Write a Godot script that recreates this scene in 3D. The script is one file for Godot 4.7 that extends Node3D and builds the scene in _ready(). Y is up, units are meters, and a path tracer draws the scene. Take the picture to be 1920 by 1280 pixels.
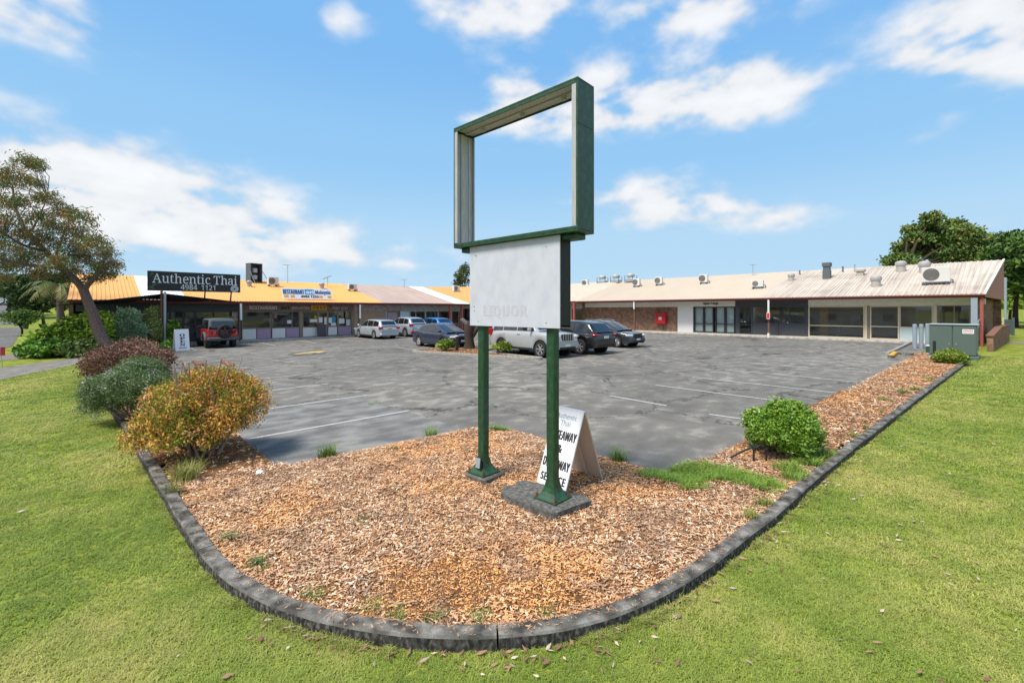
extends Node3D

# ---------------------------------------------------------------- the camera's numbers
const FPX := 853.0          # focal length in pixels of the 1920 px wide photograph (a 16 mm lens)
const CX := 960.0
const CY := 581.0           # row of the horizon
const EYE := 2.46           # height of the lens over the ground under it
const YAW := 42.5
const FALL := 0.0125        # the ground rises gently towards +x
const EXPO := 2.1

var M := {}
var used := {}
var rng := RandomNumberGenerator.new()

# ---------------------------------------------------------------- pixel helpers
func ray(px: float, py: float) -> Vector3:
	var a := deg_to_rad(YAW)
	var f := Vector3(sin(a), 0, -cos(a))
	var r := Vector3(cos(a), 0, sin(a))
	return f + r * ((px - CX) / FPX) + Vector3.UP * ((CY - py) / FPX)

func gp(px: float, py: float, h := 0.0) -> Vector3:      # where a pixel's ray meets the sloping ground (raised by h)
	var d := ray(px, py)
	var t := (EYE - h) / (FALL * d.x - d.y)
	return Vector3(0, EYE, 0) + d * t

func on_x(px: float, x: float) -> float:                  # z where the pixel column meets the plane of that x
	var d := ray(px, CY)
	return d.z / d.x * x

func on_z(px: float, z: float) -> float:
	var d := ray(px, CY)
	return d.x / d.z * z

func y_on_x(px: float, py: float, x: float) -> float:
	var d := ray(px, py)
	return EYE + d.y / d.x * x

func y_on_z(px: float, py: float, z: float) -> float:
	var d := ray(px, py)
	return EYE + d.y / d.z * z

func gy(x: float, z: float) -> float:
	var h := FALL * clampf(x, -45.0, 62.0)
	h += 8.5 * smoothstep(95.0, 290.0, -z) + 6.0 * smoothstep(80.0, 260.0, x)
	h += 5.0 * smoothstep(60.0, 300.0, -x) * smoothstep(60.0, 200.0, -z)
	return h

# ---------------------------------------------------------------- mesh builder
class MB:
	var v := PackedVector3Array()
	var n := PackedVector3Array()
	var c := PackedColorArray()
	var col := Color(1, 1, 1)
	var colored := false
	func tri(a: Vector3, b: Vector3, d: Vector3) -> void:
		var m := (d - a).cross(b - a)
		if m.length_squared() < 1e-16:
			return
		m = m.normalized()
		v.append(a); v.append(b); v.append(d)
		n.append(m); n.append(m); n.append(m)
		if colored:
			c.append(col); c.append(col); c.append(col)
	func quad(a: Vector3, b: Vector3, d: Vector3, e: Vector3) -> void:
		tri(a, b, d)
		tri(a, d, e)
	func box(o: Vector3, s: Vector3, b := Basis()) -> void:
		cbox(o, s, 0.0, b)
	func cbox(o: Vector3, s: Vector3, ch: float, b := Basis()) -> void:
		var h := s * 0.5
		var k := minf(ch, minf(h.x, minf(h.y, h.z)) * 0.9)
		var ax := [Vector3.RIGHT, Vector3.UP, Vector3.BACK]
		for i in 3:
			for sg in [-1.0, 1.0]:
				var u: Vector3 = ax[(i + 1) % 3]
				var w: Vector3 = ax[(i + 2) % 3]
				var f: Vector3 = ax[i] * h[i] * sg
				var hu: float = h[(i + 1) % 3] - k
				var hw: float = h[(i + 2) % 3] - k
				var p := [f - u * hu - w * hw, f + u * hu - w * hw, f + u * hu + w * hw, f - u * hu + w * hw]
				if sg > 0:
					quad(o + b * p[0], o + b * p[3], o + b * p[2], o + b * p[1])
				else:
					quad(o + b * p[0], o + b * p[1], o + b * p[2], o + b * p[3])
		if k <= 0.0:
			return
		for i in 3:
			var j := (i + 1) % 3
			var l := (i + 2) % 3
			for si in [-1.0, 1.0]:
				for sj in [-1.0, 1.0]:
					var q: Array = []
					for e in [-1.0, 1.0]:
						var p1 := Vector3.ZERO
						p1[i] = si * h[i]; p1[j] = sj * (h[j] - k); p1[l] = e * (h[l] - k)
						var p2 := Vector3.ZERO
						p2[i] = si * (h[i] - k); p2[j] = sj * h[j]; p2[l] = e * (h[l] - k)
						q.append([p1, p2])
					if si * sj > 0:
						quad(o + b * q[0][0], o + b * q[1][0], o + b * q[1][1], o + b * q[0][1])
					else:
						quad(o + b * q[0][0], o + b * q[0][1], o + b * q[1][1], o + b * q[1][0])
		for sx in [-1.0, 1.0]:
			for sy in [-1.0, 1.0]:
				for sz in [-1.0, 1.0]:
					var a := Vector3(sx * h.x, sy * (h.y - k), sz * (h.z - k))
					var d := Vector3(sx * (h.x - k), sy * h.y, sz * (h.z - k))
					var e := Vector3(sx * (h.x - k), sy * (h.y - k), sz * h.z)
					if sx * sy * sz > 0:
						tri(o + b * a, o + b * e, o + b * d)
					else:
						tri(o + b * a, o + b * d, o + b * e)
	func aabb(a: Vector3, b: Vector3, ch := 0.0) -> void:
		cbox((a + b) * 0.5, (b - a).abs(), ch)
	func grid(p: Array, closed := false) -> void:            # rows of points, smooth
		var rows := p.size()
		var cols: int = p[0].size()
		var nn := []
		for i in rows:
			var line := PackedVector3Array()
			line.resize(cols)
			nn.append(line)
		var cc := cols if closed else cols - 1
		for i in rows - 1:
			for j in cc:
				var j2 := (j + 1) % cols
				var a: Vector3 = p[i][j]
				var b: Vector3 = p[i][j2]
				var d: Vector3 = p[i + 1][j2]
				var e: Vector3 = p[i + 1][j]
				var m := (d - a).cross(b - a) + (e - a).cross(d - a)
				nn[i][j] += m; nn[i][j2] += m; nn[i + 1][j2] += m; nn[i + 1][j] += m
		for i in rows - 1:
			for j in cc:
				var j2 := (j + 1) % cols
				for t in [[i, j, i, j2, i + 1, j2], [i, j, i + 1, j2, i + 1, j]]:
					for k in 3:
						v.append(p[t[k * 2]][t[k * 2 + 1]])
						n.append((nn[t[k * 2]][t[k * 2 + 1]] as Vector3).normalized())
						if colored:
							c.append(col)
	func tube(p: Array, r: Array, seg := 8, caps := true) -> void:
		var rows := []
		var side := Vector3.ZERO
		for i in p.size():
			var t: Vector3 = (p[mini(i + 1, p.size() - 1)] - p[maxi(i - 1, 0)]).normalized()
			if side == Vector3.ZERO:
				side = t.cross(Vector3.UP if absf(t.y) < 0.9 else Vector3.RIGHT).normalized()
			side = (side - t * side.dot(t)).normalized()
			var up := t.cross(side)
			var line := PackedVector3Array()
			for k in seg:
				var a := TAU * k / seg
				line.append(p[i] + (side * cos(a) + up * sin(a)) * r[i])
			rows.append(line)
		grid(rows, true)
		if caps:
			for k in range(1, seg - 1):
				tri(rows[0][0], rows[0][k], rows[0][k + 1])
				tri(rows[-1][0], rows[-1][k + 1], rows[-1][k])
	func bar(a: Vector3, b: Vector3, r: float, seg := 6) -> void:
		tube([a, b], [r, r], seg)
	func lathe(prof: Array, seg: int, xf := Transform3D()) -> void:   # prof: Vector2(radius, height) along y
		var rows := []
		for q in prof:
			var line := PackedVector3Array()
			for k in seg:
				var a := TAU * k / seg
				line.append(xf * Vector3(cos(a) * q.x, q.y, sin(a) * q.x))
			rows.append(line)
		for i in rows.size() - 1:
			grid([rows[i], rows[i + 1]], true)
	func prism(poly: PackedVector2Array, xf: Transform3D, depth: float) -> void:   # polygon in xy pushed along z
		var idx := Geometry2D.triangulate_polygon(poly)
		for k in range(0, idx.size(), 3):
			var a := Vector3(poly[idx[k]].x, poly[idx[k]].y, 0)
			var b := Vector3(poly[idx[k + 1]].x, poly[idx[k + 1]].y, 0)
			var d := Vector3(poly[idx[k + 2]].x, poly[idx[k + 2]].y, 0)
			tri(xf * a, xf * b, xf * d)
			var o := Vector3(0, 0, depth)
			tri(xf * (a + o), xf * (d + o), xf * (b + o))
		for k in poly.size():
			var p := poly[k]
			var q := poly[(k + 1) % poly.size()]
			quad(xf * Vector3(p.x, p.y, 0), xf * Vector3(q.x, q.y, 0), xf * Vector3(q.x, q.y, depth), xf * Vector3(p.x, p.y, depth))
	func mesh() -> ArrayMesh:
		var am := ArrayMesh.new()
		var a := []
		a.resize(Mesh.ARRAY_MAX)
		a[Mesh.ARRAY_VERTEX] = v
		a[Mesh.ARRAY_NORMAL] = n
		if colored:
			a[Mesh.ARRAY_COLOR] = c
		am.add_surface_from_arrays(Mesh.PRIMITIVE_TRIANGLES, a)
		return am

# ---------------------------------------------------------------- node helpers
func numbered(called: String) -> String:
	if not used.has(called):
		used[called] = 0
		return called
	used[called] += 1
	return "%s_%03d" % [called, used[called]]

func tag(o: Node, label: String, category: String, group := "") -> Node:
	o.set_meta("label", label)
	o.set_meta("category", category)
	if group:
		o.set_meta("group", group)
	return o

func thing(called: String, label: String, category: String, at := Vector3.ZERO, turn := 0.0, group := "") -> Node3D:
	var o := Node3D.new()
	o.name = numbered(called)
	add_child(o)
	o.position = at
	o.rotation.y = turn
	tag(o, label, category, group)
	return o

func obj(called: String, what, m: Material, parent: Node = self, at := Vector3.ZERO) -> MeshInstance3D:
	var o := MeshInstance3D.new()
	o.mesh = what.mesh() if what is MB else what
	if parent == self:
		o.name = numbered(called)
		add_child(o)
	else:
		o.name = called
		parent.add_child(o, true)
	o.material_override = m
	o.position = at
	return o

func struct(called: String, what, m: Material) -> MeshInstance3D:
	var o := obj(called, what, m)
	o.set_meta("kind", "structure")
	return o

# a box given by two world corners, as a part of a thing (whose root is not turned)
func slab(called: String, m: Material, parent: Node3D, a: Vector3, b: Vector3, ch := 0.0, root := Vector3.INF) -> MeshInstance3D:
	var k := MB.new()
	k.cbox(Vector3.ZERO, (b - a).abs(), ch)
	var base: Vector3 = root
	if root == Vector3.INF:
		base = Vector3.ZERO
		var q: Node = parent
		while q is Node3D and q != self:
			base += q.position
			q = q.get_parent()
	return obj(called, k, m, parent, (a + b) * 0.5 - base)

func words(called: String, text: String, m: Material, parent: Node, xf: Transform3D, w: float, h: float, font := "Droid Sans", bold := false, depth := 0.006) -> MeshInstance3D:
	var t := TextMesh.new()
	var f := SystemFont.new()
	f.font_names = PackedStringArray([font])
	f.font_weight = 700 if bold else 400
	t.font = f
	t.text = text
	t.font_size = 48
	t.pixel_size = 0.01
	t.depth = 0.02
	t.curve_step = 1.0
	var bb := t.get_aabb()
	var o := MeshInstance3D.new()
	o.mesh = t
	o.name = called
	parent.add_child(o, true)
	o.material_override = m
	var s := Vector3(w / maxf(bb.size.x, 0.01), h / maxf(bb.size.y, 0.01), depth / 0.02)
	o.transform = xf * Transform3D(Basis.from_scale(s), -(bb.get_center() * Vector3(1, 1, 0)) * s)
	if bold:                                                 # heavier strokes: the same letters once more, a hair aside
		var e := MeshInstance3D.new()
		e.mesh = t
		e.name = called
		parent.add_child(e, true)
		e.material_override = m
		e.transform = xf * Transform3D(Basis.from_scale(s), -(bb.get_center() * Vector3(1, 1, 0)) * s + Vector3(h * 0.07, 0, depth * 0.2))
	return o

func copies(called: String, mesh: Mesh, m: Material, xfs: Array, cols: PackedColorArray, parent: Node = self) -> MultiMeshInstance3D:
	var mm := MultiMesh.new()
	mm.transform_format = MultiMesh.TRANSFORM_3D
	mm.use_colors = cols.size() > 0
	mm.mesh = mesh
	mm.instance_count = xfs.size()
	for i in xfs.size():
		mm.set_instance_transform(i, xfs[i])
		if cols.size():
			mm.set_instance_color(i, cols[i])
	var o := MultiMeshInstance3D.new()
	o.multimesh = mm
	o.material_override = m
	if parent == self:
		o.name = numbered(called)
		add_child(o)
	else:
		o.name = called
		parent.add_child(o, true)
	return o

# ---------------------------------------------------------------- materials
func lin(r: float, g: float, b: float) -> Color:
	return Color(r, g, b).linear_to_srgb()

func mat(called: String, col: Color, rough := 0.7, metal := 0.0) -> StandardMaterial3D:     # col: linear
	var m := StandardMaterial3D.new()
	m.resource_name = called
	m.albedo_color = lin(col.r, col.g, col.b)
	m.roughness = rough
	m.metallic = metal
	if rough > 0.85:
		m.metallic_specular = 0.25
	M[called] = m
	return m

func noise(freq: float, oct := 4, sd := 1, kind := FastNoiseLite.TYPE_SIMPLEX_SMOOTH) -> FastNoiseLite:
	var f := FastNoiseLite.new()
	f.noise_type = kind
	f.frequency = freq
	f.fractal_octaves = oct
	f.seed = sd
	return f

func ntex(freq: float, stops: Array, oct := 4, sd := 1, size := 512, kind := FastNoiseLite.TYPE_SIMPLEX_SMOOTH) -> NoiseTexture2D:   # stops: [position, linear colour]
	var t := NoiseTexture2D.new()
	t.width = size
	t.height = size
	t.seamless = true
	t.noise = noise(freq, oct, sd, kind)
	var g := Gradient.new()
	var off := PackedFloat32Array()
	var cs := PackedColorArray()
	for s in stops:
		off.append(s[0])
		cs.append((s[1] as Color).linear_to_srgb())
	g.offsets = off
	g.colors = cs
	t.color_ramp = g
	return t

func textured(m: StandardMaterial3D, tex: Texture2D, per_m: Vector3, detail: Texture2D = null, dper := Vector3.ONE, sharp := 4.0) -> StandardMaterial3D:
	m.albedo_texture = tex
	m.uv1_triplanar = true
	m.uv1_world_triplanar = true
	m.uv1_triplanar_sharpness = sharp
	m.uv1_scale = per_m
	if detail:
		m.detail_enabled = true
		m.detail_albedo = detail
		m.detail_blend_mode = BaseMaterial3D.BLEND_MODE_MUL
		m.detail_uv_layer = BaseMaterial3D.DETAIL_UV_2
		m.uv2_triplanar = true
		m.uv2_world_triplanar = true
		m.uv2_triplanar_sharpness = sharp
		m.uv2_scale = dper
	return m

func bumpy(m: StandardMaterial3D, tex: Texture2D, cm: float) -> void:
	m.heightmap_enabled = true
	m.heightmap_texture = tex
	m.heightmap_scale = cm

func tinted(called: String, rough := 0.75, back := 0.0) -> StandardMaterial3D:
	var m := mat(called, Color(1, 1, 1), rough)
	m.vertex_color_use_as_albedo = true
	if back > 0.0:
		m.backlight_enabled = true
		m.backlight = Color(back, back, back)
	return m

func make_materials() -> void:
	var g1 := ntex(0.012, [[0.2, Color(0.62, 0.62, 0.62)], [0.5, Color(0.9, 0.9, 0.9)], [0.8, Color(1, 1, 1)]], 5, 11)
	var g2 := ntex(0.03, [[0.25, Color(0.75, 0.75, 0.75)], [0.75, Color(1, 1, 1)]], 5, 12)
	var fine := ntex(0.11, [[0.3, Color(0.55, 0.55, 0.55)], [0.7, Color(1, 1, 1)]], 3, 13)
	var rough_h := ntex(0.16, [[0.2, Color(0, 0, 0)], [0.8, Color(1, 1, 1)]], 4, 14)
	M.g1 = g1; M.g2 = g2; M.fine = fine; M.rough_h = rough_h
	# lawn earth under the grass blades
	var lawn := ntex(0.02, [[0.15, Color(0.16, 0.21, 0.025)], [0.4, Color(0.235, 0.285, 0.035)], [0.6, Color(0.3, 0.33, 0.05)], [0.85, Color(0.4, 0.36, 0.1)]], 5, 3)
	textured(mat("lawn", Color(1, 1, 1), 0.95), lawn, Vector3(0.14, 0.14, 0.14), ntex(0.14, [[0.25, Color(0.45, 0.5, 0.45)], [0.5, Color(0.85, 0.88, 0.85)], [0.8, Color(1, 1, 1)]], 4, 4), Vector3(1.1, 1.1, 1.1))
	bumpy(M.lawn, rough_h, 3.0)
	# worn asphalt: wide pale scuffs over dark bitumen
	var asph := ntex(0.016, [[0.22, Color(0.1, 0.099, 0.102)], [0.42, Color(0.135, 0.133, 0.134)], [0.56, Color(0.17, 0.168, 0.165)], [0.66, Color(0.225, 0.22, 0.21)], [0.82, Color(0.32, 0.31, 0.285)]], 7, 21, 1024)
	textured(mat("asphalt", Color(1, 1, 1), 0.92), asphalt_image(), Vector3(0.025, 0.025, 0.025), ntex(0.16, [[0.22, Color(0.5, 0.5, 0.5)], [0.42, Color(0.88, 0.88, 0.88)], [0.62, Color(1, 1, 1)]], 5, 22), Vector3(0.55, 0.55, 0.55))
	bumpy(M.asphalt, rough_h, 0.3)
	M.asphalt.metallic_specular = 0.15
	var conc := ntex(0.018, [[0.2, Color(0.17, 0.168, 0.163)], [0.5, Color(0.235, 0.231, 0.22)], [0.8, Color(0.32, 0.313, 0.29)]], 6, 23)
	textured(mat("slab_concrete", Color(1, 1, 1), 0.9), conc, Vector3(0.12, 0.1, 0.2), fine, Vector3(0.9, 0.9, 0.9))
	var path := ntex(0.02, [[0.2, Color(0.2, 0.185, 0.16)], [0.6, Color(0.29, 0.27, 0.24)], [0.85, Color(0.36, 0.34, 0.31)]], 5, 24)
	textured(mat("path_concrete", Color(1, 1, 1), 0.9), path, Vector3(0.2, 0.2, 0.2), fine, Vector3(1.2, 1.2, 1.2))
	var road := ntex(0.02, [[0.2, Color(0.15, 0.145, 0.14)], [0.8, Color(0.23, 0.22, 0.21)]], 5, 25)
	textured(mat("road", Color(1, 1, 1), 0.9), road, Vector3(0.05, 0.05, 0.05), fine, Vector3(0.5, 0.5, 0.5))
	# kerb: grey concrete, black with lichen and mould in blotches
	var kerb := ntex(0.03, [[0.22, Color(0.075, 0.071, 0.063)], [0.42, Color(0.15, 0.143, 0.128)], [0.6, Color(0.225, 0.216, 0.195)], [0.82, Color(0.34, 0.326, 0.295)]], 7, 26)
	textured(mat("kerb_concrete", Color(1, 1, 1), 0.92), kerb, Vector3(0.3, 0.3, 0.3), ntex(0.2, [[0.3, Color(0.3, 0.3, 0.3)], [0.48, Color(0.85, 0.85, 0.85)], [0.68, Color(1, 1, 1)]], 3, 27), Vector3(1.6, 1.6, 1.6))
	bumpy(M.kerb_concrete, rough_h, 0.3)
	M.kerb_concrete.metallic_specular = 0.15
	var ml := ntex(0.05, [[0.25, Color(0.03, 0.029, 0.027)], [0.5, Color(0.065, 0.062, 0.057)], [0.66, Color(0.13, 0.124, 0.112)], [0.85, Color(0.24, 0.23, 0.21)]], 6, 29)
	textured(mat("kerb_mould", Color(1, 1, 1), 0.95), ml, Vector3(1.2, 0.5, 1.2), ntex(0.2, [[0.3, Color(0.45, 0.45, 0.45)], [0.6, Color(1, 1, 1)]], 3, 30), Vector3(1.7, 1.7, 1.7))
	var pk := ntex(0.03, [[0.2, Color(0.3, 0.29, 0.26)], [0.8, Color(0.5, 0.48, 0.43)]], 5, 28)
	textured(mat("pale_kerb", Color(1, 1, 1), 0.9), pk, Vector3(0.4, 0.4, 0.4), fine, Vector3(1.5, 1.5, 1.5))
	# bark mulch under the chips
	var mul := ntex(0.02, [[0.15, Color(0.25, 0.125, 0.06)], [0.45, Color(0.4, 0.21, 0.1)], [0.65, Color(0.52, 0.27, 0.115)], [0.85, Color(0.6, 0.27, 0.09)]], 5, 31)
	textured(mat("mulch", Color(1, 1, 1), 0.95), mul, Vector3(0.5, 0.5, 0.5), ntex(0.2, [[0.3, Color(0.35, 0.3, 0.28)], [0.7, Color(1, 1, 1)]], 3, 32), Vector3(1.6, 1.6, 1.6))
	bumpy(M.mulch, rough_h, 3.0)
	# painted steel of the sign
	var gs := ntex(0.02, [[0.14, Color(0.09, 0.045, 0.022)], [0.19, Color(0.012, 0.055, 0.022)], [0.6, Color(0.018, 0.08, 0.033)], [0.85, Color(0.03, 0.1, 0.047)]], 5, 33)
	textured(mat("green_paint", Color(1, 1, 1), 0.42), gs, Vector3(0.9, 0.9, 0.9), g2, Vector3(0.7, 0.25, 0.7))
	var zn := ntex(0.02, [[0.15, Color(0.36, 0.365, 0.365)], [0.55, Color(0.41, 0.415, 0.415)], [0.85, Color(0.46, 0.46, 0.455)]], 5, 34)
	textured(mat("bare_steel", Color(1, 1, 1), 0.6, 0.15), zn, Vector3(1.4, 0.3, 1.4))
	var wp := ntex(0.012, [[0.15, Color(0.475, 0.505, 0.58)], [0.5, Color(0.51, 0.54, 0.61)], [0.85, Color(0.54, 0.565, 0.625)]], 5, 35)
	textured(mat("white_panel", Color(1, 1, 1), 0.5), wp, Vector3(0.8, 0.5, 0.8))
	mat("ghost_letters", Color(0.465, 0.485, 0.555), 0.5)
	mat("black_steel", Color(0.012, 0.012, 0.014), 0.6)
	mat("rust", Color(0.16, 0.06, 0.025), 0.9)
	var pad := ntex(0.025, [[0.2, Color(0.1, 0.098, 0.09)], [0.6, Color(0.17, 0.165, 0.15)], [0.9, Color(0.27, 0.26, 0.24)]], 5, 36)
	textured(mat("pad_concrete", Color(1, 1, 1), 0.93), pad, Vector3(1, 1, 1), fine, Vector3(3, 3, 3))
	bumpy(M.pad_concrete, rough_h, 0.15)
	mat("sign_white", Color(0.78, 0.79, 0.82), 0.5)
	mat("ply", Color(0.52, 0.43, 0.36), 0.8)
	mat("ink_black", Color(0.012, 0.013, 0.02), 0.6)
	mat("ink_blue", Color(0.2, 0.26, 0.36), 0.6)
	mat("paint_white", Color(0.66, 0.66, 0.64), 0.8)
	var wl := ntex(0.06, [[0.34, Color(0.2, 0.197, 0.185)], [0.47, Color(0.45, 0.445, 0.43)], [0.7, Color(0.64, 0.635, 0.61)]], 5, 37)
	textured(mat("line_paint", Color(1, 1, 1), 0.85), wl, Vector3(1.2, 1.2, 1.2))
	mat("line_yellow", Color(0.55, 0.38, 0.1), 0.85)
	mat("kerb_yellow", Color(0.6, 0.33, 0.03), 0.7)
	# building
	var brick := brick_image()
	var bm := mat("brick", Color(1, 1, 1), 0.9)
	textured(bm, brick, Vector3(1.0 / 1.96, 1.0 / 1.376, 1.0 / 1.96), g1, Vector3(0.3, 0.3, 0.3), 8.0)
	mat("fascia_red", Color(0.16, 0.036, 0.028), 0.55)
	textured(mat("gable_red", Color(0.42, 0.13, 0.095), 0.6), g1, Vector3(0.8, 0.1, 0.8))
	mat("post_red", Color(0.34, 0.08, 0.06), 0.6)
	mat("post_brown", Color(0.15, 0.07, 0.05), 0.7)
	textured(mat("band_cream", Color(0.72, 0.7, 0.64), 0.75), ntex(0.02, [[0.2, Color(0.9, 0.9, 0.9)], [0.7, Color(1, 1, 1)]], 4, 38), Vector3(0.3, 0.3, 0.3))
	textured(mat("band_grey", Color(0.5, 0.47, 0.43), 0.75), g1, Vector3(0.4, 0.4, 0.4))
	textured(mat("band_mauve", Color(0.5, 0.39, 0.37), 0.75), g1, Vector3(0.4, 0.4, 0.4))
	textured(mat("band_brown", Color(0.24, 0.155, 0.125), 0.7), g1, Vector3(0.4, 0.4, 0.4))
	mat("soffit", Color(0.6, 0.58, 0.53), 0.85)
	mat("charcoal", Color(0.05, 0.055, 0.065), 0.5)
	mat("frame_beige", Color(0.6, 0.52, 0.38), 0.55)
	mat("frame_brown", Color(0.24, 0.19, 0.13), 0.55)
	mat("frame_dark", Color(0.03, 0.028, 0.026), 0.5)
	mat("frame_alu", Color(0.42, 0.43, 0.44), 0.4, 0.3)
	mat("panel_white", Color(0.72, 0.72, 0.72), 0.6)
	mat("panel_mauve", Color(0.4, 0.27, 0.4), 0.6)
	mat("panel_aqua", Color(0.5, 0.6, 0.6), 0.5)
	mat("wall_white", Color(0.72, 0.71, 0.7), 0.8)
	mat("wall_tan", Color(0.42, 0.29, 0.2), 0.85)
	mat("door_pink", Color(0.45, 0.34, 0.36), 0.7)
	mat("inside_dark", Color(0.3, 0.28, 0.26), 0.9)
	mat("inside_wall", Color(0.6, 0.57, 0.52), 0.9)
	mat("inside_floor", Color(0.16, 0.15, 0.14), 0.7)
	mat("timber", Color(0.45, 0.27, 0.12), 0.6)
	mat("timber_dark", Color(0.07, 0.04, 0.028), 0.8)
	mat("curtain_teal", Color(0.62, 0.76, 0.76), 0.8)
	mat("bars_black", Color(0.02, 0.022, 0.025), 0.5)
	mat("hose_red", Color(0.42, 0.015, 0.02), 0.4)
	mat("pvc_white", Color(0.75, 0.76, 0.78), 0.45)
	mat("steel_blue", Color(0.3, 0.36, 0.42), 0.5, 0.2)
	mat("galvanised", Color(0.36, 0.39, 0.42), 0.45, 0.5)
	mat("unit_white", Color(0.62, 0.61, 0.58), 0.6)
	mat("unit_fan", Color(0.05, 0.05, 0.05), 0.7)
	mat("vent_grey", Color(0.42, 0.4, 0.37), 0.6, 0.2)
	mat("duct_grey", Color(0.09, 0.11, 0.125), 0.6)
	var pv := mat("pane", Color(0.02, 0.025, 0.028), 0.02)
	pv.transparency = BaseMaterial3D.TRANSPARENCY_ALPHA
	pv.albedo_color.a = 0.12
	pv.metallic_specular = 0.7
	mat("dark_pane", Color(0.012, 0.013, 0.015), 0.03).metallic_specular = 0.65
	mat("transformer_green", Color(0.085, 0.125, 0.11), 0.5)
	mat("transformer_edge", Color(0.28, 0.34, 0.33), 0.5)
	mat("shade_cloth", Color(0.02, 0.021, 0.025), 0.9)
	mat("sign_black", Color(0.012, 0.013, 0.015), 0.45)
	mat("leaf_print", Color(0.05, 0.12, 0.06), 0.5)
	mat("text_white", Color(0.8, 0.8, 0.8), 0.6)
	mat("text_pale", Color(0.66, 0.62, 0.6), 0.6)
	mat("text_blue", Color(0.03, 0.09, 0.27), 0.6)
	mat("text_cyan", Color(0.03, 0.3, 0.55), 0.6)
	mat("text_orange", Color(0.75, 0.36, 0.02), 0.6)
	mat("sign_red", Color(0.6, 0.03, 0.03), 0.5)
	# roofs: painted sheeting, weathered in streaks down the slope
	var streak := ntex(0.03, [[0.22, Color(0.55, 0.51, 0.48)], [0.4, Color(0.86, 0.84, 0.82)], [0.56, Color(1, 1, 1)]], 5, 41)
	textured(mat("roof_cream", Color(0.56, 0.47, 0.37), 0.75), ntex(0.02, [[0.3, Color(0.93, 0.92, 0.9)], [0.7, Color(1, 1, 1)]], 4, 42), Vector3(0.1, 0.1, 0.3))
	textured(mat("roof_streaked", Color(0.55, 0.475, 0.4), 0.8), streak, Vector3(0.012, 0.012, 0.3), ntex(0.02, [[0.25, Color(0.72, 0.7, 0.68)], [0.7, Color(1, 1, 1)]], 4, 43), Vector3(0.15, 0.15, 0.15))
	textured(mat("roof_orange", Color(0.7, 0.36, 0.11), 0.75), ntex(0.02, [[0.25, Color(0.88, 0.86, 0.84)], [0.7, Color(1, 1, 1)]], 4, 44), Vector3(0.3, 0.1, 0.08))
	textured(mat("roof_white", Color(0.8, 0.78, 0.755), 0.75), ntex(0.02, [[0.25, Color(0.9, 0.88, 0.86)], [0.7, Color(1, 1, 1)]], 4, 45), Vector3(0.3, 0.1, 0.08))
	textured(mat("roof_mauve", Color(0.42, 0.325, 0.285), 0.8), ntex(0.03, [[0.25, Color(0.7, 0.68, 0.66)], [0.6, Color(1, 1, 1)], [0.82, Color(1.0, 1.0, 1.0)]], 5, 46), Vector3(0.35, 0.1, 0.1))
	tinted("roof_sheeting", 0.8)
	# plants
	tinted("blade", 0.7, 0.6)
	tinted("leaf", 0.6, 0.3).metallic_specular = 0.3
	tinted("leaf_gloss", 0.35, 0.25)
	tinted("chip", 0.9)
	tinted("litter", 0.85)
	var tb := ntex(0.03, [[0.2, Color(0.13, 0.085, 0.07)], [0.55, Color(0.24, 0.17, 0.145)], [0.85, Color(0.35, 0.28, 0.25)]], 5, 51)
	textured(mat("bark_pink", Color(1, 1, 1), 0.9), tb, Vector3(1.2, 0.6, 1.2), fine, Vector3(4, 2, 4))
	bumpy(M.bark_pink, rough_h, 1.0)
	mat("bark_grey", Color(0.17, 0.155, 0.14), 0.9)
	mat("bark_dark", Color(0.06, 0.045, 0.035), 0.9)
	mat("twig", Color(0.3, 0.22, 0.17), 0.85)
	mat("palm_green", Color(0.09, 0.15, 0.025), 0.6)
	mat("palm_yellow", Color(0.24, 0.22, 0.03), 0.6)
	mat("palm_olive", Color(0.14, 0.15, 0.035), 0.6)
	mat("cut_wood", Color(0.5, 0.27, 0.12), 0.8)
	# cars
	for a in [["car_red", Color(0.42, 0.008, 0.012)], ["car_silver", Color(0.42, 0.43, 0.44)], ["car_wagon", Color(0.4, 0.42, 0.46)], ["car_steel", Color(0.34, 0.37, 0.42)], ["car_blue", Color(0.01, 0.17, 0.5)], ["car_navy", Color(0.035, 0.042, 0.075)], ["car_black", Color(0.008, 0.008, 0.009)], ["car_grey", Color(0.035, 0.04, 0.048)], ["car_white", Color(0.7, 0.7, 0.7)]]:
		var cm := mat(a[0], a[1], 0.35, 0.25)
		cm.clearcoat_enabled = true
		cm.clearcoat = 0.9
		cm.clearcoat_roughness = 0.04
	mat("car_glass", Color(0.01, 0.012, 0.014), 0.03).metallic_specular = 0.75
	mat("car_trim", Color(0.015, 0.015, 0.016), 0.65)
	mat("tyre_rubber", Color(0.014, 0.014, 0.015), 0.85)
	mat("alloy", Color(0.5, 0.5, 0.51), 0.3, 0.8)
	mat("alloy_dark", Color(0.06, 0.06, 0.065), 0.4, 0.5)
	mat("lamp_clear", Color(0.6, 0.62, 0.64), 0.1, 0.3)
	mat("lamp_red", Color(0.35, 0.01, 0.012), 0.15)
	mat("plate_white", Color(0.7, 0.7, 0.68), 0.6)
	mat("plate_yellow", Color(0.6, 0.45, 0.03), 0.6)
	mat("flare_grey", Color(0.07, 0.085, 0.095), 0.75)
	mat("plastic_black", Color(0.015, 0.016, 0.018), 0.5)
	mat("chrome", Color(0.6, 0.6, 0.6), 0.15, 0.9)
	mat("bin_green", Color(0.02, 0.09, 0.05), 0.5)
	mat("bin_yellow", Color(0.65, 0.36, 0.02), 0.5)
	mat("brick_cap", Color(0.2, 0.1, 0.075), 0.9)

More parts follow.
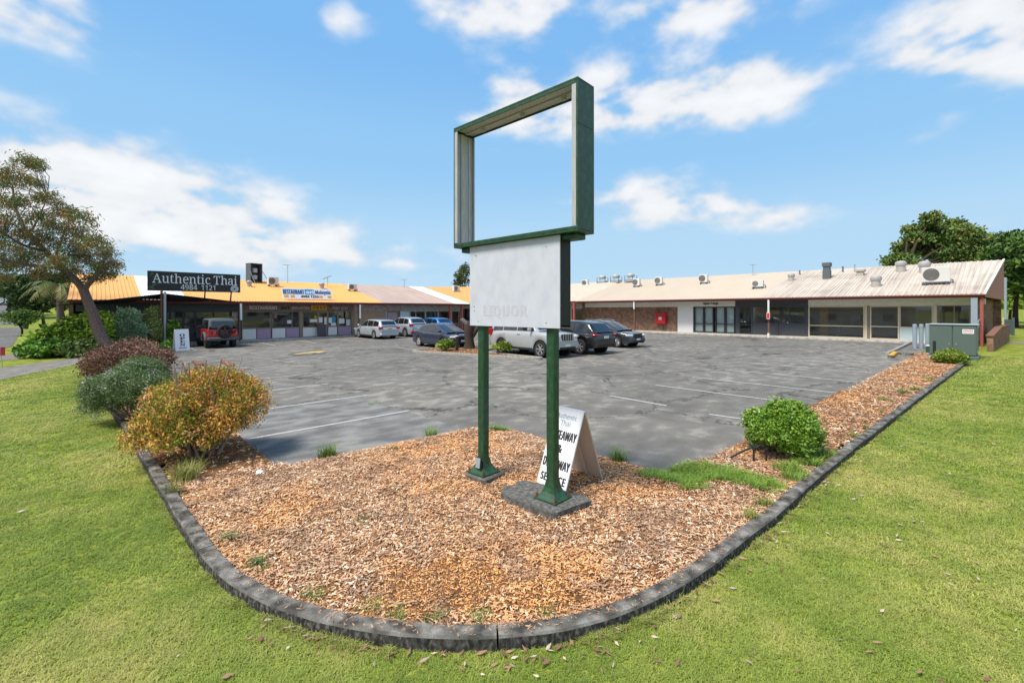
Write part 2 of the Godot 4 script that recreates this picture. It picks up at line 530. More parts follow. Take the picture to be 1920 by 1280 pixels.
func asphalt_image() -> ImageTexture:
	# forty metres square: bitumen with pale scuffed aggregate, darker seals and a web of cracks
	var s := 1024
	var n1 := noise(0.11, 4, 211)
	var n2 := noise(1.7, 6, 212)
	var n3 := noise(0.3, 4, 213)
	var cr := noise(0.3, 1, 214, FastNoiseLite.TYPE_CELLULAR)
	cr.cellular_return_type = FastNoiseLite.RETURN_DISTANCE2_SUB
	cr.fractal_type = FastNoiseLite.FRACTAL_NONE
	cr.domain_warp_enabled = true
	cr.domain_warp_amplitude = 1.6
	cr.domain_warp_frequency = 0.5
	var b := PackedByteArray()
	b.resize(s * s * 3)
	for y in s:
		var z := y * 40.0 / s
		for x in s:
			var u := x * 40.0 / s
			var a := n1.get_noise_2d(u, z)
			var m := n2.get_noise_2d(u * 0.75, z)
			var v := 0.195 + 0.035 * a + 0.05 * m
			var pale := smoothstep(0.1, 0.55, m + 0.35 * a)
			v += 0.07 * pale
			v *= 1.0 - 0.14 * smoothstep(0.12, 0.4, n3.get_noise_2d(u + 50.0, z))
			if cr.get_noise_2d(u, z) < -0.982:
				v *= 0.45
			v = clampf(v, 0.06, 0.42)
			var c := Color(v * 1.04, v * (0.985 - 0.01 * pale), v * (0.89 - 0.05 * pale)).linear_to_srgb()
			var o := (y * s + x) * 3
			b[o] = int(c.r * 255.0)
			b[o + 1] = int(c.g * 255.0)
			b[o + 2] = int(c.b * 255.0)
	return ImageTexture.create_from_image(Image.create_from_data(s, s, false, Image.FORMAT_RGB8, b))

func brick_image() -> ImageTexture:
	# far brickwork (courses under two pixels in the picture): 8 bricks by 16 courses
	var im := Image.create(256, 256, false, Image.FORMAT_RGB8)
	im.fill(lin(0.3, 0.24, 0.19))
	var r := RandomNumberGenerator.new()
	r.seed = 5
	for row in 16:
		for k in 9:
			var t := r.randf_range(0.75, 1.2)
			im.fill_rect(Rect2i(k * 32 - (16 if row % 2 else 0), row * 16, 30, 14), lin(0.27 * t, 0.15 * t, 0.1 * t))
	return ImageTexture.create_from_image(im)

# ---------------------------------------------------------------- sky
func make_sky() -> PanoramaSkyMaterial:
	var w := 2560
	var h := 1280
	var half := h / 2
	var data := PackedFloat32Array()
	data.resize(w * h * 3)
	var fb := noise(1.0, 6, 71)
	fb.fractal_gain = 0.52
	# clouds as direction (azimuth from the view axis, elevation), half sizes in radians, strength
	var cl := []
	for q in [[50, 295, 190, 42, 1.0], [200, 350, 280, 75, 0.85], [330, 420, 340, 75, 0.85], [480, 460, 260, 45, 0.6], [60, 25, 170, 50, 0.75], [630, 42, 60, 30, 0.5], [930, 25, 140, 42, 0.95], [1320, 8, 200, 46, 1.0],
			[1000, 205, 150, 50, 0.95], [1200, 195, 170, 52, 0.95], [1400, 185, 130, 52, 1.0], [1210, 380, 120, 40, 0.95], [1340, 398, 130, 32, 0.85], [1460, 415, 80, 20, 0.65], [1840, 35, 190, 70, 0.95], [1770, 105, 100, 45, 0.7], [1800, 230, 100, 28, 0.5],
			[1900, 110, 110, 60, 0.9], [700, 500, 400, 30, 0.35], [300, 118, 40, 18, 0.35]]:
		var az := atan((q[0] - CX) / FPX)
		var el := atan((CY - q[1]) / FPX * cos(az))
		cl.append([az, el, q[2] / FPX * cos(az) * cos(az), q[3] / FPX * cos(az) * 0.95, q[4]])
	var r := RandomNumberGenerator.new()
	r.seed = 8
	for i in 46:
		var az := r.randf_range(1.0, TAU - 1.0)
		var el := r.randf_range(0.08, 0.75)
		cl.append([az if az < PI else az - TAU, el, r.randf_range(0.12, 0.32), r.randf_range(0.04, 0.09), r.randf_range(0.7, 1.25)])
	for i in 9:
		cl.append([r.randf_range(-PI, PI), r.randf_range(0.8, 1.3), r.randf_range(0.3, 0.6), r.randf_range(0.06, 0.14), r.randf_range(0.7, 1.2)])
	var yaw := deg_to_rad(YAW)
	# coarse grid of blob sums, one value for 4 x 4 texels, mixed bilinearly
	var gw := w / 8
	var gh := half / 8 + 2
	var dens := PackedFloat32Array()
	dens.resize(gw * gh)
	for gyy in gh:
		var el := PI / 2 - (gyy * 8.0) / h * PI
		for gx in gw:
			var az := (gx * 8.0) / w * TAU - yaw
			if az > PI:
				az -= TAU
			var s := 0.0
			for q in cl:
				var da: float = absf(az - q[0])
				if da > PI:
					da = TAU - da
				da = da / q[2]
				if da > 2.2:
					continue
				var de: float = (el - q[1]) / q[3]
				if absf(de) > 2.2:
					continue
				de *= 0.85 if de > 0 else 1.15
				s += q[4] * exp(-(da * da + de * de))
			dens[gyy * gw + gx] = s
	var k := 1.0 / EXPO
	for y in half:
		var el := PI / 2 - (y + 0.5) / h * PI
		var up := sin(el)
		var ce := cos(el)
		var sky := Color(0.54, 0.755, 0.93)
		for q in [[0.0, 0.13, Color(0.47, 0.71, 0.93)], [0.13, 0.31, Color(0.31, 0.595, 0.92)], [0.31, 0.5, Color(0.22, 0.5, 0.89)], [0.5, 1.0, Color(0.14, 0.39, 0.81)]]:
			sky = sky.lerp(q[2], smoothstep(q[0], q[1], up))
		var fy := (y + 0.5) / 8.0
		var iy := int(fy)
		fy -= iy
		for x in w:
			var fx := (x + 0.5) / 8.0
			var ix := int(fx)
			fx -= ix
			var ix2 := (ix + 1) % gw
			ix = ix % gw
			var d := lerpf(lerpf(dens[iy * gw + ix], dens[iy * gw + ix2], fx), lerpf(dens[(iy + 1) * gw + ix], dens[(iy + 1) * gw + ix2], fx), fy)
			var cr := sky.r
			var cg := sky.g
			var cb := sky.b
			if d > 0.06:
				var az := (x + 0.5) / w * TAU
				var p := Vector3(sin(az) * ce, up * 2.0, -cos(az) * ce) * 6.5
				var f := clampf(fb.get_noise_3dv(p) * 0.95 + 0.5, 0.0, 1.0)
				var m := smoothstep(0.14, 0.92, d * (0.26 + 1.25 * f) + (f - 0.5) * 0.28)
				var b := 0.84 + 0.1 * clampf(d - 0.4, 0.0, 1.0) + 0.2 * (f - 0.5)
				m *= 0.93
				cr = lerpf(cr, b, m)
				cg = lerpf(cg, b * 1.005, m)
				cb = lerpf(cb, b * 1.02, m)
			var o := (y * w + x) * 3
			data[o] = cr * k
			data[o + 1] = cg * k
			data[o + 2] = cb * k
	for y in range(half, h):
		for x in 1:
			pass
	var low := PackedFloat32Array()
	low.resize(w * 3)
	for x in w:
		low[x * 3] = 0.2; low[x * 3 + 1] = 0.22; low[x * 3 + 2] = 0.16
	var bytes := data.slice(0, w * half * 3).to_byte_array()
	var lb := low.to_byte_array()
	for y in half:
		bytes.append_array(lb)
	var im := Image.create_from_data(w, h, false, Image.FORMAT_RGBF, bytes)
	var m := PanoramaSkyMaterial.new()
	m.panorama = ImageTexture.create_from_image(im)
	return m

func set_the_stage() -> void:
	var cam := Camera3D.new()
	cam.name = "camera"
	add_child(cam)
	cam.position = Vector3(0, EYE, 0)
	cam.rotation_degrees = Vector3(0, -YAW, 0)
	cam.projection = Camera3D.PROJECTION_FRUSTUM
	cam.near = 0.05
	cam.far = 3000.0
	cam.size = 0.05 * 1280.0 / FPX
	cam.frustum_offset = Vector2(0, -0.05 * (640.0 - CY) / FPX)
	cam.current = true
	var e := Environment.new()
	e.background_mode = Environment.BG_SKY
	e.sky = Sky.new()
	e.sky.sky_material = make_sky()
	e.tonemap_mode = Environment.TONE_MAPPER_LINEAR
	e.tonemap_exposure = EXPO
	e.sdfgi_enabled = true
	e.ssao_enabled = true
	e.ssil_enabled = true
	var we := WorldEnvironment.new()
	we.name = "air"
	we.environment = e
	add_child(we)
	var sun := DirectionalLight3D.new()
	sun.name = "sun"
	add_child(sun)
	sun.light_energy = 0.82
	sun.light_angular_distance = 18.0
	sun.light_color = Color(1.0, 0.965, 0.91)
	sun.shadow_enabled = true
	# high, from over the photographer's shoulder on the street side
	var a := deg_to_rad(YAW - 125.0)
	var from := Vector3(sin(a), 0, -cos(a)) * cos(deg_to_rad(58.0)) + Vector3.UP * sin(deg_to_rad(58.0))
	sun.basis = Basis.looking_at(-from, Vector3.UP)

# ---------------------------------------------------------------- ground
var kerb_line := PackedVector2Array([Vector2(-0.62, -29.4), Vector2(-0.22, -21.5), Vector2(0.1, -16.6), Vector2(0.38, -12.4), Vector2(0.53, -9.4), Vector2(0.62, -7.4), Vector2(0.68, -6.2), Vector2(0.74, -5.2), Vector2(0.85, -4.5), Vector2(1.0, -4.0), Vector2(1.17, -3.62), Vector2(1.38, -3.26), Vector2(1.6, -2.95), Vector2(1.87, -2.66), Vector2(2.14, -2.43), Vector2(2.4, -2.25), Vector2(2.64, -2.12), Vector2(2.9, -2.01), Vector2(3.2, -1.92), Vector2(3.6, -1.85), Vector2(4.1, -1.8), Vector2(4.75, -1.77), Vector2(5.55, -1.74), Vector2(6.4, -1.73), Vector2(7.4, -1.72), Vector2(8.8, -1.69), Vector2(10.9, -1.62), Vector2(15.7, -1.45), Vector2(20.6, -1.26), Vector2(25.7, -1.06)])
var lot_outline: PackedVector2Array
var bed_outline: PackedVector2Array
var drive := PackedVector2Array([Vector2(-0.5, -28.7), Vector2(-2.5, -24.3), Vector2(-3.3, -22.0), Vector2(-5.2, -22.0), Vector2(-5.4, -26.5), Vector2(-3.0, -29.3), Vector2(-0.77, -32.1), Vector2(-0.3, -37.5), Vector2(2.2, -37.5), Vector2(2.2, -28.7)])
var bump_noise: FastNoiseLite

func offset_line(line: PackedVector2Array, d: float) -> PackedVector2Array:
	var out := PackedVector2Array()
	for i in line.size():
		var t := (line[mini(i + 1, line.size() - 1)] - line[maxi(i - 1, 0)]).normalized()
		out.append(line[i] + Vector2(-t.y, t.x) * d)
	return out

func bed_h(x: float, z: float) -> float:
	var h := 0.075 + 0.05 * exp(-((x - 4.3) ** 2 + (z + 5.2) ** 2) / 1.6)
	h += bump_noise.get_noise_2d(x * 60, z * 60) * 0.03
	var edge := 1.0
	if x > 5.3 and x < 6.1:
		edge = minf(edge, clampf((6.1 - x) / 0.5, 0, 1)) if z < -3.0 else edge
	if z < -6.8:
		edge = minf(edge, clampf((z + 7.55) / 0.5, 0, 1)) if x > 2.1 else edge
	return gy(x, z) + lerpf(0.03, h, edge)

func sheet(poly: PackedVector2Array, lift: float) -> MB:
	var k := MB.new()
	var idx := Geometry2D.triangulate_polygon(poly)
	for i in range(0, idx.size(), 3):
		var p := []
		for j in 3:
			var q := poly[idx[i + j]]
			p.append(Vector3(q.x, gy(q.x, q.y) + lift, q.y))
		if (p[2] - p[0]).cross(p[1] - p[0]).y < 0:
			k.tri(p[0], p[2], p[1])
		else:
			k.tri(p[0], p[1], p[2])
	return k

func strip(a: Vector2, b: Vector2, w: float, lift: float, k: MB) -> void:
	var t := (b - a).normalized()
	var s := Vector2(-t.y, t.x) * w * 0.5
	var p := []
	for q in [a - s, b - s, b + s, a + s]:
		p.append(Vector3(q.x, gy(q.x, q.y) + lift, q.y))
	if (p[2] - p[0]).cross(p[1] - p[0]).y < 0:
		p.reverse()
	k.quad(p[0], p[1], p[2], p[3])

func g2(px: float, py: float) -> Vector2:
	var p := gp(px, py)
	return Vector2(p.x, p.z)

func build_ground() -> void:
	bump_noise = noise(0.02, 4, 90)
	# one sheet from under the lens to the horizon
	var xs := []
	var zs := []
	for t in [-900, -700, -500, -380, -300, -240, -190, -150, -120, -95, -75, -60, -45, -35, -25, -18, -12, -8, -4, 0, 4, 8, 14, 20, 30, 40, 50, 62, 80, 100, 130, 160, 200, 250, 320, 420, 600, 900]:
		xs.append(float(t))
	for t in [-1400, -1100, -900, -700, -560, -460, -380, -330, -290, -260, -230, -200, -175, -150, -130, -112, -95, -80, -65, -50, -38, -25, -12, 0, 10, 25, 50, 90, 200]:
		zs.append(float(t))
	var rows := []
	for z in zs:
		var line := PackedVector3Array()
		for x in xs:
			line.append(Vector3(x, gy(x, z), z))
		rows.append(line)
	var k := MB.new()
	k.grid(rows)
	struct("ground", k, M.lawn)
	# asphalt of the car park
	var lot := PackedVector2Array([Vector2(2.0, -7.55), Vector2(5.75, -7.0), Vector2(5.95, -6.5), Vector2(5.95, -3.3), Vector2(7.6, -3.08), Vector2(36.6, -2.75), Vector2(36.6, -30.5), Vector2(28.5, -38.0), Vector2(2.0, -38.0)])
	struct("car_park", sheet(lot, 0.012), M.asphalt)
	struct("driveway", sheet(drive, 0.016), M.path_concrete)
	struct("parking_slab", sheet(PackedVector2Array([Vector2(2.03, -7.5), Vector2(5.42, -7.1), Vector2(5.35, -12.1), Vector2(2.03, -12.1)]), 0.017), M.slab_concrete)
	lot_outline = kerb_line.duplicate()
	lot_outline.append_array(PackedVector2Array([Vector2(37, -0.6), Vector2(37, -60), Vector2(-0.6, -60)]))
	# bay markings, worn paint
	var bays := 0
	for s in [[Vector2(2.1, -9.62), g2(767, 771)], [Vector2(2.1, -12.2), g2(687.5, 742)], [Vector2(2.1, -14.75), g2(615.6, 720.2)], [Vector2(2.1, -17.4), g2(563.5, 703.1)], [Vector2(2.1, -20.0), Vector2(5.5, -20.05)],
			[g2(1144, 743), g2(1250, 762)], [g2(1330, 778), g2(1400, 788)], [g2(1230, 723), Vector2(g2(1230, 723).x + 0.1, -3.3)], [g2(1298, 708), Vector2(g2(1298, 708).x + 0.1, -3.15)], [g2(1360, 694), Vector2(g2(1360, 694).x + 0.1, -3.15)], [g2(1408, 682), Vector2(g2(1408, 682).x + 0.1, -3.1)], [Vector2(22.5, -7.6), Vector2(22.6, -3.1)],
			[g2(455, 690), g2(520, 690)], [Vector2(4.4, -32.4), Vector2(4.4, -36.4)], [Vector2(8.7, -32.4), Vector2(8.7, -36.6)], [Vector2(11.3, -32.4), Vector2(11.3, -36.6)], [Vector2(13.9, -32.4), Vector2(13.9, -36.6)],
			[Vector2(17.1, -14.6), Vector2(17.1, -19.6)], [Vector2(19.8, -14.6), Vector2(19.8, -19.6)], [Vector2(23.9, -14.6), Vector2(23.9, -19.6)], [g2(745, 652), g2(812, 660)]]:
		var b := MB.new()
		strip(s[0], s[1], 0.085, 0.0215, b)
		var o := struct("bay_line", b, M.line_paint)
		bays += 1
	var arrow := MB.new()
	var a0 := g2(553, 664.5)
	var a1 := g2(612, 658.5)
	strip(a0, a0.lerp(a1, 0.55), 0.35, 0.0215, arrow)
	var dirn := (a1 - a0).normalized()
	var sd := Vector2(-dirn.y, dirn.x)
	var q := [a0.lerp(a1, 0.55) + sd * 0.55, a0.lerp(a1, 0.55) - sd * 0.55, a1]
	arrow.tri(Vector3(q[0].x, gy(q[0].x, q[0].y) + 0.0215, q[0].y), Vector3(q[1].x, gy(q[1].x, q[1].y) + 0.0215, q[1].y), Vector3(q[2].x, gy(q[2].x, q[2].y) + 0.0215, q[2].y))
	struct("painted_arrow", arrow, M.line_yellow)
	# street beyond the verge
	var road := MB.new()
	var edge := [Vector2(-5.3, 40), Vector2(-5.3, -22), Vector2(-4.6, -36), Vector2(-4.3, -47), Vector2(-6.2, -75), Vector2(-9.0, -110), Vector2(-12.5, -150), Vector2(-17, -200), Vector2(-23, -260), Vector2(-30, -330)]
	var rr := []
	var steps := []
	for i in edge.size() - 1:
		for t in 8:
			steps.append(edge[i].lerp(edge[i + 1], t / 8.0))
	for p in steps:
		var line := PackedVector3Array()
		for t in 5:
			var x: float = p.x - 9.5 * t / 4.0
			line.append(Vector3(x, gy(x, p.y) + 0.02 + maxf(0, -p.y - 90) * 0.0006, p.y))
		rr.append(line)
	rr.reverse()
	road.grid(rr)
	struct("road", road, M.road)
	var walk := MB.new()
	for s in [[g2(0, 676), g2(75, 655)]]:
		strip(s[0], s[1], 1.3, 0.012, walk)
	struct("footpath", walk, M.path_concrete)
	build_kerbs()
	build_mulch()
	build_grass()

func kerb_piece(line: PackedVector2Array, w: float, h: float, m: Material, parent: Node3D, called := "kerb_stone") -> void:
	# section from the lawn side over the top to the bed side, swept along the line
	var rows := []
	var n := line.size()
	for i in n:
		var t := (line[mini(i + 1, n - 1)] - line[maxi(i - 1, 0)]).normalized()
		var s := Vector2(t.y, -t.x)                         # towards the bed
		var row := PackedVector3Array()
		var j := bump_noise.get_noise_2d(line[i].x * 30, line[i].y * 30) * 0.009
		for q in [Vector2(0, -0.06), Vector2(0.004, 0.5 * h), Vector2(0.008, h - 0.016), Vector2(0.022, h), Vector2(w * 0.5, h + 0.003), Vector2(w - 0.015, h), Vector2(w, h - 0.015), Vector2(w, -0.06)]:
			var p: Vector2 = line[i] + s * (q.x + j)
			row.append(Vector3(p.x, gy(p.x, p.y) + q.y + j * 0.6, p.y))
		rows.append(row)
	var k := MB.new()
	var face := MB.new()                                     # the lawn face, black with mould
	for j in 7:                                              # flat bands so that the arrises stay crisp
		var r2 := []
		for r in rows:
			r2.append(PackedVector3Array([r[j + 1], r[j]]))
		if j < 2 and m == M.kerb_concrete:
			face.grid(r2)
		else:
			k.grid(r2)
	for e in [0, rows.size() - 1]:
		for j in range(1, 7):
			if e == 0:
				k.tri(rows[e][0], rows[e][j], rows[e][j + 1])
			else:
				k.tri(rows[e][0], rows[e][j + 1], rows[e][j])
	var st := obj(called, k, m, parent)
	if face.v.size():
		obj("mould_face", face, M.kerb_mould, st)

func resample(line: PackedVector2Array, step: float) -> PackedVector2Array:
	var c := Curve2D.new()
	for i in line.size():
		var t := (line[mini(i + 1, line.size() - 1)] - line[maxi(i - 1, 0)])
		var l := minf(line[i].distance_to(line[maxi(i - 1, 0)]), line[i].distance_to(line[mini(i + 1, line.size() - 1)]))
		t = t.normalized() * l * 0.3
		c.add_point(line[i], -t, t)
	c.bake_interval = step * 0.5
	var out := PackedVector2Array()
	var d := 0.0
	while d < c.get_baked_length():
		out.append(c.sample_baked(d, true))
		d += step
	return out

func build_kerbs() -> void:
	var root := Node3D.new()
	root.name = numbered("kerb")
	root.set_meta("kind", "structure")
	add_child(root)
	var line := resample(kerb_line, 0.1)
	var joints := [Vector2(2.14, -2.43), Vector2(5.62, -1.74), Vector2(0.74, -5.3), Vector2(0.6, -7.9), Vector2(0.4, -12.0), Vector2(0.1, -16.2), Vector2(-0.2, -21), Vector2(-0.45, -25.5), Vector2(9.0, -1.69), Vector2(12.4, -1.57), Vector2(16, -1.44), Vector2(20, -1.28)]
	var piece := PackedVector2Array()
	for i in line.size():
		var cut := false
		for j in joints:
			if line[i].distance_to(j) < 0.051:
				cut = true
		if cut and piece.size() > 6:
			piece.append(piece[-1].lerp(line[i], 0.9))
			kerb_piece(piece, 0.155, 0.108, M.kerb_concrete, root)
			piece = PackedVector2Array([line[i].lerp(line[mini(i + 1, line.size() - 1)], 0.05)])
		elif piece.size() == 0 or piece[-1].distance_to(line[i]) > 0.05:
			piece.append(line[i])
	kerb_piece(piece, 0.155, 0.108, M.kerb_concrete, root)
	# flush edging between asphalt and bed
	var root2 := Node3D.new()
	root2.name = numbered("edging")
	root2.set_meta("kind", "structure")
	add_child(root2)
	for s in [[Vector2(7.55, -3.06), Vector2(13.2, -2.99)], [Vector2(13.22, -2.99), Vector2(21.0, -2.92)], [Vector2(21.02, -2.92), Vector2(29.3, -2.8)]]:
		kerb_piece(resample(PackedVector2Array([s[1], s[0]]), 0.3), 0.1, 0.05, M.kerb_concrete, root2, "edging_stone")
	for s in [[Vector2(2.0, -7.58), Vector2(5.7, -7.03)], [Vector2(5.74, -7.02), Vector2(5.98, -6.5)], [Vector2(5.98, -6.48), Vector2(5.98, -3.3)]]:
		kerb_piece(resample(PackedVector2Array([s[0], s[1]]), 0.3), 0.035, 0.03, M.kerb_concrete, root2, "edging_stone")
	# island in the car park
	var isl := PackedVector2Array([Vector2(12.7, -21.9), Vector2(12.72, -21.0), Vector2(13.05, -19.9), Vector2(13.5, -18.2), Vector2(14.0, -16.6), Vector2(14.45, -15.2), Vector2(14.7, -14.4), Vector2(14.95, -14.25), Vector2(15.1, -14.5), Vector2(15.0, -16.6), Vector2(15.1, -19.0), Vector2(16.6, -19.6), Vector2(17.2, -20.1), Vector2(17.2, -21.0), Vector2(16.6, -21.6), Vector2(14.9, -22.0), Vector2(13.1, -22.2), Vector2(12.75, -22.05)])
	var root3 := Node3D.new()
	root3.name = numbered("kerb")
	root3.set_meta("kind", "structure")
	add_child(root3)
	var ring := isl.duplicate()
	ring.append(isl[0])
	var fine := resample(ring, 0.3)
	var n := fine.size() / 6
	for i in 6:
		var a := i * n
		var b := mini((i + 1) * n + 1, fine.size()) if i < 5 else fine.size()
		kerb_piece(fine.slice(a, b), 0.15, 0.13, M.pale_kerb, root3)
	struct("island_bed", sheet(Geometry2D.offset_polygon(isl, -0.1)[0], 0.1), M.mulch)
	chips_in(Geometry2D.offset_polygon(isl, -0.16)[0], 2600, 0.1, 1.5, false, "bark_chips", "orange bark chips on the kerbed island between the cars", 5)
	# step along the shop fronts
	var wl := [[Vector2(28.4, -36.95), Vector2(5.0, -36.95)]]
	for s in wl:
		var k := MB.new()

func inside_bed(x: float, z: float) -> bool:
	return Geometry2D.is_point_in_polygon(Vector2(x, z), bed_outline)

func build_mulch() -> void:
	var inner := offset_line(kerb_line, -0.14)
	bed_outline = inner.duplicate()
	bed_outline.append_array(PackedVector2Array([Vector2(27.0, -1.05), Vector2(29.0, -1.3), Vector2(29.2, -2.82), Vector2(7.6, -3.1), Vector2(5.97, -3.3), Vector2(5.97, -6.5), Vector2(5.75, -7.03), Vector2(2.0, -7.57), Vector2(2.0, -28.6), Vector2(-0.45, -28.6)]))
	var k := MB.new()
	var step := 0.09
	for part in [[0.3, 7.6, -7.8, -1.6, 0.085], [7.6, 29.3, -3.3, -1.0, 0.2], [-0.8, 2.1, -28.8, -7.8, 0.2]]:
		step = part[4]
		var nx := int((part[1] - part[0]) / step) + 1
		var nz := int((part[3] - part[2]) / step) + 1
		var hs := {}
		for i in nx:
			for j in nz:
				var x: float = part[0] + i * step
				var z: float = part[2] + j * step
				if not inside_bed(x + step * 0.5, z + step * 0.5):
					continue
				var a := Vector3(x, bed_h(x, z), z)
				var b := Vector3(x + step, bed_h(x + step, z), z)
				var c := Vector3(x + step, bed_h(x + step, z + step), z + step)
				var d := Vector3(x, bed_h(x, z + step), z + step)
				k.quad(a, b, c, d)
	struct("mulch_bed", k, M.mulch)
	chips_in(PackedVector2Array([Vector2(0.6, -7.7), Vector2(6.1, -7.7), Vector2(6.1, -4.4), Vector2(8.0, -4.4), Vector2(8.0, -1.6), Vector2(0.6, -1.6)]), 175000, -1.0, 0.78, true, "bark_chips", "loose tan and orange bark chips around the empty sign frame", 1)
	chips_in(PackedVector2Array([Vector2(8.0, -3.2), Vector2(29.2, -3.2), Vector2(29.2, -1.0), Vector2(8.0, -1.0)]), 52000, -1.0, 1.05, true, "bark_chips", "bark chips in the long narrow bed beside the lawn", 2)
	chips_in(PackedVector2Array([Vector2(-0.8, -28.6), Vector2(2.0, -28.6), Vector2(2.0, -7.7), Vector2(-0.8, -7.7)]), 20000, -1.0, 1.1, true, "bark_chips", "bark chips under the row of three shrubs", 3)
	# chips washed onto the top of the kerb
	var kx := []
	var kc := PackedColorArray()
	var rk := RandomNumberGenerator.new()
	rk.seed = 66
	for i in 900:
		var j := rk.randi_range(4, kerb_line.size() - 4)
		var p := kerb_line[j].lerp(kerb_line[j + 1], rk.randf())
		var tt := (kerb_line[j + 1] - kerb_line[j]).normalized()
		p += Vector2(tt.y, -tt.x) * (0.15 - 0.13 * rk.randf() ** 2.2)
		var l := rk.randf_range(0.012, 0.04)
		kx.append(Transform3D(Basis(Vector3.UP, rk.randf() * TAU) * Basis.from_scale(Vector3(l, l, l)), Vector3(p.x, gy(p.x, p.y) + 0.112, p.y)))
		kc.append(Color(0.5, 0.3, 0.17).lerp(Color(0.25, 0.15, 0.1), rk.randf()) * rk.randf_range(0.8, 1.2))
	var ko := copies("bark_crumbs", chip_mesh(44), M.chip, kx, kc)
	ko.set_meta("kind", "stuff")
	tag(ko, "bark crumbs washed onto the top of the curved kerb", "bark")
	# long strips of bark and twigs lying on top
	var kk := []
	var r := RandomNumberGenerator.new()
	r.seed = 77
	var st := MB.new()
	for i in 7:
		st.tri(Vector3(-0.5 + i / 7.0, sin(i * 1.3) * 0.05, -0.05), Vector3(-0.5 + (i + 1) / 7.0, sin((i + 1) * 1.3) * 0.05, -0.05), Vector3(-0.5 + (i + 1) / 7.0, sin((i + 1) * 1.3) * 0.05, 0.05))
		st.tri(Vector3(-0.5 + i / 7.0, sin(i * 1.3) * 0.05, -0.05), Vector3(-0.5 + (i + 1) / 7.0, sin((i + 1) * 1.3) * 0.05, 0.05), Vector3(-0.5 + i / 7.0, sin(i * 1.3) * 0.05, 0.05))
	var cols := PackedColorArray()
	while kk.size() < 420:
		var x := r.randf_range(0.6, 7.6)
		var z := r.randf_range(-7.4, -1.8)
		if not inside_bed(x, z):
			continue
		var b := Basis(Vector3.UP, r.randf() * TAU) * Basis(Vector3.RIGHT, r.randf_range(-0.6, 0.6)) * Basis(Vector3.BACK, r.randf_range(-0.15, 0.15))
		var l := r.randf_range(0.08, 0.22)
		kk.append(Transform3D(b * Basis.from_scale(Vector3(l, l * 0.7, r.randf_range(0.06, 0.16))), Vector3(x, bed_h(x, z) + 0.022, z)))
		var t := r.randf()
		cols.append(Color(0.46, 0.33, 0.22).lerp(Color(0.25, 0.15, 0.1), t) * r.randf_range(0.75, 1.2))
	var o := copies("bark_strips", st.mesh(), M.chip, kk, cols)
	o.set_meta("kind", "stuff")
	tag(o, "long pale curls of bark scattered over the mulch bed", "bark")

func chip_mesh(sd: int) -> ArrayMesh:
	var r := RandomNumberGenerator.new()
	r.seed = sd
	var k := MB.new()
	var w := 0.16
	var l := []
	for i in 4:
		var t := i / 3.0
		l.append([Vector3(t - 0.5, r.randf_range(0, 0.1), -w * (0.4 + 0.6 * sin(PI * clampf(t, 0.15, 0.85))) * r.randf_range(0.7, 1.2)), Vector3(t - 0.5, r.randf_range(0, 0.1), w * (0.4 + 0.6 * sin(PI * clampf(t, 0.15, 0.85))) * r.randf_range(0.7, 1.2))])
	for i in 3:
		k.quad(l[i][0], l[i][1], l[i + 1][1], l[i + 1][0])
	return k.mesh()

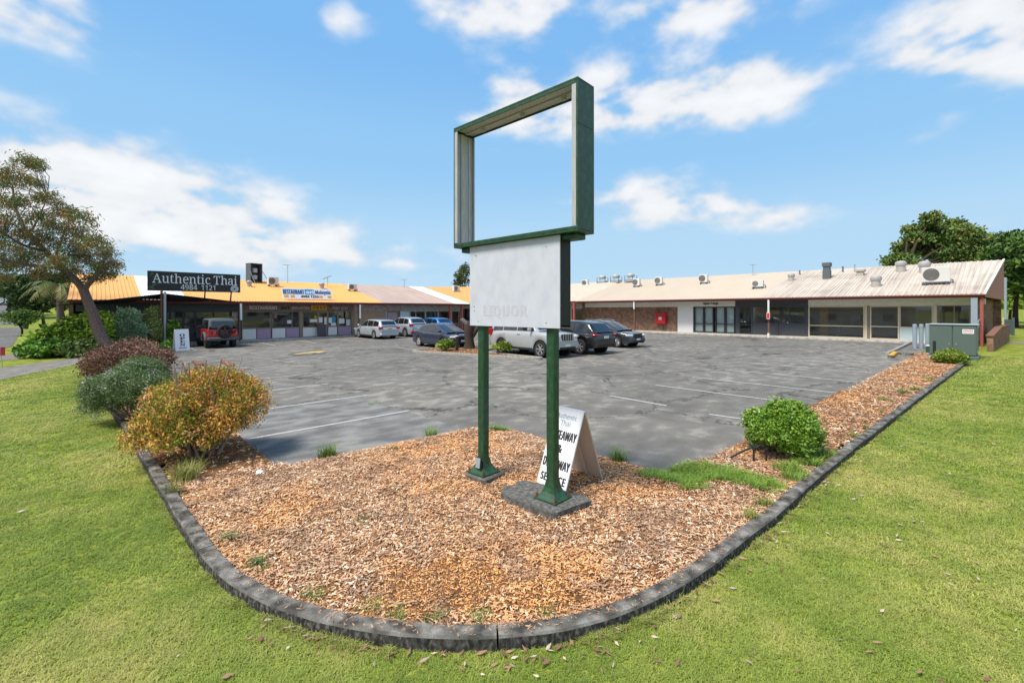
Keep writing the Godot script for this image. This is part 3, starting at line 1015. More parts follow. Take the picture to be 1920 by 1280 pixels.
func chips_in(area: PackedVector2Array, count: int, lift: float, size: float, bed: bool, called: String, label: String, sd: int) -> void:
	var r := RandomNumberGenerator.new()
	r.seed = 900 + sd
	var lo := Vector2.INF
	var hi := -Vector2.INF
	for p in area:
		lo = lo.min(p)
		hi = hi.max(p)
	var pn := noise(0.5, 3, 95)
	var pn2 := noise(1.3, 3, 96)
	var groups := [[], [], []]
	var saw_a := g2(800, 1122)
	var saw_b := g2(1080, 1098)
	var tint := [PackedColorArray(), PackedColorArray(), PackedColorArray()]
	var made := 0
	while made < count:
		var x := r.randf_range(lo.x, hi.x)
		var z := r.randf_range(lo.y, hi.y)
		made += 1
		if not Geometry2D.is_point_in_polygon(Vector2(x, z), area) or (bed and not inside_bed(x, z)):
			# a few spill over the edge of the asphalt
			if not (bed and x > 1.95 and r.randf() < 0.12 and inside_bed(x - 0.09, z + 0.09)):
				continue
		var y := bed_h(x, z) if bed else gy(x, z) + lift
		var b := Basis(Vector3.UP, r.randf() * TAU) * Basis(Vector3.RIGHT, r.randf_range(-0.5, 0.5)) * Basis(Vector3.BACK, r.randf_range(-0.22, 0.22))
		var p1 := pn.get_noise_2d(x, z)
		var p2 := pn2.get_noise_2d(x, z)
		var front := smoothstep(0.3, -0.1, Geometry2D.get_closest_point_to_segment(Vector2(x, z), saw_a, saw_b).distance_to(Vector2(x, z)) - 0.22 + p1 * 0.5 + p2 * 0.45 + r.randf_range(-0.12, 0.12)) if bed else 0.0     # the orange sawdust lying behind the joint of the kerb
		var orange := clampf(0.26 + 1.3 * p1 + front * 0.8, 0.0, 1.0)
		var l := (r.randf_range(0.02, 0.07) if r.randf() < 0.68 else r.randf_range(0.009, 0.022)) * size * (1.0 - 0.4 * front)
		var g := r.randi() % 3
		groups[g].append(Transform3D(b * Basis.from_scale(Vector3(l, l, l * r.randf_range(0.6, 1.3))), Vector3(x, y + r.randf_range(0.0, 0.018), z)))
		var c: Color
		var t := r.randf()
		if t < 0.16:
			c = Color(0.25, 0.135, 0.085)
		elif t < 0.42:
			c = Color(0.72, 0.48, 0.295)
		elif t < 0.6:
			c = Color(0.57, 0.335, 0.185)
		elif t < 0.7:
			c = Color(0.84, 0.69, 0.53)
		else:
			c = Color(0.5, 0.28, 0.16)
		c = c.lerp(Color(0.8, 0.35, 0.1) if r.randf() < 0.6 else Color(0.82, 0.44, 0.17), clampf(orange * r.randf_range(0.2, 0.85) + front * 0.35, 0, 0.95))
		c = c.lerp(Color(0.3, 0.2, 0.14), clampf((p2 - 0.1) * 1.6, 0, 0.6))
		tint[g].append(c * r.randf_range(0.9, 1.3))
	var root := Node3D.new()
	root.name = numbered(called)
	root.set_meta("kind", "stuff")
	add_child(root)
	tag(root, label, "mulch")
	for g in 3:
		copies("chips", chip_mesh(40 + g), M.chip, groups[g], tint[g], root).set_meta("kind", "stuff")

# ---------------------------------------------------------------- grass
func tuft_mesh(sd: int, n: int, rad: float, h: float, w: float, lean: float) -> ArrayMesh:
	var r := RandomNumberGenerator.new()
	r.seed = sd
	var k := MB.new()
	for i in n:
		var a := r.randf() * TAU
		var o := Vector3(cos(a), 0, sin(a)) * rad * sqrt(r.randf())
		var d := r.randf() * TAU
		var dir := Vector3(cos(d), 0, sin(d))
		var side := Vector3(-dir.z, 0, dir.x) * w * r.randf_range(0.7, 1.3)
		var hh := h * r.randf_range(0.6, 1.15)
		var mid := o + Vector3.UP * hh * 0.6 + dir * lean * hh * r.randf_range(0.1, 0.5)
		var tip := mid + Vector3.UP * hh * 0.4 * r.randf_range(0.2, 1.0) + dir * lean * hh * r.randf_range(0.4, 1.0)
		k.quad(o - side, o + side, mid + side * 0.8, mid - side * 0.8)
		k.tri(mid - side * 0.8, mid + side * 0.8, tip)
	return k.mesh()

func build_grass() -> void:
	var r := RandomNumberGenerator.new()
	r.seed = 300
	var n1 := noise(0.22, 4, 301)
	var n2 := noise(1.4, 3, 302)
	var tufts := [tuft_mesh(1, 14, 0.055, 0.024, 0.0021, 1.5), tuft_mesh(2, 14, 0.055, 0.02, 0.0022, 2.0), tuft_mesh(3, 12, 0.06, 0.029, 0.002, 1.2)]
	var xf := [[], [], []]
	var cs := [PackedColorArray(), PackedColorArray(), PackedColorArray()]
	var yaw := deg_to_rad(YAW)
	var rings := [[2.0, 5.0, 1150.0, 1.0], [5.0, 9.0, 520.0, 1.25], [9.0, 16.0, 210.0, 1.7], [16.0, 30.0, 70.0, 2.6]]
	for g in rings:
		var area: float = (g[1] * g[1] - g[0] * g[0]) * deg_to_rad(60.0)
		for i in int(area * g[2]):
			var d := sqrt(r.randf_range(g[0] * g[0], g[1] * g[1]))
			var a := yaw + r.randf_range(-1.0, 1.0) * deg_to_rad(60.0)
			var x := sin(a) * d
			var z := -cos(a) * d
			if x > 1.5 and z < -4.5:
				continue
			var p := Vector2(x, z)
			if Geometry2D.is_point_in_polygon(p, lot_outline) or Geometry2D.is_point_in_polygon(p, drive) or x < -4.4:
				continue
			var j := r.randi() % 3
			var s: float = g[3] * r.randf_range(0.8, 1.25)
			xf[j].append(Transform3D(Basis(Vector3.UP, r.randf() * TAU) * Basis.from_scale(Vector3(s, lerpf(1.0, s, 0.4), s)), Vector3(x, gy(x, z), z)))
			var v := n1.get_noise_2d(x, z) * 1.3 + n2.get_noise_2d(x, z) * 0.7 + r.randf_range(-0.2, 0.2) + 0.05
			var c := Color(0.275, 0.345, 0.055)
			if v < 0:
				c = c.lerp(Color(0.19, 0.27, 0.035), clampf(-v * 1.5, 0, 1))
			else:
				c = c.lerp(Color(0.5, 0.46, 0.14), clampf(v * 1.0, 0, 0.9))
			cs[j].append(c * r.randf_range(0.8, 1.2))
	var root := Node3D.new()
	root.name = numbered("lawn_grass")
	root.set_meta("kind", "stuff")
	add_child(root)
	tag(root, "short mown grass of the lawn outside the kerb", "grass")
	for j in 3:
		copies("grass", tufts[j], M.blade, xf[j], cs[j], root).set_meta("kind", "stuff")
	# ragged growth against the foot of the kerb
	var ragged := []
	var rc := PackedColorArray()
	var long_tuft := tuft_mesh(8, 11, 0.05, 0.07, 0.0024, 0.9)
	for i in 1500:
		var j := r.randi_range(3, kerb_line.size() - 2)
		var p := kerb_line[j].lerp(kerb_line[j + 1], r.randf())
		if n2.get_noise_2d(p.x * 1.5, p.y * 1.5) < -0.12:
			continue
		var tt := (kerb_line[j + 1] - kerb_line[j]).normalized()
		p += Vector2(-tt.y, tt.x) * r.randf_range(0.0, 0.07)
		var s := r.randf_range(0.5, 1.15)
		ragged.append(Transform3D(Basis(Vector3.UP, r.randf() * TAU) * Basis.from_scale(Vector3(1, s, 1)), Vector3(p.x, gy(p.x, p.y) - 0.005, p.y)))
		rc.append(Color(0.24, 0.31, 0.045).lerp(Color(0.42, 0.38, 0.13), r.randf() * 0.6) * r.randf_range(0.8, 1.15))
	copies("kerb_grass", long_tuft, M.blade, ragged, rc, root).set_meta("kind", "stuff")
	# longer tufts: [x, z, spread, count, height, colour]
	var tall := tuft_mesh(9, 14, 0.06, 0.16, 0.0035, 0.9)
	var list := [
		["bright green weedy grass spreading over the bark beside the asphalt corner", [[1225, 892, 0.18, 40], [1260, 895, 0.22, 75], [1290, 890, 0.25, 90], [1330, 888, 0.25, 90], [1370, 895, 0.22, 70], [1410, 905, 0.2, 60], [1440, 915, 0.16, 40], [1300, 912, 0.16, 36]], Color(0.2, 0.33, 0.035), 0.55],
		["long green grass growing under the round green bush", [[1480, 885, 0.15, 40], [1510, 870, 0.16, 50], [1545, 860, 0.14, 40], [1490, 900, 0.1, 22]], Color(0.2, 0.31, 0.045), 0.8],
		["small yellow green tuft in the bark by the kerb joint", [[1437, 950, 0.06, 9], [1408, 975, 0.05, 6]], Color(0.22, 0.27, 0.04), 0.8],
		["tall dry grass at the foot of the orange shrub", [[340, 905, 0.12, 16], [355, 890, 0.1, 12], [330, 925, 0.08, 8]], Color(0.26, 0.27, 0.07), 1.5],
		["green weeds at the corner of the asphalt behind the sign", [[925, 806, 0.09, 14], [945, 806, 0.09, 14], [935, 804, 0.1, 12]], Color(0.12, 0.22, 0.03), 0.6],
		["tall thin weed at the edge of the parking slab", [[612, 852, 0.07, 11], [618, 850, 0.05, 7], [805, 815, 0.05, 5], [812, 814, 0.04, 4]], Color(0.16, 0.25, 0.04), 1.5],
		["tall weed behind the leaning white sandwich board", [[1160, 862, 0.05, 8], [1163, 860, 0.04, 6]], Color(0.16, 0.26, 0.04), 1.5],
		["creeping weeds along the back of the curved kerb", [[740, 1160, 0.05, 6], [815, 1164, 0.04, 5], [690, 1148, 0.06, 4], [590, 1114, 0.07, 6], [900, 1166, 0.05, 4], [1015, 1152, 0.05, 3]], Color(0.13, 0.2, 0.04), 0.35],
		["thin weeds sprouting through the bark on the street side", [[490, 1062, 0.06, 9], [425, 1015, 0.05, 5], [680, 985, 0.06, 3], [735, 845, 0.06, 5]], Color(0.1, 0.17, 0.04), 0.45],
		["grass tufts in the narrow bed towards the shops", [[1690, 738, 0.12, 16], [1718, 733, 0.1, 14], [1660, 752, 0.12, 8], [1745, 712, 0.16, 14], [1630, 805, 0.1, 6], [1680, 780, 0.2, 12], [1600, 822, 0.1, 6]], Color(0.15, 0.23, 0.04), 0.7],
		["green tuft growing in the joint of the parking slab", [[702, 753, 0.12, 14]], Color(0.2, 0.3, 0.04), 0.4],
	]
	for e in list:
		var q := []
		var qc := PackedColorArray()
		for s in e[1]:
			for i in s[3]:
				var c := gp(s[0], s[1], 0.06)
				var an := r.randf() * TAU
				var rr: float = s[2] * 1.3 * sqrt(r.randf())
				var x := c.x + cos(an) * rr
				var z := c.z + sin(an) * rr
				var y := bed_h(x, z) if inside_bed(x, z) else gy(x, z)
				var sc: float = e[3] * r.randf_range(0.7, 1.25)
				q.append(Transform3D(Basis(Vector3.UP, r.randf() * TAU) * Basis.from_scale(Vector3(lerpf(1, sc, 0.4), sc, lerpf(1, sc, 0.4))), Vector3(x, y - 0.01, z)))
				qc.append((e[2] as Color) * r.randf_range(0.7, 1.35))
		var o := copies("grass_tuft", tall, M.blade, q, qc)
		tag(o, e[0], "grass")
		o.set_meta("kind", "stuff")
	# fallen leaves and bark on the lawns
	var lf := MB.new()
	lf.quad(Vector3(-0.5, 0, 0), Vector3(-0.1, 0.05, -0.14), Vector3(0.5, 0.1, 0), Vector3(-0.1, 0.0, 0.14))
	var lx := []
	var lc := PackedColorArray()
	for i in 2600:
		var x := 0.0
		var z := 0.0
		if i < 260:                                        # drifted against the kerb
			var j := r.randi_range(9, kerb_line.size() - 4)
			var p := kerb_line[j].lerp(kerb_line[j + 1], r.randf())
			var tt := (kerb_line[j + 1] - kerb_line[j]).normalized()
			p += Vector2(-tt.y, tt.x) * (0.03 + 0.2 * r.randf() ** 2)
			x = p.x
			z = p.y
		else:
			var d := sqrt(r.randf_range(5.0, 520.0))
			var a := yaw + (r.randf_range(0.15, 1.0) if i < 2200 else r.randf_range(-1.0, 0.2)) * deg_to_rad(58.0)
			x = sin(a) * d
			z = -cos(a) * d
			if Geometry2D.is_point_in_polygon(Vector2(x, z), lot_outline) or x < -4.2 or Geometry2D.is_point_in_polygon(Vector2(x, z), drive):
				continue
		var l := r.randf_range(0.03, 0.09)
		lx.append(Transform3D(Basis(Vector3.UP, r.randf() * TAU) * Basis(Vector3.RIGHT, r.randf_range(-0.5, 0.5)) * Basis.from_scale(Vector3(l, l, l * r.randf_range(0.7, 1.4))), Vector3(x, gy(x, z) + 0.03, z)))
		var t := r.randf()
		lc.append((Color(0.3, 0.17, 0.1) if t < 0.4 else (Color(0.5, 0.4, 0.3) if t < 0.75 else Color(0.2, 0.085, 0.06))) * r.randf_range(0.7, 1.2))
	var o2 := copies("leaf_litter", lf.mesh(), M.litter, lx, lc)
	o2.set_meta("kind", "stuff")
	tag(o2, "dry fallen leaves scattered on the lawn and against the kerb", "leaves")

# ---------------------------------------------------------------- the empty sign frame and what stands round it
func build_sign() -> void:
	var s := Vector3(-0.0788, 0, -0.9969)
	var n := Vector3(0.9969, 0, -0.0788)
	var o := Vector3(3.911, 0, -3.198) + s * 1.077 + n * 0.165
	o.y = gy(o.x, o.z)
	var t := thing("sign_frame", "tall empty green steel sign frame over a blank white panel on two posts", "sign", o, deg_to_rad(94.52))
	var g := o.y
	var y0 := 3.333 - g
	var y1 := 5.033 - g
	var a := -1.077
	var b := 1.043
	var d := 0.165
	# the hollow box: green outer sheets with bare steel linings
	var k := MB.new()
	k.cbox(Vector3((a + b) / 2, y1 - 0.012, 0), Vector3(b - a, 0.024, d * 2), 0.004)
	for z in [-d + 0.006, d - 0.006]:
		k.cbox(Vector3((a + b) / 2, y1 - 0.045, z), Vector3(b - a - 0.05, 0.042, 0.012), 0.003)
	obj("top_sheet", k, M.green_paint, t)
	k = MB.new()
	k.cbox(Vector3((a + b) / 2, y0 + 0.012, 0), Vector3(b - a, 0.024, d * 2), 0.004)
	for z in [-d + 0.006, d - 0.006]:
		k.cbox(Vector3((a + b) / 2, y0 + 0.042, z), Vector3(b - a - 0.05, 0.036, 0.012), 0.003)
	obj("bottom_sheet", k, M.green_paint, t)
	for e in [a, b]:
		k = MB.new()
		var sg := 1.0 if e == a else -1.0
		var mid := 3.333 + 1.19 - g
		k.cbox(Vector3(e + sg * 0.01, (y0 + 0.025 + mid - 0.0015) / 2, 0), Vector3(0.02, mid - y0 - 0.0265, d * 2 - 0.002), 0.002)
		k.cbox(Vector3(e + sg * 0.01, (y1 - 0.025 + mid + 0.0015) / 2, 0), Vector3(0.02, y1 - mid - 0.0265, d * 2 - 0.004), 0.002)
		obj("side_sheet", k, M.green_paint, t)
		k = MB.new()                                         # galvanised lips of the side channel and its folds
		for z in [-d + 0.003, d - 0.003]:
			k.cbox(Vector3(e + sg * 0.052, (y0 + y1) / 2, z), Vector3(0.058, y1 - y0 - 0.136, 0.008), 0.002)
		k.cbox(Vector3(e + sg * 0.03, (y0 + y1) / 2, 0), Vector3(0.018, y1 - y0 - 0.14, d * 2 - 0.03), 0.002)
		k.cbox(Vector3(e + sg * 0.05, (y0 + y1) / 2, -0.035), Vector3(0.022, y1 - y0 - 0.14, 0.075), 0.006)
		k.cbox(Vector3(e + sg * 0.045, (y0 + y1) / 2, 0.09), Vector3(0.012, y1 - y0 - 0.14, 0.03), 0.004)
		obj("side_channel", k, M.bare_steel, t)
	k = MB.new()
	k.cbox(Vector3((a + b) / 2, y1 - 0.034, 0), Vector3(b - a - 0.1, 0.018, d * 2 - 0.03), 0.002)
	k.cbox(Vector3((a + b) / 2, y1 - 0.052, 0.02), Vector3(b - a - 0.12, 0.018, 0.05), 0.004)
	obj("top_channel", k, M.bare_steel, t)
	k = MB.new()
	k.cbox(Vector3((a + b) / 2, y0 + 0.032, 0), Vector3(b - a - 0.1, 0.014, d * 2 - 0.03), 0.002)
	obj("bottom_channel", k, M.bare_steel, t)
	for x in [-0.75, -0.1, 0.62]:
		k = MB.new()
		k.cbox(Vector3(x, y1 - 0.085, 0.02), Vector3(0.06, 0.05, 0.03), 0.004)
		obj("lug", k, M.bare_steel, t)
	k = MB.new()                                             # tray under the box
	k.cbox(Vector3(0, y0 - 0.031, 0.03), Vector3(1.98, 0.062, 0.2), 0.012)
	obj("tray", k, M.green_paint, t)
	# the blank panel
	var p0 := 2.245 - g
	var p1 := y0 - 0.004
	k = MB.new()
	k.cbox(Vector3(-0.0075, (p0 + p1) / 2, -0.095), Vector3(1.555, p1 - p0, 0.012), 0.002)
	var pan := obj("panel", k, M.white_panel, t)
	var flip := Basis(Vector3.UP, PI)
	words("faded_letters", "LIQUOR", M.ghost_letters, pan, Transform3D(flip, Vector3(0.11, p0 + 0.19, -0.1015)), 0.78, 0.17, "Droid Sans", true, 0.0016)
	for q in [[0.66, p1 - 0.12], [0.63, p1 - 0.135], [-0.58, p1 - 0.12], [0.6, p0 + 0.06], [-0.58, p0 + 0.06], [0.68, p0 + 0.26], [0.68, p0 + 0.2]]:
		k = MB.new()
		k.lathe([Vector2(0.0, 0.004), Vector2(0.006, 0.003), Vector2(0.008, 0.0)], 8, Transform3D(Basis(Vector3.RIGHT, -PI / 2), Vector3(q[0], q[1], -0.101)))
		obj("screw", k, M.black_steel, pan)
	for x in [-0.7735, 0.7585]:
		k = MB.new()
		k.cbox(Vector3(x, (p0 + p1) / 2 + 0.004, 0.006), Vector3(0.018, p1 - p0 - 0.06, 0.184), 0.003)
		obj("end_cap", k, M.black_steel, t)
	k = MB.new()
	k.cbox(Vector3(-0.0075, (p0 + p1) / 2, 0.105), Vector3(1.553, p1 - p0 - 0.02, 0.012), 0.002)
	obj("back_panel", k, M.black_steel, t)
	# posts with flared feet
	for x in [-0.602, 0.603]:
		var yb := (0.228 if x < 0 else 0.245) - g
		k = MB.new()
		var post := 0.115
		k.cbox(Vector3(x, (yb + p1) / 2 + 0.09, 0), Vector3(post, p1 - yb - 0.2, post), 0.01)
		var pm := obj("post", k, M.green_paint, t)
		k = MB.new()
		var rows := []
		for q in [[0.006, 0.148], [0.03, 0.122], [0.07, 0.092], [0.12, 0.073], [0.2, 0.0585]]:
			rows.append([q[0] + yb, q[1]])
		for i in rows.size() - 1:
			for sd in 4:
				var r := Basis(Vector3.UP, sd * PI / 2)
				var w0: float = rows[i][1]
				var w1: float = rows[i + 1][1]
				k.quad(Vector3(x, 0, 0) + r * Vector3(-w0, rows[i][0], w0), Vector3(x, 0, 0) + r * Vector3(-w1, rows[i + 1][0], w1), Vector3(x, 0, 0) + r * Vector3(w1, rows[i + 1][0], w1), Vector3(x, 0, 0) + r * Vector3(w0, rows[i][0], w0))
		obj("flared_foot", k, M.green_paint, pm)
		k = MB.new()
		k.cbox(Vector3(x, yb - 0.004, 0), Vector3(0.33, 0.02, 0.33), 0.003)
		obj("base_plate", k, M.green_paint, pm)
		for q in [[-0.135, -0.135], [0.135, -0.135], [-0.135, 0.135], [0.135, 0.135]]:
			k = MB.new()
			k.lathe([Vector2(0.0, 0.05), Vector2(0.009, 0.05), Vector2(0.009, 0.02), Vector2(0.018, 0.02), Vector2(0.018, 0.0)], 6, Transform3D(Basis(), Vector3(x + q[0], yb + 0.006, q[1])))
			obj("bolt", k, M.rust, pm)
	# concrete footing under the nearer post, and the far one's
	var pad := MB.new()
	var poly := PackedVector2Array()
	for q in [[3.66, -4.2], [3.68, -3.85], [3.72, -3.42], [3.78, -3.38], [4.08, -3.36], [4.31, -3.32], [4.37, -3.46], [4.32, -3.7], [4.27, -4.02], [4.2, -4.3], [4.1, -4.36], [3.98, -4.28], [3.85, -4.36], [3.74, -4.26]]:
		poly.append(Vector2(q[0], -q[1]))
	pad.prism(poly, Transform3D(Basis(Vector3.RIGHT, -PI / 2), Vector3(0, 0.06, 0)), 0.153)
	var po := thing("concrete_footing", "grey concrete footing slab half buried in bark under the nearer green post", "footing", Vector3(4.0, 0.2, -3.8))
	obj("slab", pad, M.pad_concrete, po, -po.position)
	pad = MB.new()
	pad.cbox(Vector3.ZERO, Vector3(0.42, 0.12, 0.38), 0.02)
	var c2 := o + s * 0.603
	var p2 := thing("concrete_footing", "small dark concrete footing under the green post with the solar lamp", "footing", Vector3(c2.x + 0.02, 0.168, c2.z + 0.02), 0.15)
	obj("slab", pad, M.pad_concrete, p2)
	# small solar lamp leaning on the far post
	var fl := thing("solar_light", "small grey solar garden light fixed to the foot of a green post", "light", c2 + Vector3(0, 0.25 - c2.y, 0) + n * -0.118 + s * -0.02, deg_to_rad(94.52))
	k = MB.new()
	k.cbox(Vector3(-0.01, 0.14, 0), Vector3(0.1, 0.155, 0.022), 0.006, Basis(Vector3.RIGHT, 0.12))
	obj("housing", k, M.plastic_black, fl)
	k = MB.new()
	k.cbox(Vector3(-0.01, 0.141, -0.014), Vector3(0.082, 0.132, 0.006), 0.002, Basis(Vector3.RIGHT, 0.12))
	obj("solar_cell", k, M.steel_blue, fl)

func build_sandwich_board() -> void:
	var y := bed_h(4.5, -4.0)
	var t := thing("sandwich_board", "white sandwich board lettered takeaway and driveway service behind the green post", "sandwich board", Vector3(4.72, y - 0.01, -3.99))
	var h := 0.975
	for sd in [-1.0, 1.0]:
		var foot := Vector3(sd * 0.39, 0, 0)
		var topp := Vector3(sd * 0.012, h, 0)
		var up := (topp - foot).normalized()
		var out := Vector3(sd * up.y, -sd * up.x, 0)
		if out.x * sd < 0:
			out = -out
		var bs := Basis(Vector3(0, 0, sd), up, out)            # x across, y up the board, z outwards
		if bs.determinant() < 0:
			bs = Basis(Vector3(0, 0, -sd), up, out)
		var l := foot.distance_to(topp)
		var root := Vector3(foot + up * l / 2)
		var k := MB.new()
		k.cbox(root, Vector3(0.5, l, 0.022), 0.004, bs)
		var p := obj("board", k, M.sign_white if sd < 0 else M.ply, t)
		if sd < 0:
			var put := func(tx: float, yy: float) -> Transform3D: return Transform3D(bs, foot + up * (l * yy) + bs.x * tx + out * 0.0125)
			words("heading", "Authentic", M.ink_blue, p, put.call(0.0, 0.905), 0.33, 0.066, "Droid Sans", false, 0.0015)
			words("heading", "Thai", M.ink_blue, p, put.call(0.0, 0.82), 0.17, 0.075, "Droid Sans", false, 0.0015)
			words("lettering", "TAKEAWAY", M.ink_black, p, put.call(0.0, 0.665), 0.45, 0.115, "Droid Sans", true, 0.0015)
			words("lettering", "&", M.ink_black, p, put.call(-0.0, 0.5), 0.08, 0.1, "Droid Sans", true, 0.0015)
			words("lettering", "DRIVEWAY", M.ink_black, p, put.call(0.0, 0.31), 0.45, 0.115, "Droid Sans", true, 0.0015)
			words("lettering", "SERVICE", M.ink_black, p, put.call(0.0, 0.13), 0.42, 0.1, "Droid Sans", true, 0.0015)
		else:
			k = MB.new()
			k.cbox(root - out * 0.024, Vector3(0.035, l * 0.95, 0.02), 0.003, bs)
			obj("batten", k, M.ply, p)
	var k := MB.new()
	k.cbox(Vector3(0, h + 0.006, 0), Vector3(0.05, 0.014, 0.49), 0.004)
	obj("hinge", k, M.sign_white, t)
	# the smaller board by the restaurant
	var q := gp(339.5, 657)
	var u := thing("sandwich_board", "narrow white sandwich board reading open by the red off-road car", "sandwich board", q, deg_to_rad(12.0))
	for sd in [-1.0, 1.0]:
		k = MB.new()
		k.cbox(Vector3(0, 0.63, -sd * 0.12), Vector3(0.72, 1.28, 0.03), 0.005, Basis(Vector3.RIGHT, sd * 0.16))
		var p := obj("board", k, M.sign_white, u)
		if sd < 0:
			for i in 4:
				words("lettering", "OPEN"[i], M.ink_black, p, Transform3D(Basis(Vector3.RIGHT, sd * 0.16), Vector3(0, 0.92 - i * 0.19, 0.137 + (0.92 - i * 0.19 - 0.63) * -0.16)), 0.26, 0.155, "Droid Serif", true, 0.006)
			words("lettering", "TODAY", M.ink_black, p, Transform3D(Basis(Vector3.RIGHT, sd * 0.16), Vector3(0, 0.17, 0.137 + 0.074)), 0.4, 0.07, "Droid Sans", true, 0.006)

func bollard(called: String, label: String, at: Vector3, h: float, r: float, m: Material, group := "", cap := true, foot := false) -> void:
	var t := thing(called, label, "bollard", at, 0.0, group)
	var k := MB.new()
	k.lathe([Vector2(r, -0.05), Vector2(r, h - 0.03), Vector2(r * 0.93, h - 0.01), Vector2(r * 0.7, h), Vector2(0, h)], 20)
	obj("shaft", k, m, t)
	if cap:
		k = MB.new()
		k.lathe([Vector2(r * 1.08, h - 0.19), Vector2(r * 1.08, h - 0.12)], 20)
		k.lathe([Vector2(r * 1.01, h - 0.19), Vector2(r * 1.08, h - 0.19)], 20)
		obj("band", k, M.pvc_white if m == M.plastic_black else m, t)
	if foot:
		k = MB.new()
		k.cbox(Vector3(0, 0.0, 0), Vector3(r * 6, 0.1, r * 5), 0.01)
		obj("footing", k, M.pale_kerb, t)

func build_car_park_things() -> void:
	# island: lit bollard and tree stump
	bollard("bollard_light", "black garden bollard light with a pale band on the kerbed island", gp(857, 657, 0.1), 0.95, 0.09, M.plastic_black)
	var sp := Vector3(15.6, gy(15.6, -20.6) + 0.08, -20.6)
	var st := thing("tree_stump", "rough brown tree stump with a pale cut limb on the kerbed island", "tree stump", sp)
	var k := MB.new()
	k.tube([Vector3(0, -0.1, 0), Vector3(0.02, 0.3, 0), Vector3(-0.06, 0.8, 0.03), Vector3(-0.02, 1.25, -0.03), Vector3(0.05, 1.55, 0.0)], [0.4, 0.27, 0.25, 0.28, 0.18], 12)
	k.tube([Vector3(0.1, 0.7, 0.1), Vector3(0.3, 1.1, 0.3), Vector3(0.45, 1.35, 0.4)], [0.16, 0.13, 0.11], 8)
	obj("trunk", k, M.bark_dark, st)
	k = MB.new()
	k.tube([Vector3(-0.05, 1.25, 0), Vector3(-0.22, 1.5, -0.12), Vector3(-0.35, 1.65, -0.25)], [0.16, 0.13, 0.12], 8)
	obj("limb", k, M.bark_grey, st)
	k = MB.new()
	k.tube([Vector3(-0.35, 1.64, -0.25), Vector3(-0.365, 1.665, -0.265)], [0.115, 0.11], 8)
	obj("cut_face", k, M.cut_wood, st)
	# things by the transformer
	bollard("bollard_light", "black bollard on a pale footing in the bed before the transformer", gp(1753, 668, 0.07) + Vector3(0, -0.02, 0), 0.72, 0.085, M.plastic_black, "", false, true)
	for q in [[1716, 653, "grey steel pipe bollard nearest the yellow wheel stop"], [1728, 653, "grey steel pipe bollard standing between two others beside the transformer"], [1740, 651, "grey steel pipe bollard closest to the transformer cabinet"]]:
		var p := gp(q[0], q[1])
		bollard("steel_bollard", q[2], p, 1.3, 0.095, M.steel_blue, "steel bollards beside the transformer", true)
	var tr := thing("transformer_cabinet", "dark green electrical transformer cabinet behind the leafy low shrub", "transformer", Vector3(27.9, gy(27.9, -1.7), -1.62), deg_to_rad(0.0))
	k = MB.new()
	k.cbox(Vector3(0, 0.06, 0), Vector3(1.55, 0.2, 1.75), 0.02)
	obj("plinth", k, M.transformer_green, tr)
	tr.scale = Vector3(0.92, 0.94, 0.92)
	for z in [-0.4, 0.4]:
		k = MB.new()
		k.cbox(Vector3(-0.66, 0.86, z), Vector3(0.05, 1.34, 0.775), 0.012)
		var dr := obj("door", k, M.transformer_green, tr)
		k = MB.new()
		k.cbox(Vector3(-0.7, 0.68, z + 0.28 * signf(-z)), Vector3(0.03, 0.1, 0.03), 0.006)
		obj("handle", k, M.galvanised, dr)
	k = MB.new()
	k.cbox(Vector3(0.0, 0.86, 0), Vector3(1.27, 1.38, 1.6), 0.015)
	obj("body", k, M.transformer_green, tr)
	k = MB.new()
	k.cbox(Vector3(0, 1.575, 0), Vector3(1.45, 0.05, 1.72), 0.02)
	obj("lid", k, M.transformer_edge, tr)
	for x in [-0.33, 0.33]:
		k = MB.new()
		k.cbox(Vector3(x, 0.9, 0.806), Vector3(0.58, 1.2, 0.014), 0.006)
		var pn := obj("side_panel", k, M.transformer_edge, tr)
		k = MB.new()
		k.cbox(Vector3(x, 0.9, 0.818), Vector3(0.46, 1.02, 0.012), 0.005)
		obj("recess", k, M.transformer_green, pn)
	k = MB.new()
	k.cbox(Vector3(-0.69, 1.27, 0.52), Vector3(0.012, 0.2, 0.38), 0.003)
	var wp := obj("warning_plate", k, M.sign_white, tr)
	words("lettering", "DANGER", M.sign_red, wp, Transform3D(Basis(Vector3.UP, -PI / 2), Vector3(-0.698, 1.31, 0.52)), 0.32, 0.06, "Droid Sans", true, 0.004)
	words("lettering", "HIGH VOLTAGE", M.ink_black, wp, Transform3D(Basis(Vector3.UP, -PI / 2), Vector3(-0.698, 1.22, 0.52)), 0.32, 0.045, "Droid Sans", false, 0.004)
	var gb := thing("service_box", "small green service box with a white lid beside the transformer", "box", Vector3(gp(1748, 664).x, gy(27, -2.4), gp(1748, 664).z))
	k = MB.new()
	k.cbox(Vector3(0, 0.2, 0), Vector3(0.4, 0.42, 0.4), 0.03)
	obj("body", k, M.bin_green, gb)
	k = MB.new()
	k.cbox(Vector3(0, 0.43, 0), Vector3(0.43, 0.05, 0.43), 0.015)
	obj("lid", k, M.unit_white, gb)
	# wheel stops and the kerbed bay in front of the bollards
	var ws := thing("wheel_stop", "yellow painted concrete wheel stop at the end of the kerbed bay", "wheel stop", gp(1675, 668))
	k = MB.new()
	k.cbox(Vector3(0, 0.07, 0), Vector3(2.2, 0.18, 0.2), 0.03, Basis(Vector3.UP, 0.06))
	obj("block", k, M.kerb_yellow, ws)
	k = MB.new()
	k.cbox(Vector3(-1.03, 0.06, 0.06), Vector3(0.2, 0.165, 0.21), 0.03, Basis(Vector3.UP, 0.06))
	obj("end", k, M.kerb_concrete, ws)
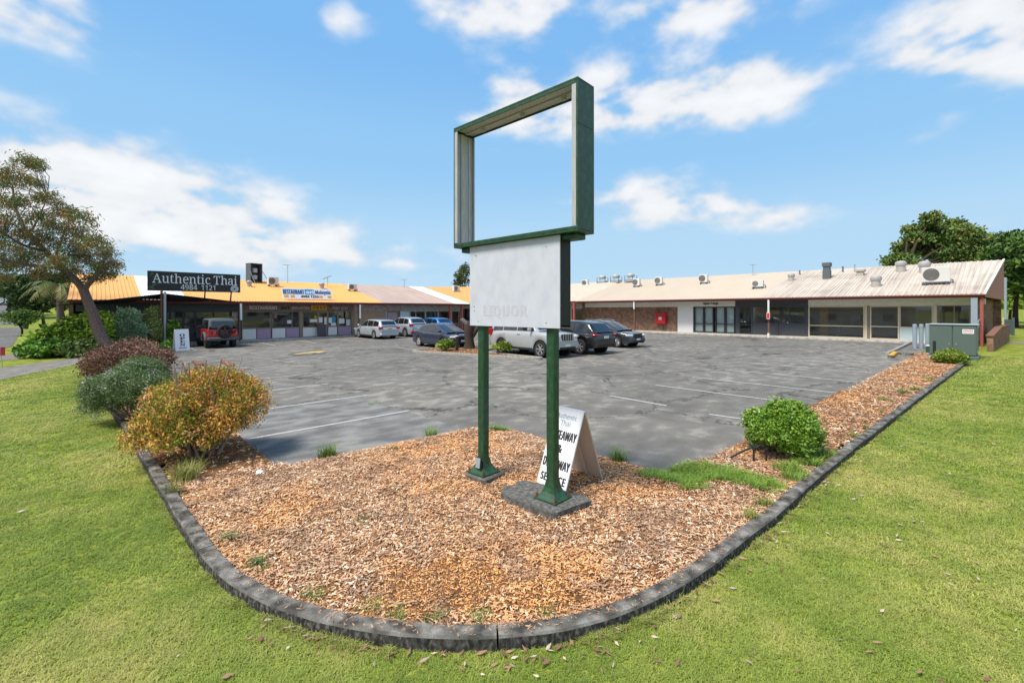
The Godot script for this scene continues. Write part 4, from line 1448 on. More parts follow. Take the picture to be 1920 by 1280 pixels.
	var root := Node3D.new()
	root.name = numbered("kerb")
	root.set_meta("kind", "structure")
	add_child(root)
	kerb_piece(resample(PackedVector2Array([Vector2(27.4, -3.75), Vector2(35.8, -3.85)]), 0.4), 0.15, 0.13, M.pale_kerb, root)
	kerb_piece(resample(PackedVector2Array([Vector2(28.0, -2.95), Vector2(28.1, -3.7)]), 0.2), 0.15, 0.12, M.kerb_concrete, root)
	# rusty wheel stops and timbers behind the orange shrub
	for q in [[370, 683, "worn brown timber wheel stop lying behind the orange shrub"], [425, 683, "second worn timber wheel stop behind the orange shrub"]]:
		var w := thing("wheel_stop", q[2], "wheel stop", gp(q[0], q[1]))
		k = MB.new()
		k.cbox(Vector3(0, 0.05, 0), Vector3(0.22, 0.12, 1.9), 0.02)
		obj("block", k, M.brick_cap, w)
	# garden taps and hose fittings by the green bush
	var tp := gp(1413, 866, 0.07)
	var irr := thing("garden_tap", "pair of black irrigation risers with green valve handles before the green bush", "tap", Vector3(tp.x, bed_h(tp.x, tp.z) - 0.02, tp.z), deg_to_rad(YAW * -1.0))
	for x in [0.0, 0.19]:
		k = MB.new()
		k.bar(Vector3(x, 0, 0), Vector3(x + 0.01, 0.2, 0), 0.014, 8)
		k.lathe([Vector2(0.022, 0), Vector2(0.026, 0.03), Vector2(0.02, 0.05)], 10, Transform3D(Basis(), Vector3(x + 0.01, 0.18, 0)))
		obj("riser", k, M.plastic_black, irr)
	k = MB.new()
	k.tube([Vector3(-0.36, 0.1, 0.05), Vector3(-0.2, 0.17, 0.02), Vector3(-0.05, 0.22, 0), Vector3(0.04, 0.23, 0)], [0.015, 0.015, 0.015, 0.02], 8)
	k.tube([Vector3(0.04, 0.23, 0), Vector3(0.1, 0.27, 0), Vector3(0.17, 0.28, 0), Vector3(0.2, 0.22, 0), Vector3(0.2, 0.14, 0.01)], [0.013, 0.013, 0.013, 0.013, 0.013], 8)
	obj("hose", k, M.plastic_black, irr)
	k = MB.new()
	k.cbox(Vector3(-0.03, 0.27, 0), Vector3(0.13, 0.03, 0.04), 0.01, Basis(Vector3.BACK, -0.6))
	obj("valve_handle", k, M.bin_green, irr)
	# bits of litter in the bed
	var stake := gp(487, 872, 0.08)
	var sk := thing("garden_stake", "bent black steel stake at the corner of the parking slab", "stake", Vector3(stake.x - 0.08, bed_h(stake.x, stake.z) - 0.03, stake.z - 0.05))
	k = MB.new()
	k.tube([Vector3(-0.05, 0, 0.08), Vector3(0.01, 0.16, 0.0), Vector3(0.05, 0.27, -0.04), Vector3(0.02, 0.33, -0.04)], [0.009, 0.009, 0.009, 0.008], 6)
	obj("rod", k, M.black_steel, sk)
	var pk := gp(488, 884, 0.1)
	var pc := thing("litter_scrap", "crumpled scrap of white wrapper lying on the bark", "litter", Vector3(pk.x, bed_h(pk.x, pk.z) + 0.012, pk.z), 0.7)
	k = MB.new()
	k.quad(Vector3(-0.07, 0, -0.03), Vector3(0.0, 0.03, -0.045), Vector3(0.01, 0.012, 0.03), Vector3(-0.06, 0.0, 0.04))
	k.quad(Vector3(0.0, 0.03, -0.045), Vector3(0.07, 0.005, -0.02), Vector3(0.06, 0.0, 0.04), Vector3(0.01, 0.012, 0.03))
	obj("wrapper", k, M.sign_white, pc)

# ---------------------------------------------------------------- shops
const RX := 37.4      # wall of the wing beside the lawn
const RE := 36.0      # its eave
const RR := 44.5      # its high edge
const LZ := -38.5     # wall of the restaurant wing
const LE := -37.0
const LR := -46.0
const RK := (5.79 - 3.37) / (44.5 - 36.0)
const LK := (5.12 - 3.1) / 9.0

func roof_r(px: float, py: float) -> Vector3:
	var d := ray(px, py)
	var t := (3.37 - 36.0 * RK - EYE) / (d.y - RK * d.x)
	return Vector3(0, EYE, 0) + d * t

func roof_l(px: float, py: float) -> Vector3:
	var d := ray(px, py)
	var t := (3.1 - 37.0 * LK - EYE) / (d.y + LK * d.z)
	return Vector3(0, EYE, 0) + d * t

func zend(x: float) -> float:
	return -0.86 + (x - 36.0) * 0.0765

# a piece of a facade: u along the wall, y up, d outwards from the wall
func fpart(side: String, parent: Node3D, called: String, m: Material, u0: float, u1: float, y0: float, y1: float, d0: float, d1: float, ch := 0.0) -> MeshInstance3D:
	if side == "L":
		return slab(called, m, parent, Vector3(minf(u0, u1), y0, LZ + d0), Vector3(maxf(u0, u1), y1, LZ + d1), ch)
	return slab(called, m, parent, Vector3(RX - d1, y0, minf(u0, u1)), Vector3(RX - d0, y1, maxf(u0, u1)), ch)

func win(side: String, parent: Node3D, u0: float, u1: float, y0: float, y1: float, fm: Material, bars := [], sills := [], pm: Material = null, fw := 0.06, called := "window") -> MeshInstance3D:
	var k := MB.new()
	var lo := minf(u0, u1)
	var hi := maxf(u0, u1)
	var put := func(a: float, b: float, c: float, d: float) -> void:
		if side == "L":
			k.aabb(Vector3(a, c, LZ - 0.05), Vector3(b, d, LZ + 0.05))
		else:
			k.aabb(Vector3(RX - 0.05, c, a), Vector3(RX + 0.05, d, b))
	put.call(lo, lo + fw, y0, y1)
	put.call(hi - fw, hi, y0, y1)
	put.call(lo + fw, hi - fw, y0, y0 + fw)
	put.call(lo + fw, hi - fw, y1 - fw, y1)
	for b in bars:
		put.call(b - fw / 2, b + fw / 2, y0 + fw, y1 - fw)
	var base: Vector3 = parent.position
	var w := obj(called, k, fm, parent, -base)
	for s in sills:
		fpart(side, w, "transom", fm, lo + fw, hi - fw, s - 0.03, s + 0.03, -0.052, 0.052)
	var cuts := [lo + fw]
	var bb: Array = bars.duplicate()
	bb.sort()
	for b in bb:
		cuts.append(b - fw / 2)
		cuts.append(b + fw / 2)
	cuts.append(hi - fw)
	for i in range(0, cuts.size(), 2):
		fpart(side, w, "pane", pm if pm else M.pane, cuts[i], cuts[i + 1], y0 + fw, y1 - fw, -0.008, 0.0)
	return w

func roof_sheets(side: String, parent: Node3D, u0: float, u1: float, m: Material) -> void:
	# every pan between two ribs has weathered a little differently, in runs down the slope
	var base := (m as StandardMaterial3D).albedo_color.srgb_to_linear()
	var grime := 0.1
	if m == M.roof_streaked:
		grime = 0.62
	elif m == M.roof_mauve:
		grime = 0.3
	var run := noise(0.35, 3, 61)
	var n := maxi(1, roundi((u1 - u0) / 0.762))
	var w := (u1 - u0) / n
	for i in n:
		var k := MB.new()
		k.colored = true
		var prof := []
		for r in 4:
			var o := w * r / 4.0
			prof.append_array([Vector2(o, 0.0), Vector2(o + w * 0.13, 0.0), Vector2(o + w * 0.165, 0.032), Vector2(o + w * 0.215, 0.032)])
		prof.append(Vector2(w, 0.0))
		var lap := 0.002 * (i % 2)
		var j := rng.randf_range(-0.02, 0.02)
		for e in prof.size() - 1:
			var p: Vector2 = prof[e]
			var q: Vector2 = prof[e + 1]
			if side == "R":
				var za := -(u0 + i * w + p.x)
				var zb := -(u0 + i * w + q.x)
				var a := Vector3(RE - 0.14 + j, 3.37 - 0.14 * RK + p.y + lap, za)
				var b := Vector3(RE - 0.14 + j, 3.37 - 0.14 * RK + q.y + lap, zb)
				var sa := 0.0
				if za > -1.9:
					sa = 0.65 * (1.9 + za) / 1.05
				var sb := 0.0
				if zb > -1.9:
					sb = 0.65 * (1.9 + zb) / 1.05
				weathered_run(k, a, Vector3(RR, 5.79 + p.y + lap, za + sa), Vector3(RR, 5.79 + q.y + lap, zb + sb), b, base, grime, run, u0 + i * w + p.x)
			else:
				var xa := u0 + i * w + p.x
				var xb := u0 + i * w + q.x
				var a := Vector3(xa, 3.1 - 0.14 * LK + p.y + lap, LE + 0.14 + j)
				var b := Vector3(xb, 3.1 - 0.14 * LK + q.y + lap, LE + 0.14 + j)
				weathered_run(k, a, Vector3(xa, 5.12 + p.y + lap, LR), Vector3(xb, 5.12 + q.y + lap, LR), b, base, grime, run, u0 + i * w + p.x)
		obj("roof_sheet", k, M.roof_sheeting, parent, -parent.position)

func weathered_run(k: MB, a: Vector3, b: Vector3, c: Vector3, d: Vector3, base: Color, grime: float, run: FastNoiseLite, u: float) -> void:
	var n := 9
	for s in n:
		var t0 := s / float(n)
		var t1 := (s + 1) / float(n)
		var g := clampf(0.28 + run.get_noise_2d(u * 26.0, t0 * 4.0) * 0.75 + run.get_noise_2d(u * 1.1, t0 * 7.0 + 40.0) * 0.5, 0.0, 1.0) * grime
		k.col = base.lerp(base * Color(0.3, 0.27, 0.25), g)
		k.quad(a.lerp(b, t0), a.lerp(b, t1), d.lerp(c, t1), d.lerp(c, t0))

func build_right_wing() -> void:
	var t := thing("shop_building", "long low brick shop wing under a cream ribbed metal roof", "building", Vector3(40.0, gy(40, -15), -15))
	var z := func(px: float) -> float: return on_x(px, RX)
	var zf := -29.6
	var f0 := 0.575
	var hd := 2.73
	# floor, step, walls behind
	slab("step", M.band_grey, t, Vector3(35.9, 0.2, zf), Vector3(RX + 0.05, f0, z.call(1752.0)), 0.01)
	slab("floor", M.inside_floor, t, Vector3(RX + 0.06, 0.2, zf), Vector3(RR - 0.2, f0 + 0.004, -1.2))
	slab("back_wall", M.brick, t, Vector3(RR - 0.16, 0, zf), Vector3(RR, 5.7, -0.3))
	slab("inner_wall", M.inside_wall, t, Vector3(41.6, f0 + 0.01, -13.2), Vector3(41.7, 3.15, -1.3))
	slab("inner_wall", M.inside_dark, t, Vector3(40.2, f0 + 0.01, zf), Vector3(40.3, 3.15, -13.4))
	slab("inner_wall", M.inside_wall, t, Vector3(RX + 0.2, f0 + 0.01, -13.35), Vector3(41.7, 3.15, -13.25))
	slab("ceiling", M.inside_wall, t, Vector3(RX + 0.06, 3.16, zf), Vector3(RR - 0.2, 3.2, -1.2))
	slab("soffit", M.soffit, t, Vector3(RE + 0.06, 3.21, zf), Vector3(RX + 0.04, 3.25, -0.95))
	slab("fascia", M.fascia_red, t, Vector3(RE - 0.06, 3.16, zf), Vector3(RE + 0.055, 3.325, -0.9), 0.01)
	var gut := MB.new()
	gut.tube([Vector3(RE - 0.12, 3.29, zf), Vector3(RE - 0.12, 3.29, -0.85)], [0.055, 0.055], 8)
	obj("gutter", gut, M.fascia_red, t, -t.position)
	# roof in sheets; those towards the lawn are weathered
	roof_sheets("R", t, 0.86, 12.3, M.roof_streaked)
	roof_sheets("R", t, 12.3, 29.62, M.roof_cream)
	# gable
	var e0 := Vector3(RE - 0.05, 0, zend(RE - 0.05) - 0.02)
	var e1 := Vector3(RR, 0, zend(RR) - 0.02)
	var al := (e1 - e0).normalized()
	var xf := Transform3D(Basis(al, Vector3.UP, al.cross(Vector3.UP)), e0)
	var k := MB.new()
	k.prism(PackedVector2Array([Vector2(0, 3.17), Vector2(0, 3.32), Vector2(8.55, 5.74), Vector2(8.55, 3.12)]), xf, 0.05)
	obj("gable", k, M.gable_red, t, -t.position)
	k = MB.new()
	k.prism(PackedVector2Array([Vector2(-0.1, 3.33), Vector2(-0.1, 3.42), Vector2(8.6, 5.86), Vector2(8.6, 5.76)]), xf, 0.09)
	obj("barge_capping", k, M.roof_white, t, -t.position)
	k = MB.new()
	k.prism(PackedVector2Array([Vector2(1.9, 0.1), Vector2(1.9, 3.13), Vector2(8.5, 3.13), Vector2(8.5, 0.1)]), Transform3D(xf.basis, xf.origin + Vector3(0, 0, -0.42)), -0.2)
	obj("end_wall", k, M.brick, t, -t.position)
	slab("lamp_box", M.unit_white, t, Vector3(36.8, 2.78, -0.95), Vector3(37.35, 3.12, -0.85), 0.01)
	# facade, from the corner to the lawn
	fpart("R", t, "brick_wall", M.brick, zf, z.call(1271.0), 0.3, hd, -0.2, 0.0)
	fpart("R", t, "band", M.band_cream, zf, z.call(1379.0), hd + 0.002, 3.2, -0.2, 0.03)
	fpart("R", t, "white_wall", M.wall_white, z.call(1271.0) + 0.002, z.call(1300.0), f0, hd, -0.2, 0.02)
	words("lettering", "Open 7 days", M.ink_black, t, Transform3D(Basis(Vector3.UP, -PI / 2), Vector3(RX - 0.036, 2.98, z.call(1333.0)) - t.position), 1.25, 0.26, "Droid Sans", true)
	words("lettering", "6am", M.text_pale, t, Transform3D(Basis(Vector3.UP, -PI / 2), Vector3(RX - 0.036, 2.97, z.call(1359.0)) - t.position), 0.34, 0.14)
	# grille doors
	var gz := [1301.5, 1320.0, 1338.5, 1341.5, 1360.0, 1378.5]
	for i in [0, 1, 3, 4]:
		var a: float = z.call(gz[i])
		var b: float = z.call(gz[i + 1])
		var w := win("R", t, a, b, f0, hd, M.frame_dark, [], [f0 + 0.75], M.pane, 0.07, "door")
		fpart("R", w, "curtain", M.curtain_teal, a + 0.08, b - 0.08, f0 + 0.1, hd - 0.08, -0.16, -0.13)
		k = MB.new()
		for j in 5:
			var zz := lerpf(a + 0.1, b - 0.1, j / 4.0)
			k.box(Vector3(RX - 0.062, (f0 + hd) / 2, zz), Vector3(0.016, hd - f0 - 0.1, 0.022))
		for j in 4:
			for yy in [f0 + 0.42, f0 + 1.05, f0 + 1.75]:
				var zz := lerpf(a + 0.1, b - 0.1, (j + 0.5) / 4.0)
				for q in 8:
					var an := TAU * q / 8.0
					var an2 := TAU * (q + 1) / 8.0
					k.bar(Vector3(RX - 0.062, yy + sin(an) * 0.1, zz + cos(an) * 0.075), Vector3(RX - 0.062, yy + sin(an2) * 0.1, zz + cos(an2) * 0.075), 0.011, 4)
		obj("grille", k, M.bars_black, w, -t.position)
	# charcoal shop
	fpart("R", t, "band", M.charcoal, z.call(1379.0) + 0.002, z.call(1516.0), hd + 0.002, 3.2, -0.2, 0.02)
	fpart("R", t, "pier", M.charcoal, z.call(1379.5), z.call(1386.0), f0, hd, -0.2, 0.02)
	fpart("R", t, "pier", M.charcoal, z.call(1511.0), z.call(1516.0), f0, hd, -0.2, 0.02)
	win("R", t, z.call(1386.0), z.call(1411.0), f0, hd, M.charcoal, [], [f0 + 0.75], null, 0.07, "door")
	win("R", t, z.call(1411.0), z.call(1511.0), f0 + 0.86, hd, M.charcoal, [z.call(1480.0)])
	fpart("R", t, "stall_riser", M.charcoal, z.call(1411.2), z.call(1460.0), f0, f0 + 0.86, -0.1, 0.03)
	fpart("R", t, "stall_riser", M.charcoal, z.call(1460.6), z.call(1511.0), f0, f0 + 0.86, -0.1, 0.03)
	# glazed shops
	fpart("R", t, "band", M.band_cream, z.call(1516.0) + 0.002, z.call(1822.0), hd + 0.002, 3.2, -0.2, 0.03)
	win("R", t, z.call(1516.5), z.call(1622.0), f0, hd, M.frame_beige, [], [f0 + 0.8], null, 0.07)
	fpart("R", t, "pier", M.frame_beige, z.call(1622.5), z.call(1627.0), f0, hd, -0.1, 0.12, 0.01)
	fpart("R", t, "pier", M.frame_brown, z.call(1627.2), z.call(1631.5), f0, hd, -0.1, 0.08, 0.01)
	win("R", t, z.call(1632.0), z.call(1687.0), f0, hd, M.frame_beige, [], [f0 + 0.82], null, 0.07)
	win("R", t, z.call(1687.5), z.call(1750.0), f0 + 0.78, hd, M.frame_beige, [], [], null, 0.05)
	fpart("R", t, "stall_riser", M.panel_aqua, z.call(1687.5), z.call(1750.0), f0, f0 + 0.78, -0.05, 0.03)
	fpart("R", t, "pier", M.frame_beige, z.call(1750.5), z.call(1758.0), f0, hd, -0.1, 0.1, 0.01)
	win("R", t, z.call(1758.5), z.call(1820.0), f0, hd, M.frame_brown, [z.call(1790.0)], [], null, 0.06)
	# fire hose cabinet, posts
	for q in [[1190.0, "b"], [1442.0, "w"]]:
		var zz := on_x(q[0], 36.05)
		slab("verandah_post", M.post_brown, t, Vector3(36.0, 0.25, zz - 0.06), Vector3(36.12, 3.16, zz + 0.06), 0.006)
		k = MB.new()
		if q[1] == "b":
			k.bar(Vector3(35.94, 2.55, zz + 0.02), Vector3(35.94, 3.2, zz + 0.02), 0.075, 10)
		else:
			k.bar(Vector3(35.93, 2.3, zz + 0.02), Vector3(35.93, 3.2, zz + 0.02), 0.07, 10)
			var k9 := MB.new()
			k9.bar(Vector3(35.93, 0.35, zz + 0.02), Vector3(35.93, 0.78, zz + 0.02), 0.085, 10)
			obj("pipe_boot", k9, M.pvc_white, t, -t.position)
		obj("downpipe", k, M.pvc_white, t, -t.position)
	var pz := on_x(1441.0, 35.85)
	var rs := thing("parking_sign", "small red and white sign strapped to the shop verandah post", "sign", Vector3(35.84, 2.05, pz))
	k = MB.new()
	k.cbox(Vector3.ZERO, Vector3(0.02, 0.48, 0.22), 0.004)
	obj("plate", k, M.sign_white, rs)
	k = MB.new()
	k.cbox(Vector3(-0.012, 0, 0), Vector3(0.01, 0.4, 0.18), 0.003)
	obj("red_field", k, M.sign_red, rs)
	slab("verandah_post", M.post_red, t, Vector3(36.0, 0.2, on_x(1838.0, 36.1)), Vector3(36.2, 3.16, on_x(1845.0, 36.1)), 0.01)
	var cb := slab("service_pillar", M.steel_blue, t, Vector3(35.92, 0.15, on_x(1821.0, 36.0)), Vector3(36.3, 3.155, on_x(1834.0, 36.0)), 0.01)
	var hz := z.call(1242.0) as float
	var fh := thing("fire_hose_cabinet", "red metal fire hose cabinet fixed to the brick wall", "fire cabinet", Vector3(RX - 0.2, y_on_x(1242, 607, RX), hz))
	k = MB.new()
	k.cbox(Vector3(0, 0.52, 0), Vector3(0.38, 1.04, 0.98), 0.03)
	obj("case", k, M.hose_red, fh)
	k = MB.new()
	k.cbox(Vector3(-0.2, 0.52, -0.03), Vector3(0.02, 0.94, 0.84), 0.008)
	var dd := obj("door", k, M.hose_red, fh)
	k = MB.new()
	k.cbox(Vector3(-0.213, 0.5, 0.02), Vector3(0.008, 0.24, 0.27), 0.002)
	obj("label", k, M.sign_white, dd)
	k = MB.new()
	for q in [[0.58, 0.24], [0.52, 0.2], [0.46, 0.24], [0.41, 0.14]]:
		k.box(Vector3(-0.219, q[0], 0.02), Vector3(0.004, 0.025, q[1]))
	obj("print", k, M.sign_red, dd)
	k = MB.new()
	k.bar(Vector3(0.1, 0.02, 0.1), Vector3(0.1, -0.95, 0.1), 0.03, 8)
	obj("pipe", k, M.post_brown, fh)
	# what shows inside the glazed shop
	var ca := thing("display_screen", "tall timber slat screen standing inside the glazed shop", "screen", Vector3(39.0, f0, on_x(1546.0, 39.0)))
	for i in 6:
		k = MB.new()
		k.cbox(Vector3(0, 0.2 + i * 0.36, 0), Vector3(0.06, 0.33, 0.55), 0.01)
		obj("plank", k, M.timber, ca)
	for q in [-0.22, 0.22]:
		k = MB.new()
		k.box(Vector3(0.05, 1.1, q), Vector3(0.04, 2.2, 0.04))
		obj("leg", k, M.timber, ca)
	var tb := thing("table", "pale table with white cloth inside the glazed shop window", "table", Vector3(39.4, f0, on_x(1561.0, 39.4)))
	k = MB.new()
	k.cbox(Vector3(0, 0.76, 0), Vector3(0.8, 0.1, 0.95), 0.02)
	obj("top", k, M.panel_white, tb)
	for q in [[-0.35, -0.42], [0.35, -0.42], [-0.35, 0.42], [0.35, 0.42]]:
		k = MB.new()
		k.box(Vector3(q[0], 0.36, q[1]), Vector3(0.05, 0.72, 0.05))
		obj("leg", k, M.frame_alu, tb)
	# ramp with low brick wall at the end of the wing
	var rw := thing("ramp_wall", "low brick ramp wall with a steel handrail at the end of the shops", "wall", Vector3(34.2, gy(34, -0.8), -0.62))
	k = MB.new()
	k.prism(PackedVector2Array([Vector2(-1.6, -0.1), Vector2(-1.6, 0.72), Vector2(2.6, 1.05), Vector2(7.5, 1.05), Vector2(7.5, -0.1)]), Transform3D(Basis(Vector3.UP, -0.06), Vector3(0, 0, 0)), 0.23)
	obj("brickwork", k, M.brick, rw)
	k = MB.new()
	k.prism(PackedVector2Array([Vector2(-1.64, 0.725), Vector2(-1.64, 0.79), Vector2(2.6, 1.12), Vector2(7.5, 1.12), Vector2(7.5, 1.055), Vector2(2.6, 1.055)]), Transform3D(Basis(Vector3.UP, -0.06), Vector3(0, 0, -0.03)), 0.29)
	obj("coping", k, M.brick_cap, rw)
	k = MB.new()
	k.tube([Vector3(-2.2, 0, -0.5), Vector3(-2.2, 1.0, -0.5), Vector3(-2.0, 1.15, -0.5), Vector3(1.5, 1.5, -0.45), Vector3(3.5, 1.6, -0.4)], [0.025, 0.025, 0.025, 0.025, 0.025], 8)
	for i in 5:
		k.bar(Vector3(-1.4 + i * 1.0, 0.3, -0.48), Vector3(-1.4 + i * 1.0, 1.2 + i * 0.085, -0.48), 0.014, 6)
	obj("handrail", k, M.galvanised, rw)
	# things on the roof
	for q in [[1755, 533, 1.3, 0.92, "large white air conditioner on the streaked roof near the gable"], [1421, 541, 0.85, 0.52, "low pale air conditioner half way up the cream roof"], [1320, 532, 0.72, 0.72, "white air conditioner on the roof above the lettered cream band"], [1236, 535, 0.72, 0.7, "white air conditioner on the roof above the fire hose cabinet"], [1194, 538, 0.75, 0.72, "white air conditioner on the roof left of the fire hose cabinet"], [1098, 538, 0.72, 0.72, "white air conditioner on the roof above the corner canopy"]]:
		aircon(roof_r(q[0], q[1]), -PI / 2 + 0.1, q[2], q[3], q[4], "air conditioners on the cream roof", RK)
	for q in [[1643, 537, 0.32, "squat round turbine vent low on the streaked roof"], [1690, 509, 0.33, "round turbine vent near the top of the streaked roof"], [1734, 511, 0.34, "round turbine vent beside the large air conditioner"], [1484, 526, 0.25, "small white turbine vent on the cream roof"]]:
		vent(roof_r(q[0], q[1]), q[2], q[3])
	var fp := roof_r(1551, 522)
	var fl := thing("exhaust_flue", "stepped grey metal exhaust flue on the cream roof", "flue", fp)
	k = MB.new()
	k.cbox(Vector3(0, 0.25, 0), Vector3(0.48, 0.7, 0.48), 0.01)
	obj("base", k, M.duct_grey, fl)
	k = MB.new()
	k.cbox(Vector3(0, 0.76, 0), Vector3(0.42, 0.34, 0.42), 0.01)
	obj("neck", k, M.duct_grey, fl)
	k = MB.new()
	k.cbox(Vector3(0, 1.06, 0), Vector3(0.54, 0.3, 0.54), 0.02)
	obj("cowl", k, M.duct_grey, fl)
	fp = roof_r(1614, 516)
	var bx := thing("roof_vent", "low grey box vent near the top of the cream roof", "vent", fp)
	k = MB.new()
	k.cbox(Vector3(0, 0.1, 0), Vector3(0.42, 0.4, 0.42), 0.02)
	obj("base", k, M.vent_grey, bx)
	k = MB.new()
	k.cbox(Vector3(0, 0.36, 0), Vector3(0.58, 0.18, 0.58), 0.03)
	obj("cap", k, M.vent_grey, bx)
	for q in [[1581, 510, 0.4, "short dark pipe vent on the cream roof"], [1603, 510, 0.55, "short brown pipe vent on the cream roof"], [1500, 515, 0.32, "stub pipe vent above the small turbine vent"]]:
		var pp := roof_r(q[0], q[1])
		var pv := thing("vent_pipe", q[3], "pipe", pp)
		k = MB.new()
		k.bar(Vector3(0, -0.05, 0), Vector3(0, q[2], 0), 0.05, 8)
		k.bar(Vector3(0, q[2], 0), Vector3(0, q[2] + 0.04, 0), 0.07, 8)
		obj("pipe", k, M.duct_grey if q[0] < 1590 else M.vent_grey, pv)
	antenna(roof_r(1412, 517), 1.0, "thin television aerial on the cream roof", false)
	# row of old condensers on a stand above the corner
	var rk := roof_r(1150, 534)
	for i in 3:
		var q := thing("condenser", ["rusted rooftop condenser of the row, the one beside the flat white air conditioner", "middle one of three rusted rooftop condensers on racks", "rusted rooftop condenser of the row, the one beside the lone white air conditioner"][i], "condenser", Vector3(rk.x + 1.0, rk.y + 0.25, rk.z + 1.6 - i * 1.9), 0.1 * i, "old condensers on the roof rack")
		for a in [[-0.4, -0.5], [0.4, -0.5], [-0.4, 0.5], [0.4, 0.5]]:
			k = MB.new()
			k.bar(Vector3(a[0], -0.45, a[1]), Vector3(a[0], 0.75, a[1]), 0.035, 6)
			obj("leg", k, M.duct_grey, q)
		k = MB.new()
		k.cbox(Vector3(0, 0.2, 0), Vector3(0.8, 0.3, 1.1), 0.03)
		obj("tray", k, M.galvanised, q)
		k = MB.new()
		k.lathe([Vector2(0.4, 0.6), Vector2(0.45, 0.8), Vector2(0.35, 0.95), Vector2(0, 0.98)], 12)
		obj("fan_cowl", k, M.vent_grey, q)

func aircon(at: Vector3, turn: float, w: float, h: float, label: String, group: String, slope := 0.25) -> void:
	var t := thing("air_conditioner", label, "air conditioner", at, turn, group)
	var d := w * 0.42
	var k := MB.new()
	k.cbox(Vector3(0, 0.14 + h / 2, 0), Vector3(w, h, d), 0.02)
	obj("case", k, M.unit_white, t)
	k = MB.new()
	k.lathe([Vector2(0, 0.012), Vector2(h * 0.4, 0.012), Vector2(h * 0.42, 0.0)], 20, Transform3D(Basis(Vector3.RIGHT, PI / 2), Vector3(-w * 0.16, 0.14 + h / 2, d / 2 + 0.002)))
	var f := obj("fan_grille", k, M.unit_fan, t)
	k = MB.new()
	for i in 5:
		var r := h * 0.4 * (i + 1) / 5.0
		k.lathe([Vector2(r - 0.008, 0.02), Vector2(r, 0.024), Vector2(r + 0.008, 0.02)], 16, Transform3D(Basis(Vector3.RIGHT, PI / 2), Vector3(-w * 0.16, 0.14 + h / 2, d / 2 + 0.002)))
	obj("guard", k, M.vent_grey, f)
	for x in [-w * 0.36, w * 0.36]:
		k = MB.new()
		k.box(Vector3(x, 0.05, 0), Vector3(0.06, 0.2, d * 1.15))
		obj("leg", k, M.duct_grey, t)
	k = MB.new()
	k.tube([Vector3(w / 2, 0.3, -d * 0.2), Vector3(w / 2 + 0.12, 0.26, -d * 0.2), Vector3(w / 2 + 0.15, 0.02, -d * 0.2)], [0.035, 0.035, 0.035], 6)
	obj("pipe", k, M.duct_grey, t)

func vent(at: Vector3, r: float, label: String) -> void:
	var t := thing("turbine_vent", label, "vent", at)
	var k := MB.new()
	k.lathe([Vector2(r * 0.82, -0.18), Vector2(r * 0.8, r * 1.15)], 20)
	obj("collar", k, M.vent_grey, t)
	k = MB.new()
	k.lathe([Vector2(r * 0.8, r * 1.1), Vector2(r * 0.95, r * 1.3), Vector2(r * 1.0, r * 1.65), Vector2(r * 0.93, r * 2.0), Vector2(r * 0.62, r * 2.28), Vector2(0, r * 2.36)], 24)
	var h := obj("head", k, M.vent_grey, t)
	k = MB.new()
	for i in 16:
		var a := TAU * i / 16.0
		k.tube([Vector3(cos(a) * r * 0.93, r * 1.25, sin(a) * r * 0.93), Vector3(cos(a + 0.15) * r * 1.01, r * 1.65, sin(a + 0.15) * r * 1.01), Vector3(cos(a + 0.3) * r * 0.93, r * 2.02, sin(a + 0.3) * r * 0.93)], [0.012, 0.012, 0.012], 4)
	obj("vanes", k, M.galvanised, h)

func antenna(at: Vector3, h: float, label: String, yagi: bool) -> void:
	var t := thing("aerial", label, "aerial", at)
	var k := MB.new()
	k.bar(Vector3(0, -0.1, 0), Vector3(0, h, 0), 0.022, 6)
	obj("mast", k, M.galvanised, t)
	k = MB.new()
	var ax := Vector3(0.8, 0.35, -0.25) if yagi else Vector3(0.5, 0, 0.2)
	k.bar(Vector3(0, h, 0) - ax * 0.6, Vector3(0, h, 0) + ax * 0.4, 0.018 if not yagi else 0.04, 6)
	for i in 6:
		var p := Vector3(0, h, 0) + ax * (-0.6 + i * 0.2)
		k.bar(p + Vector3(-0.08, 0, -0.24), p + Vector3(0.08, 0, 0.24), 0.01, 4)
	obj("boom", k, M.galvanised, t)

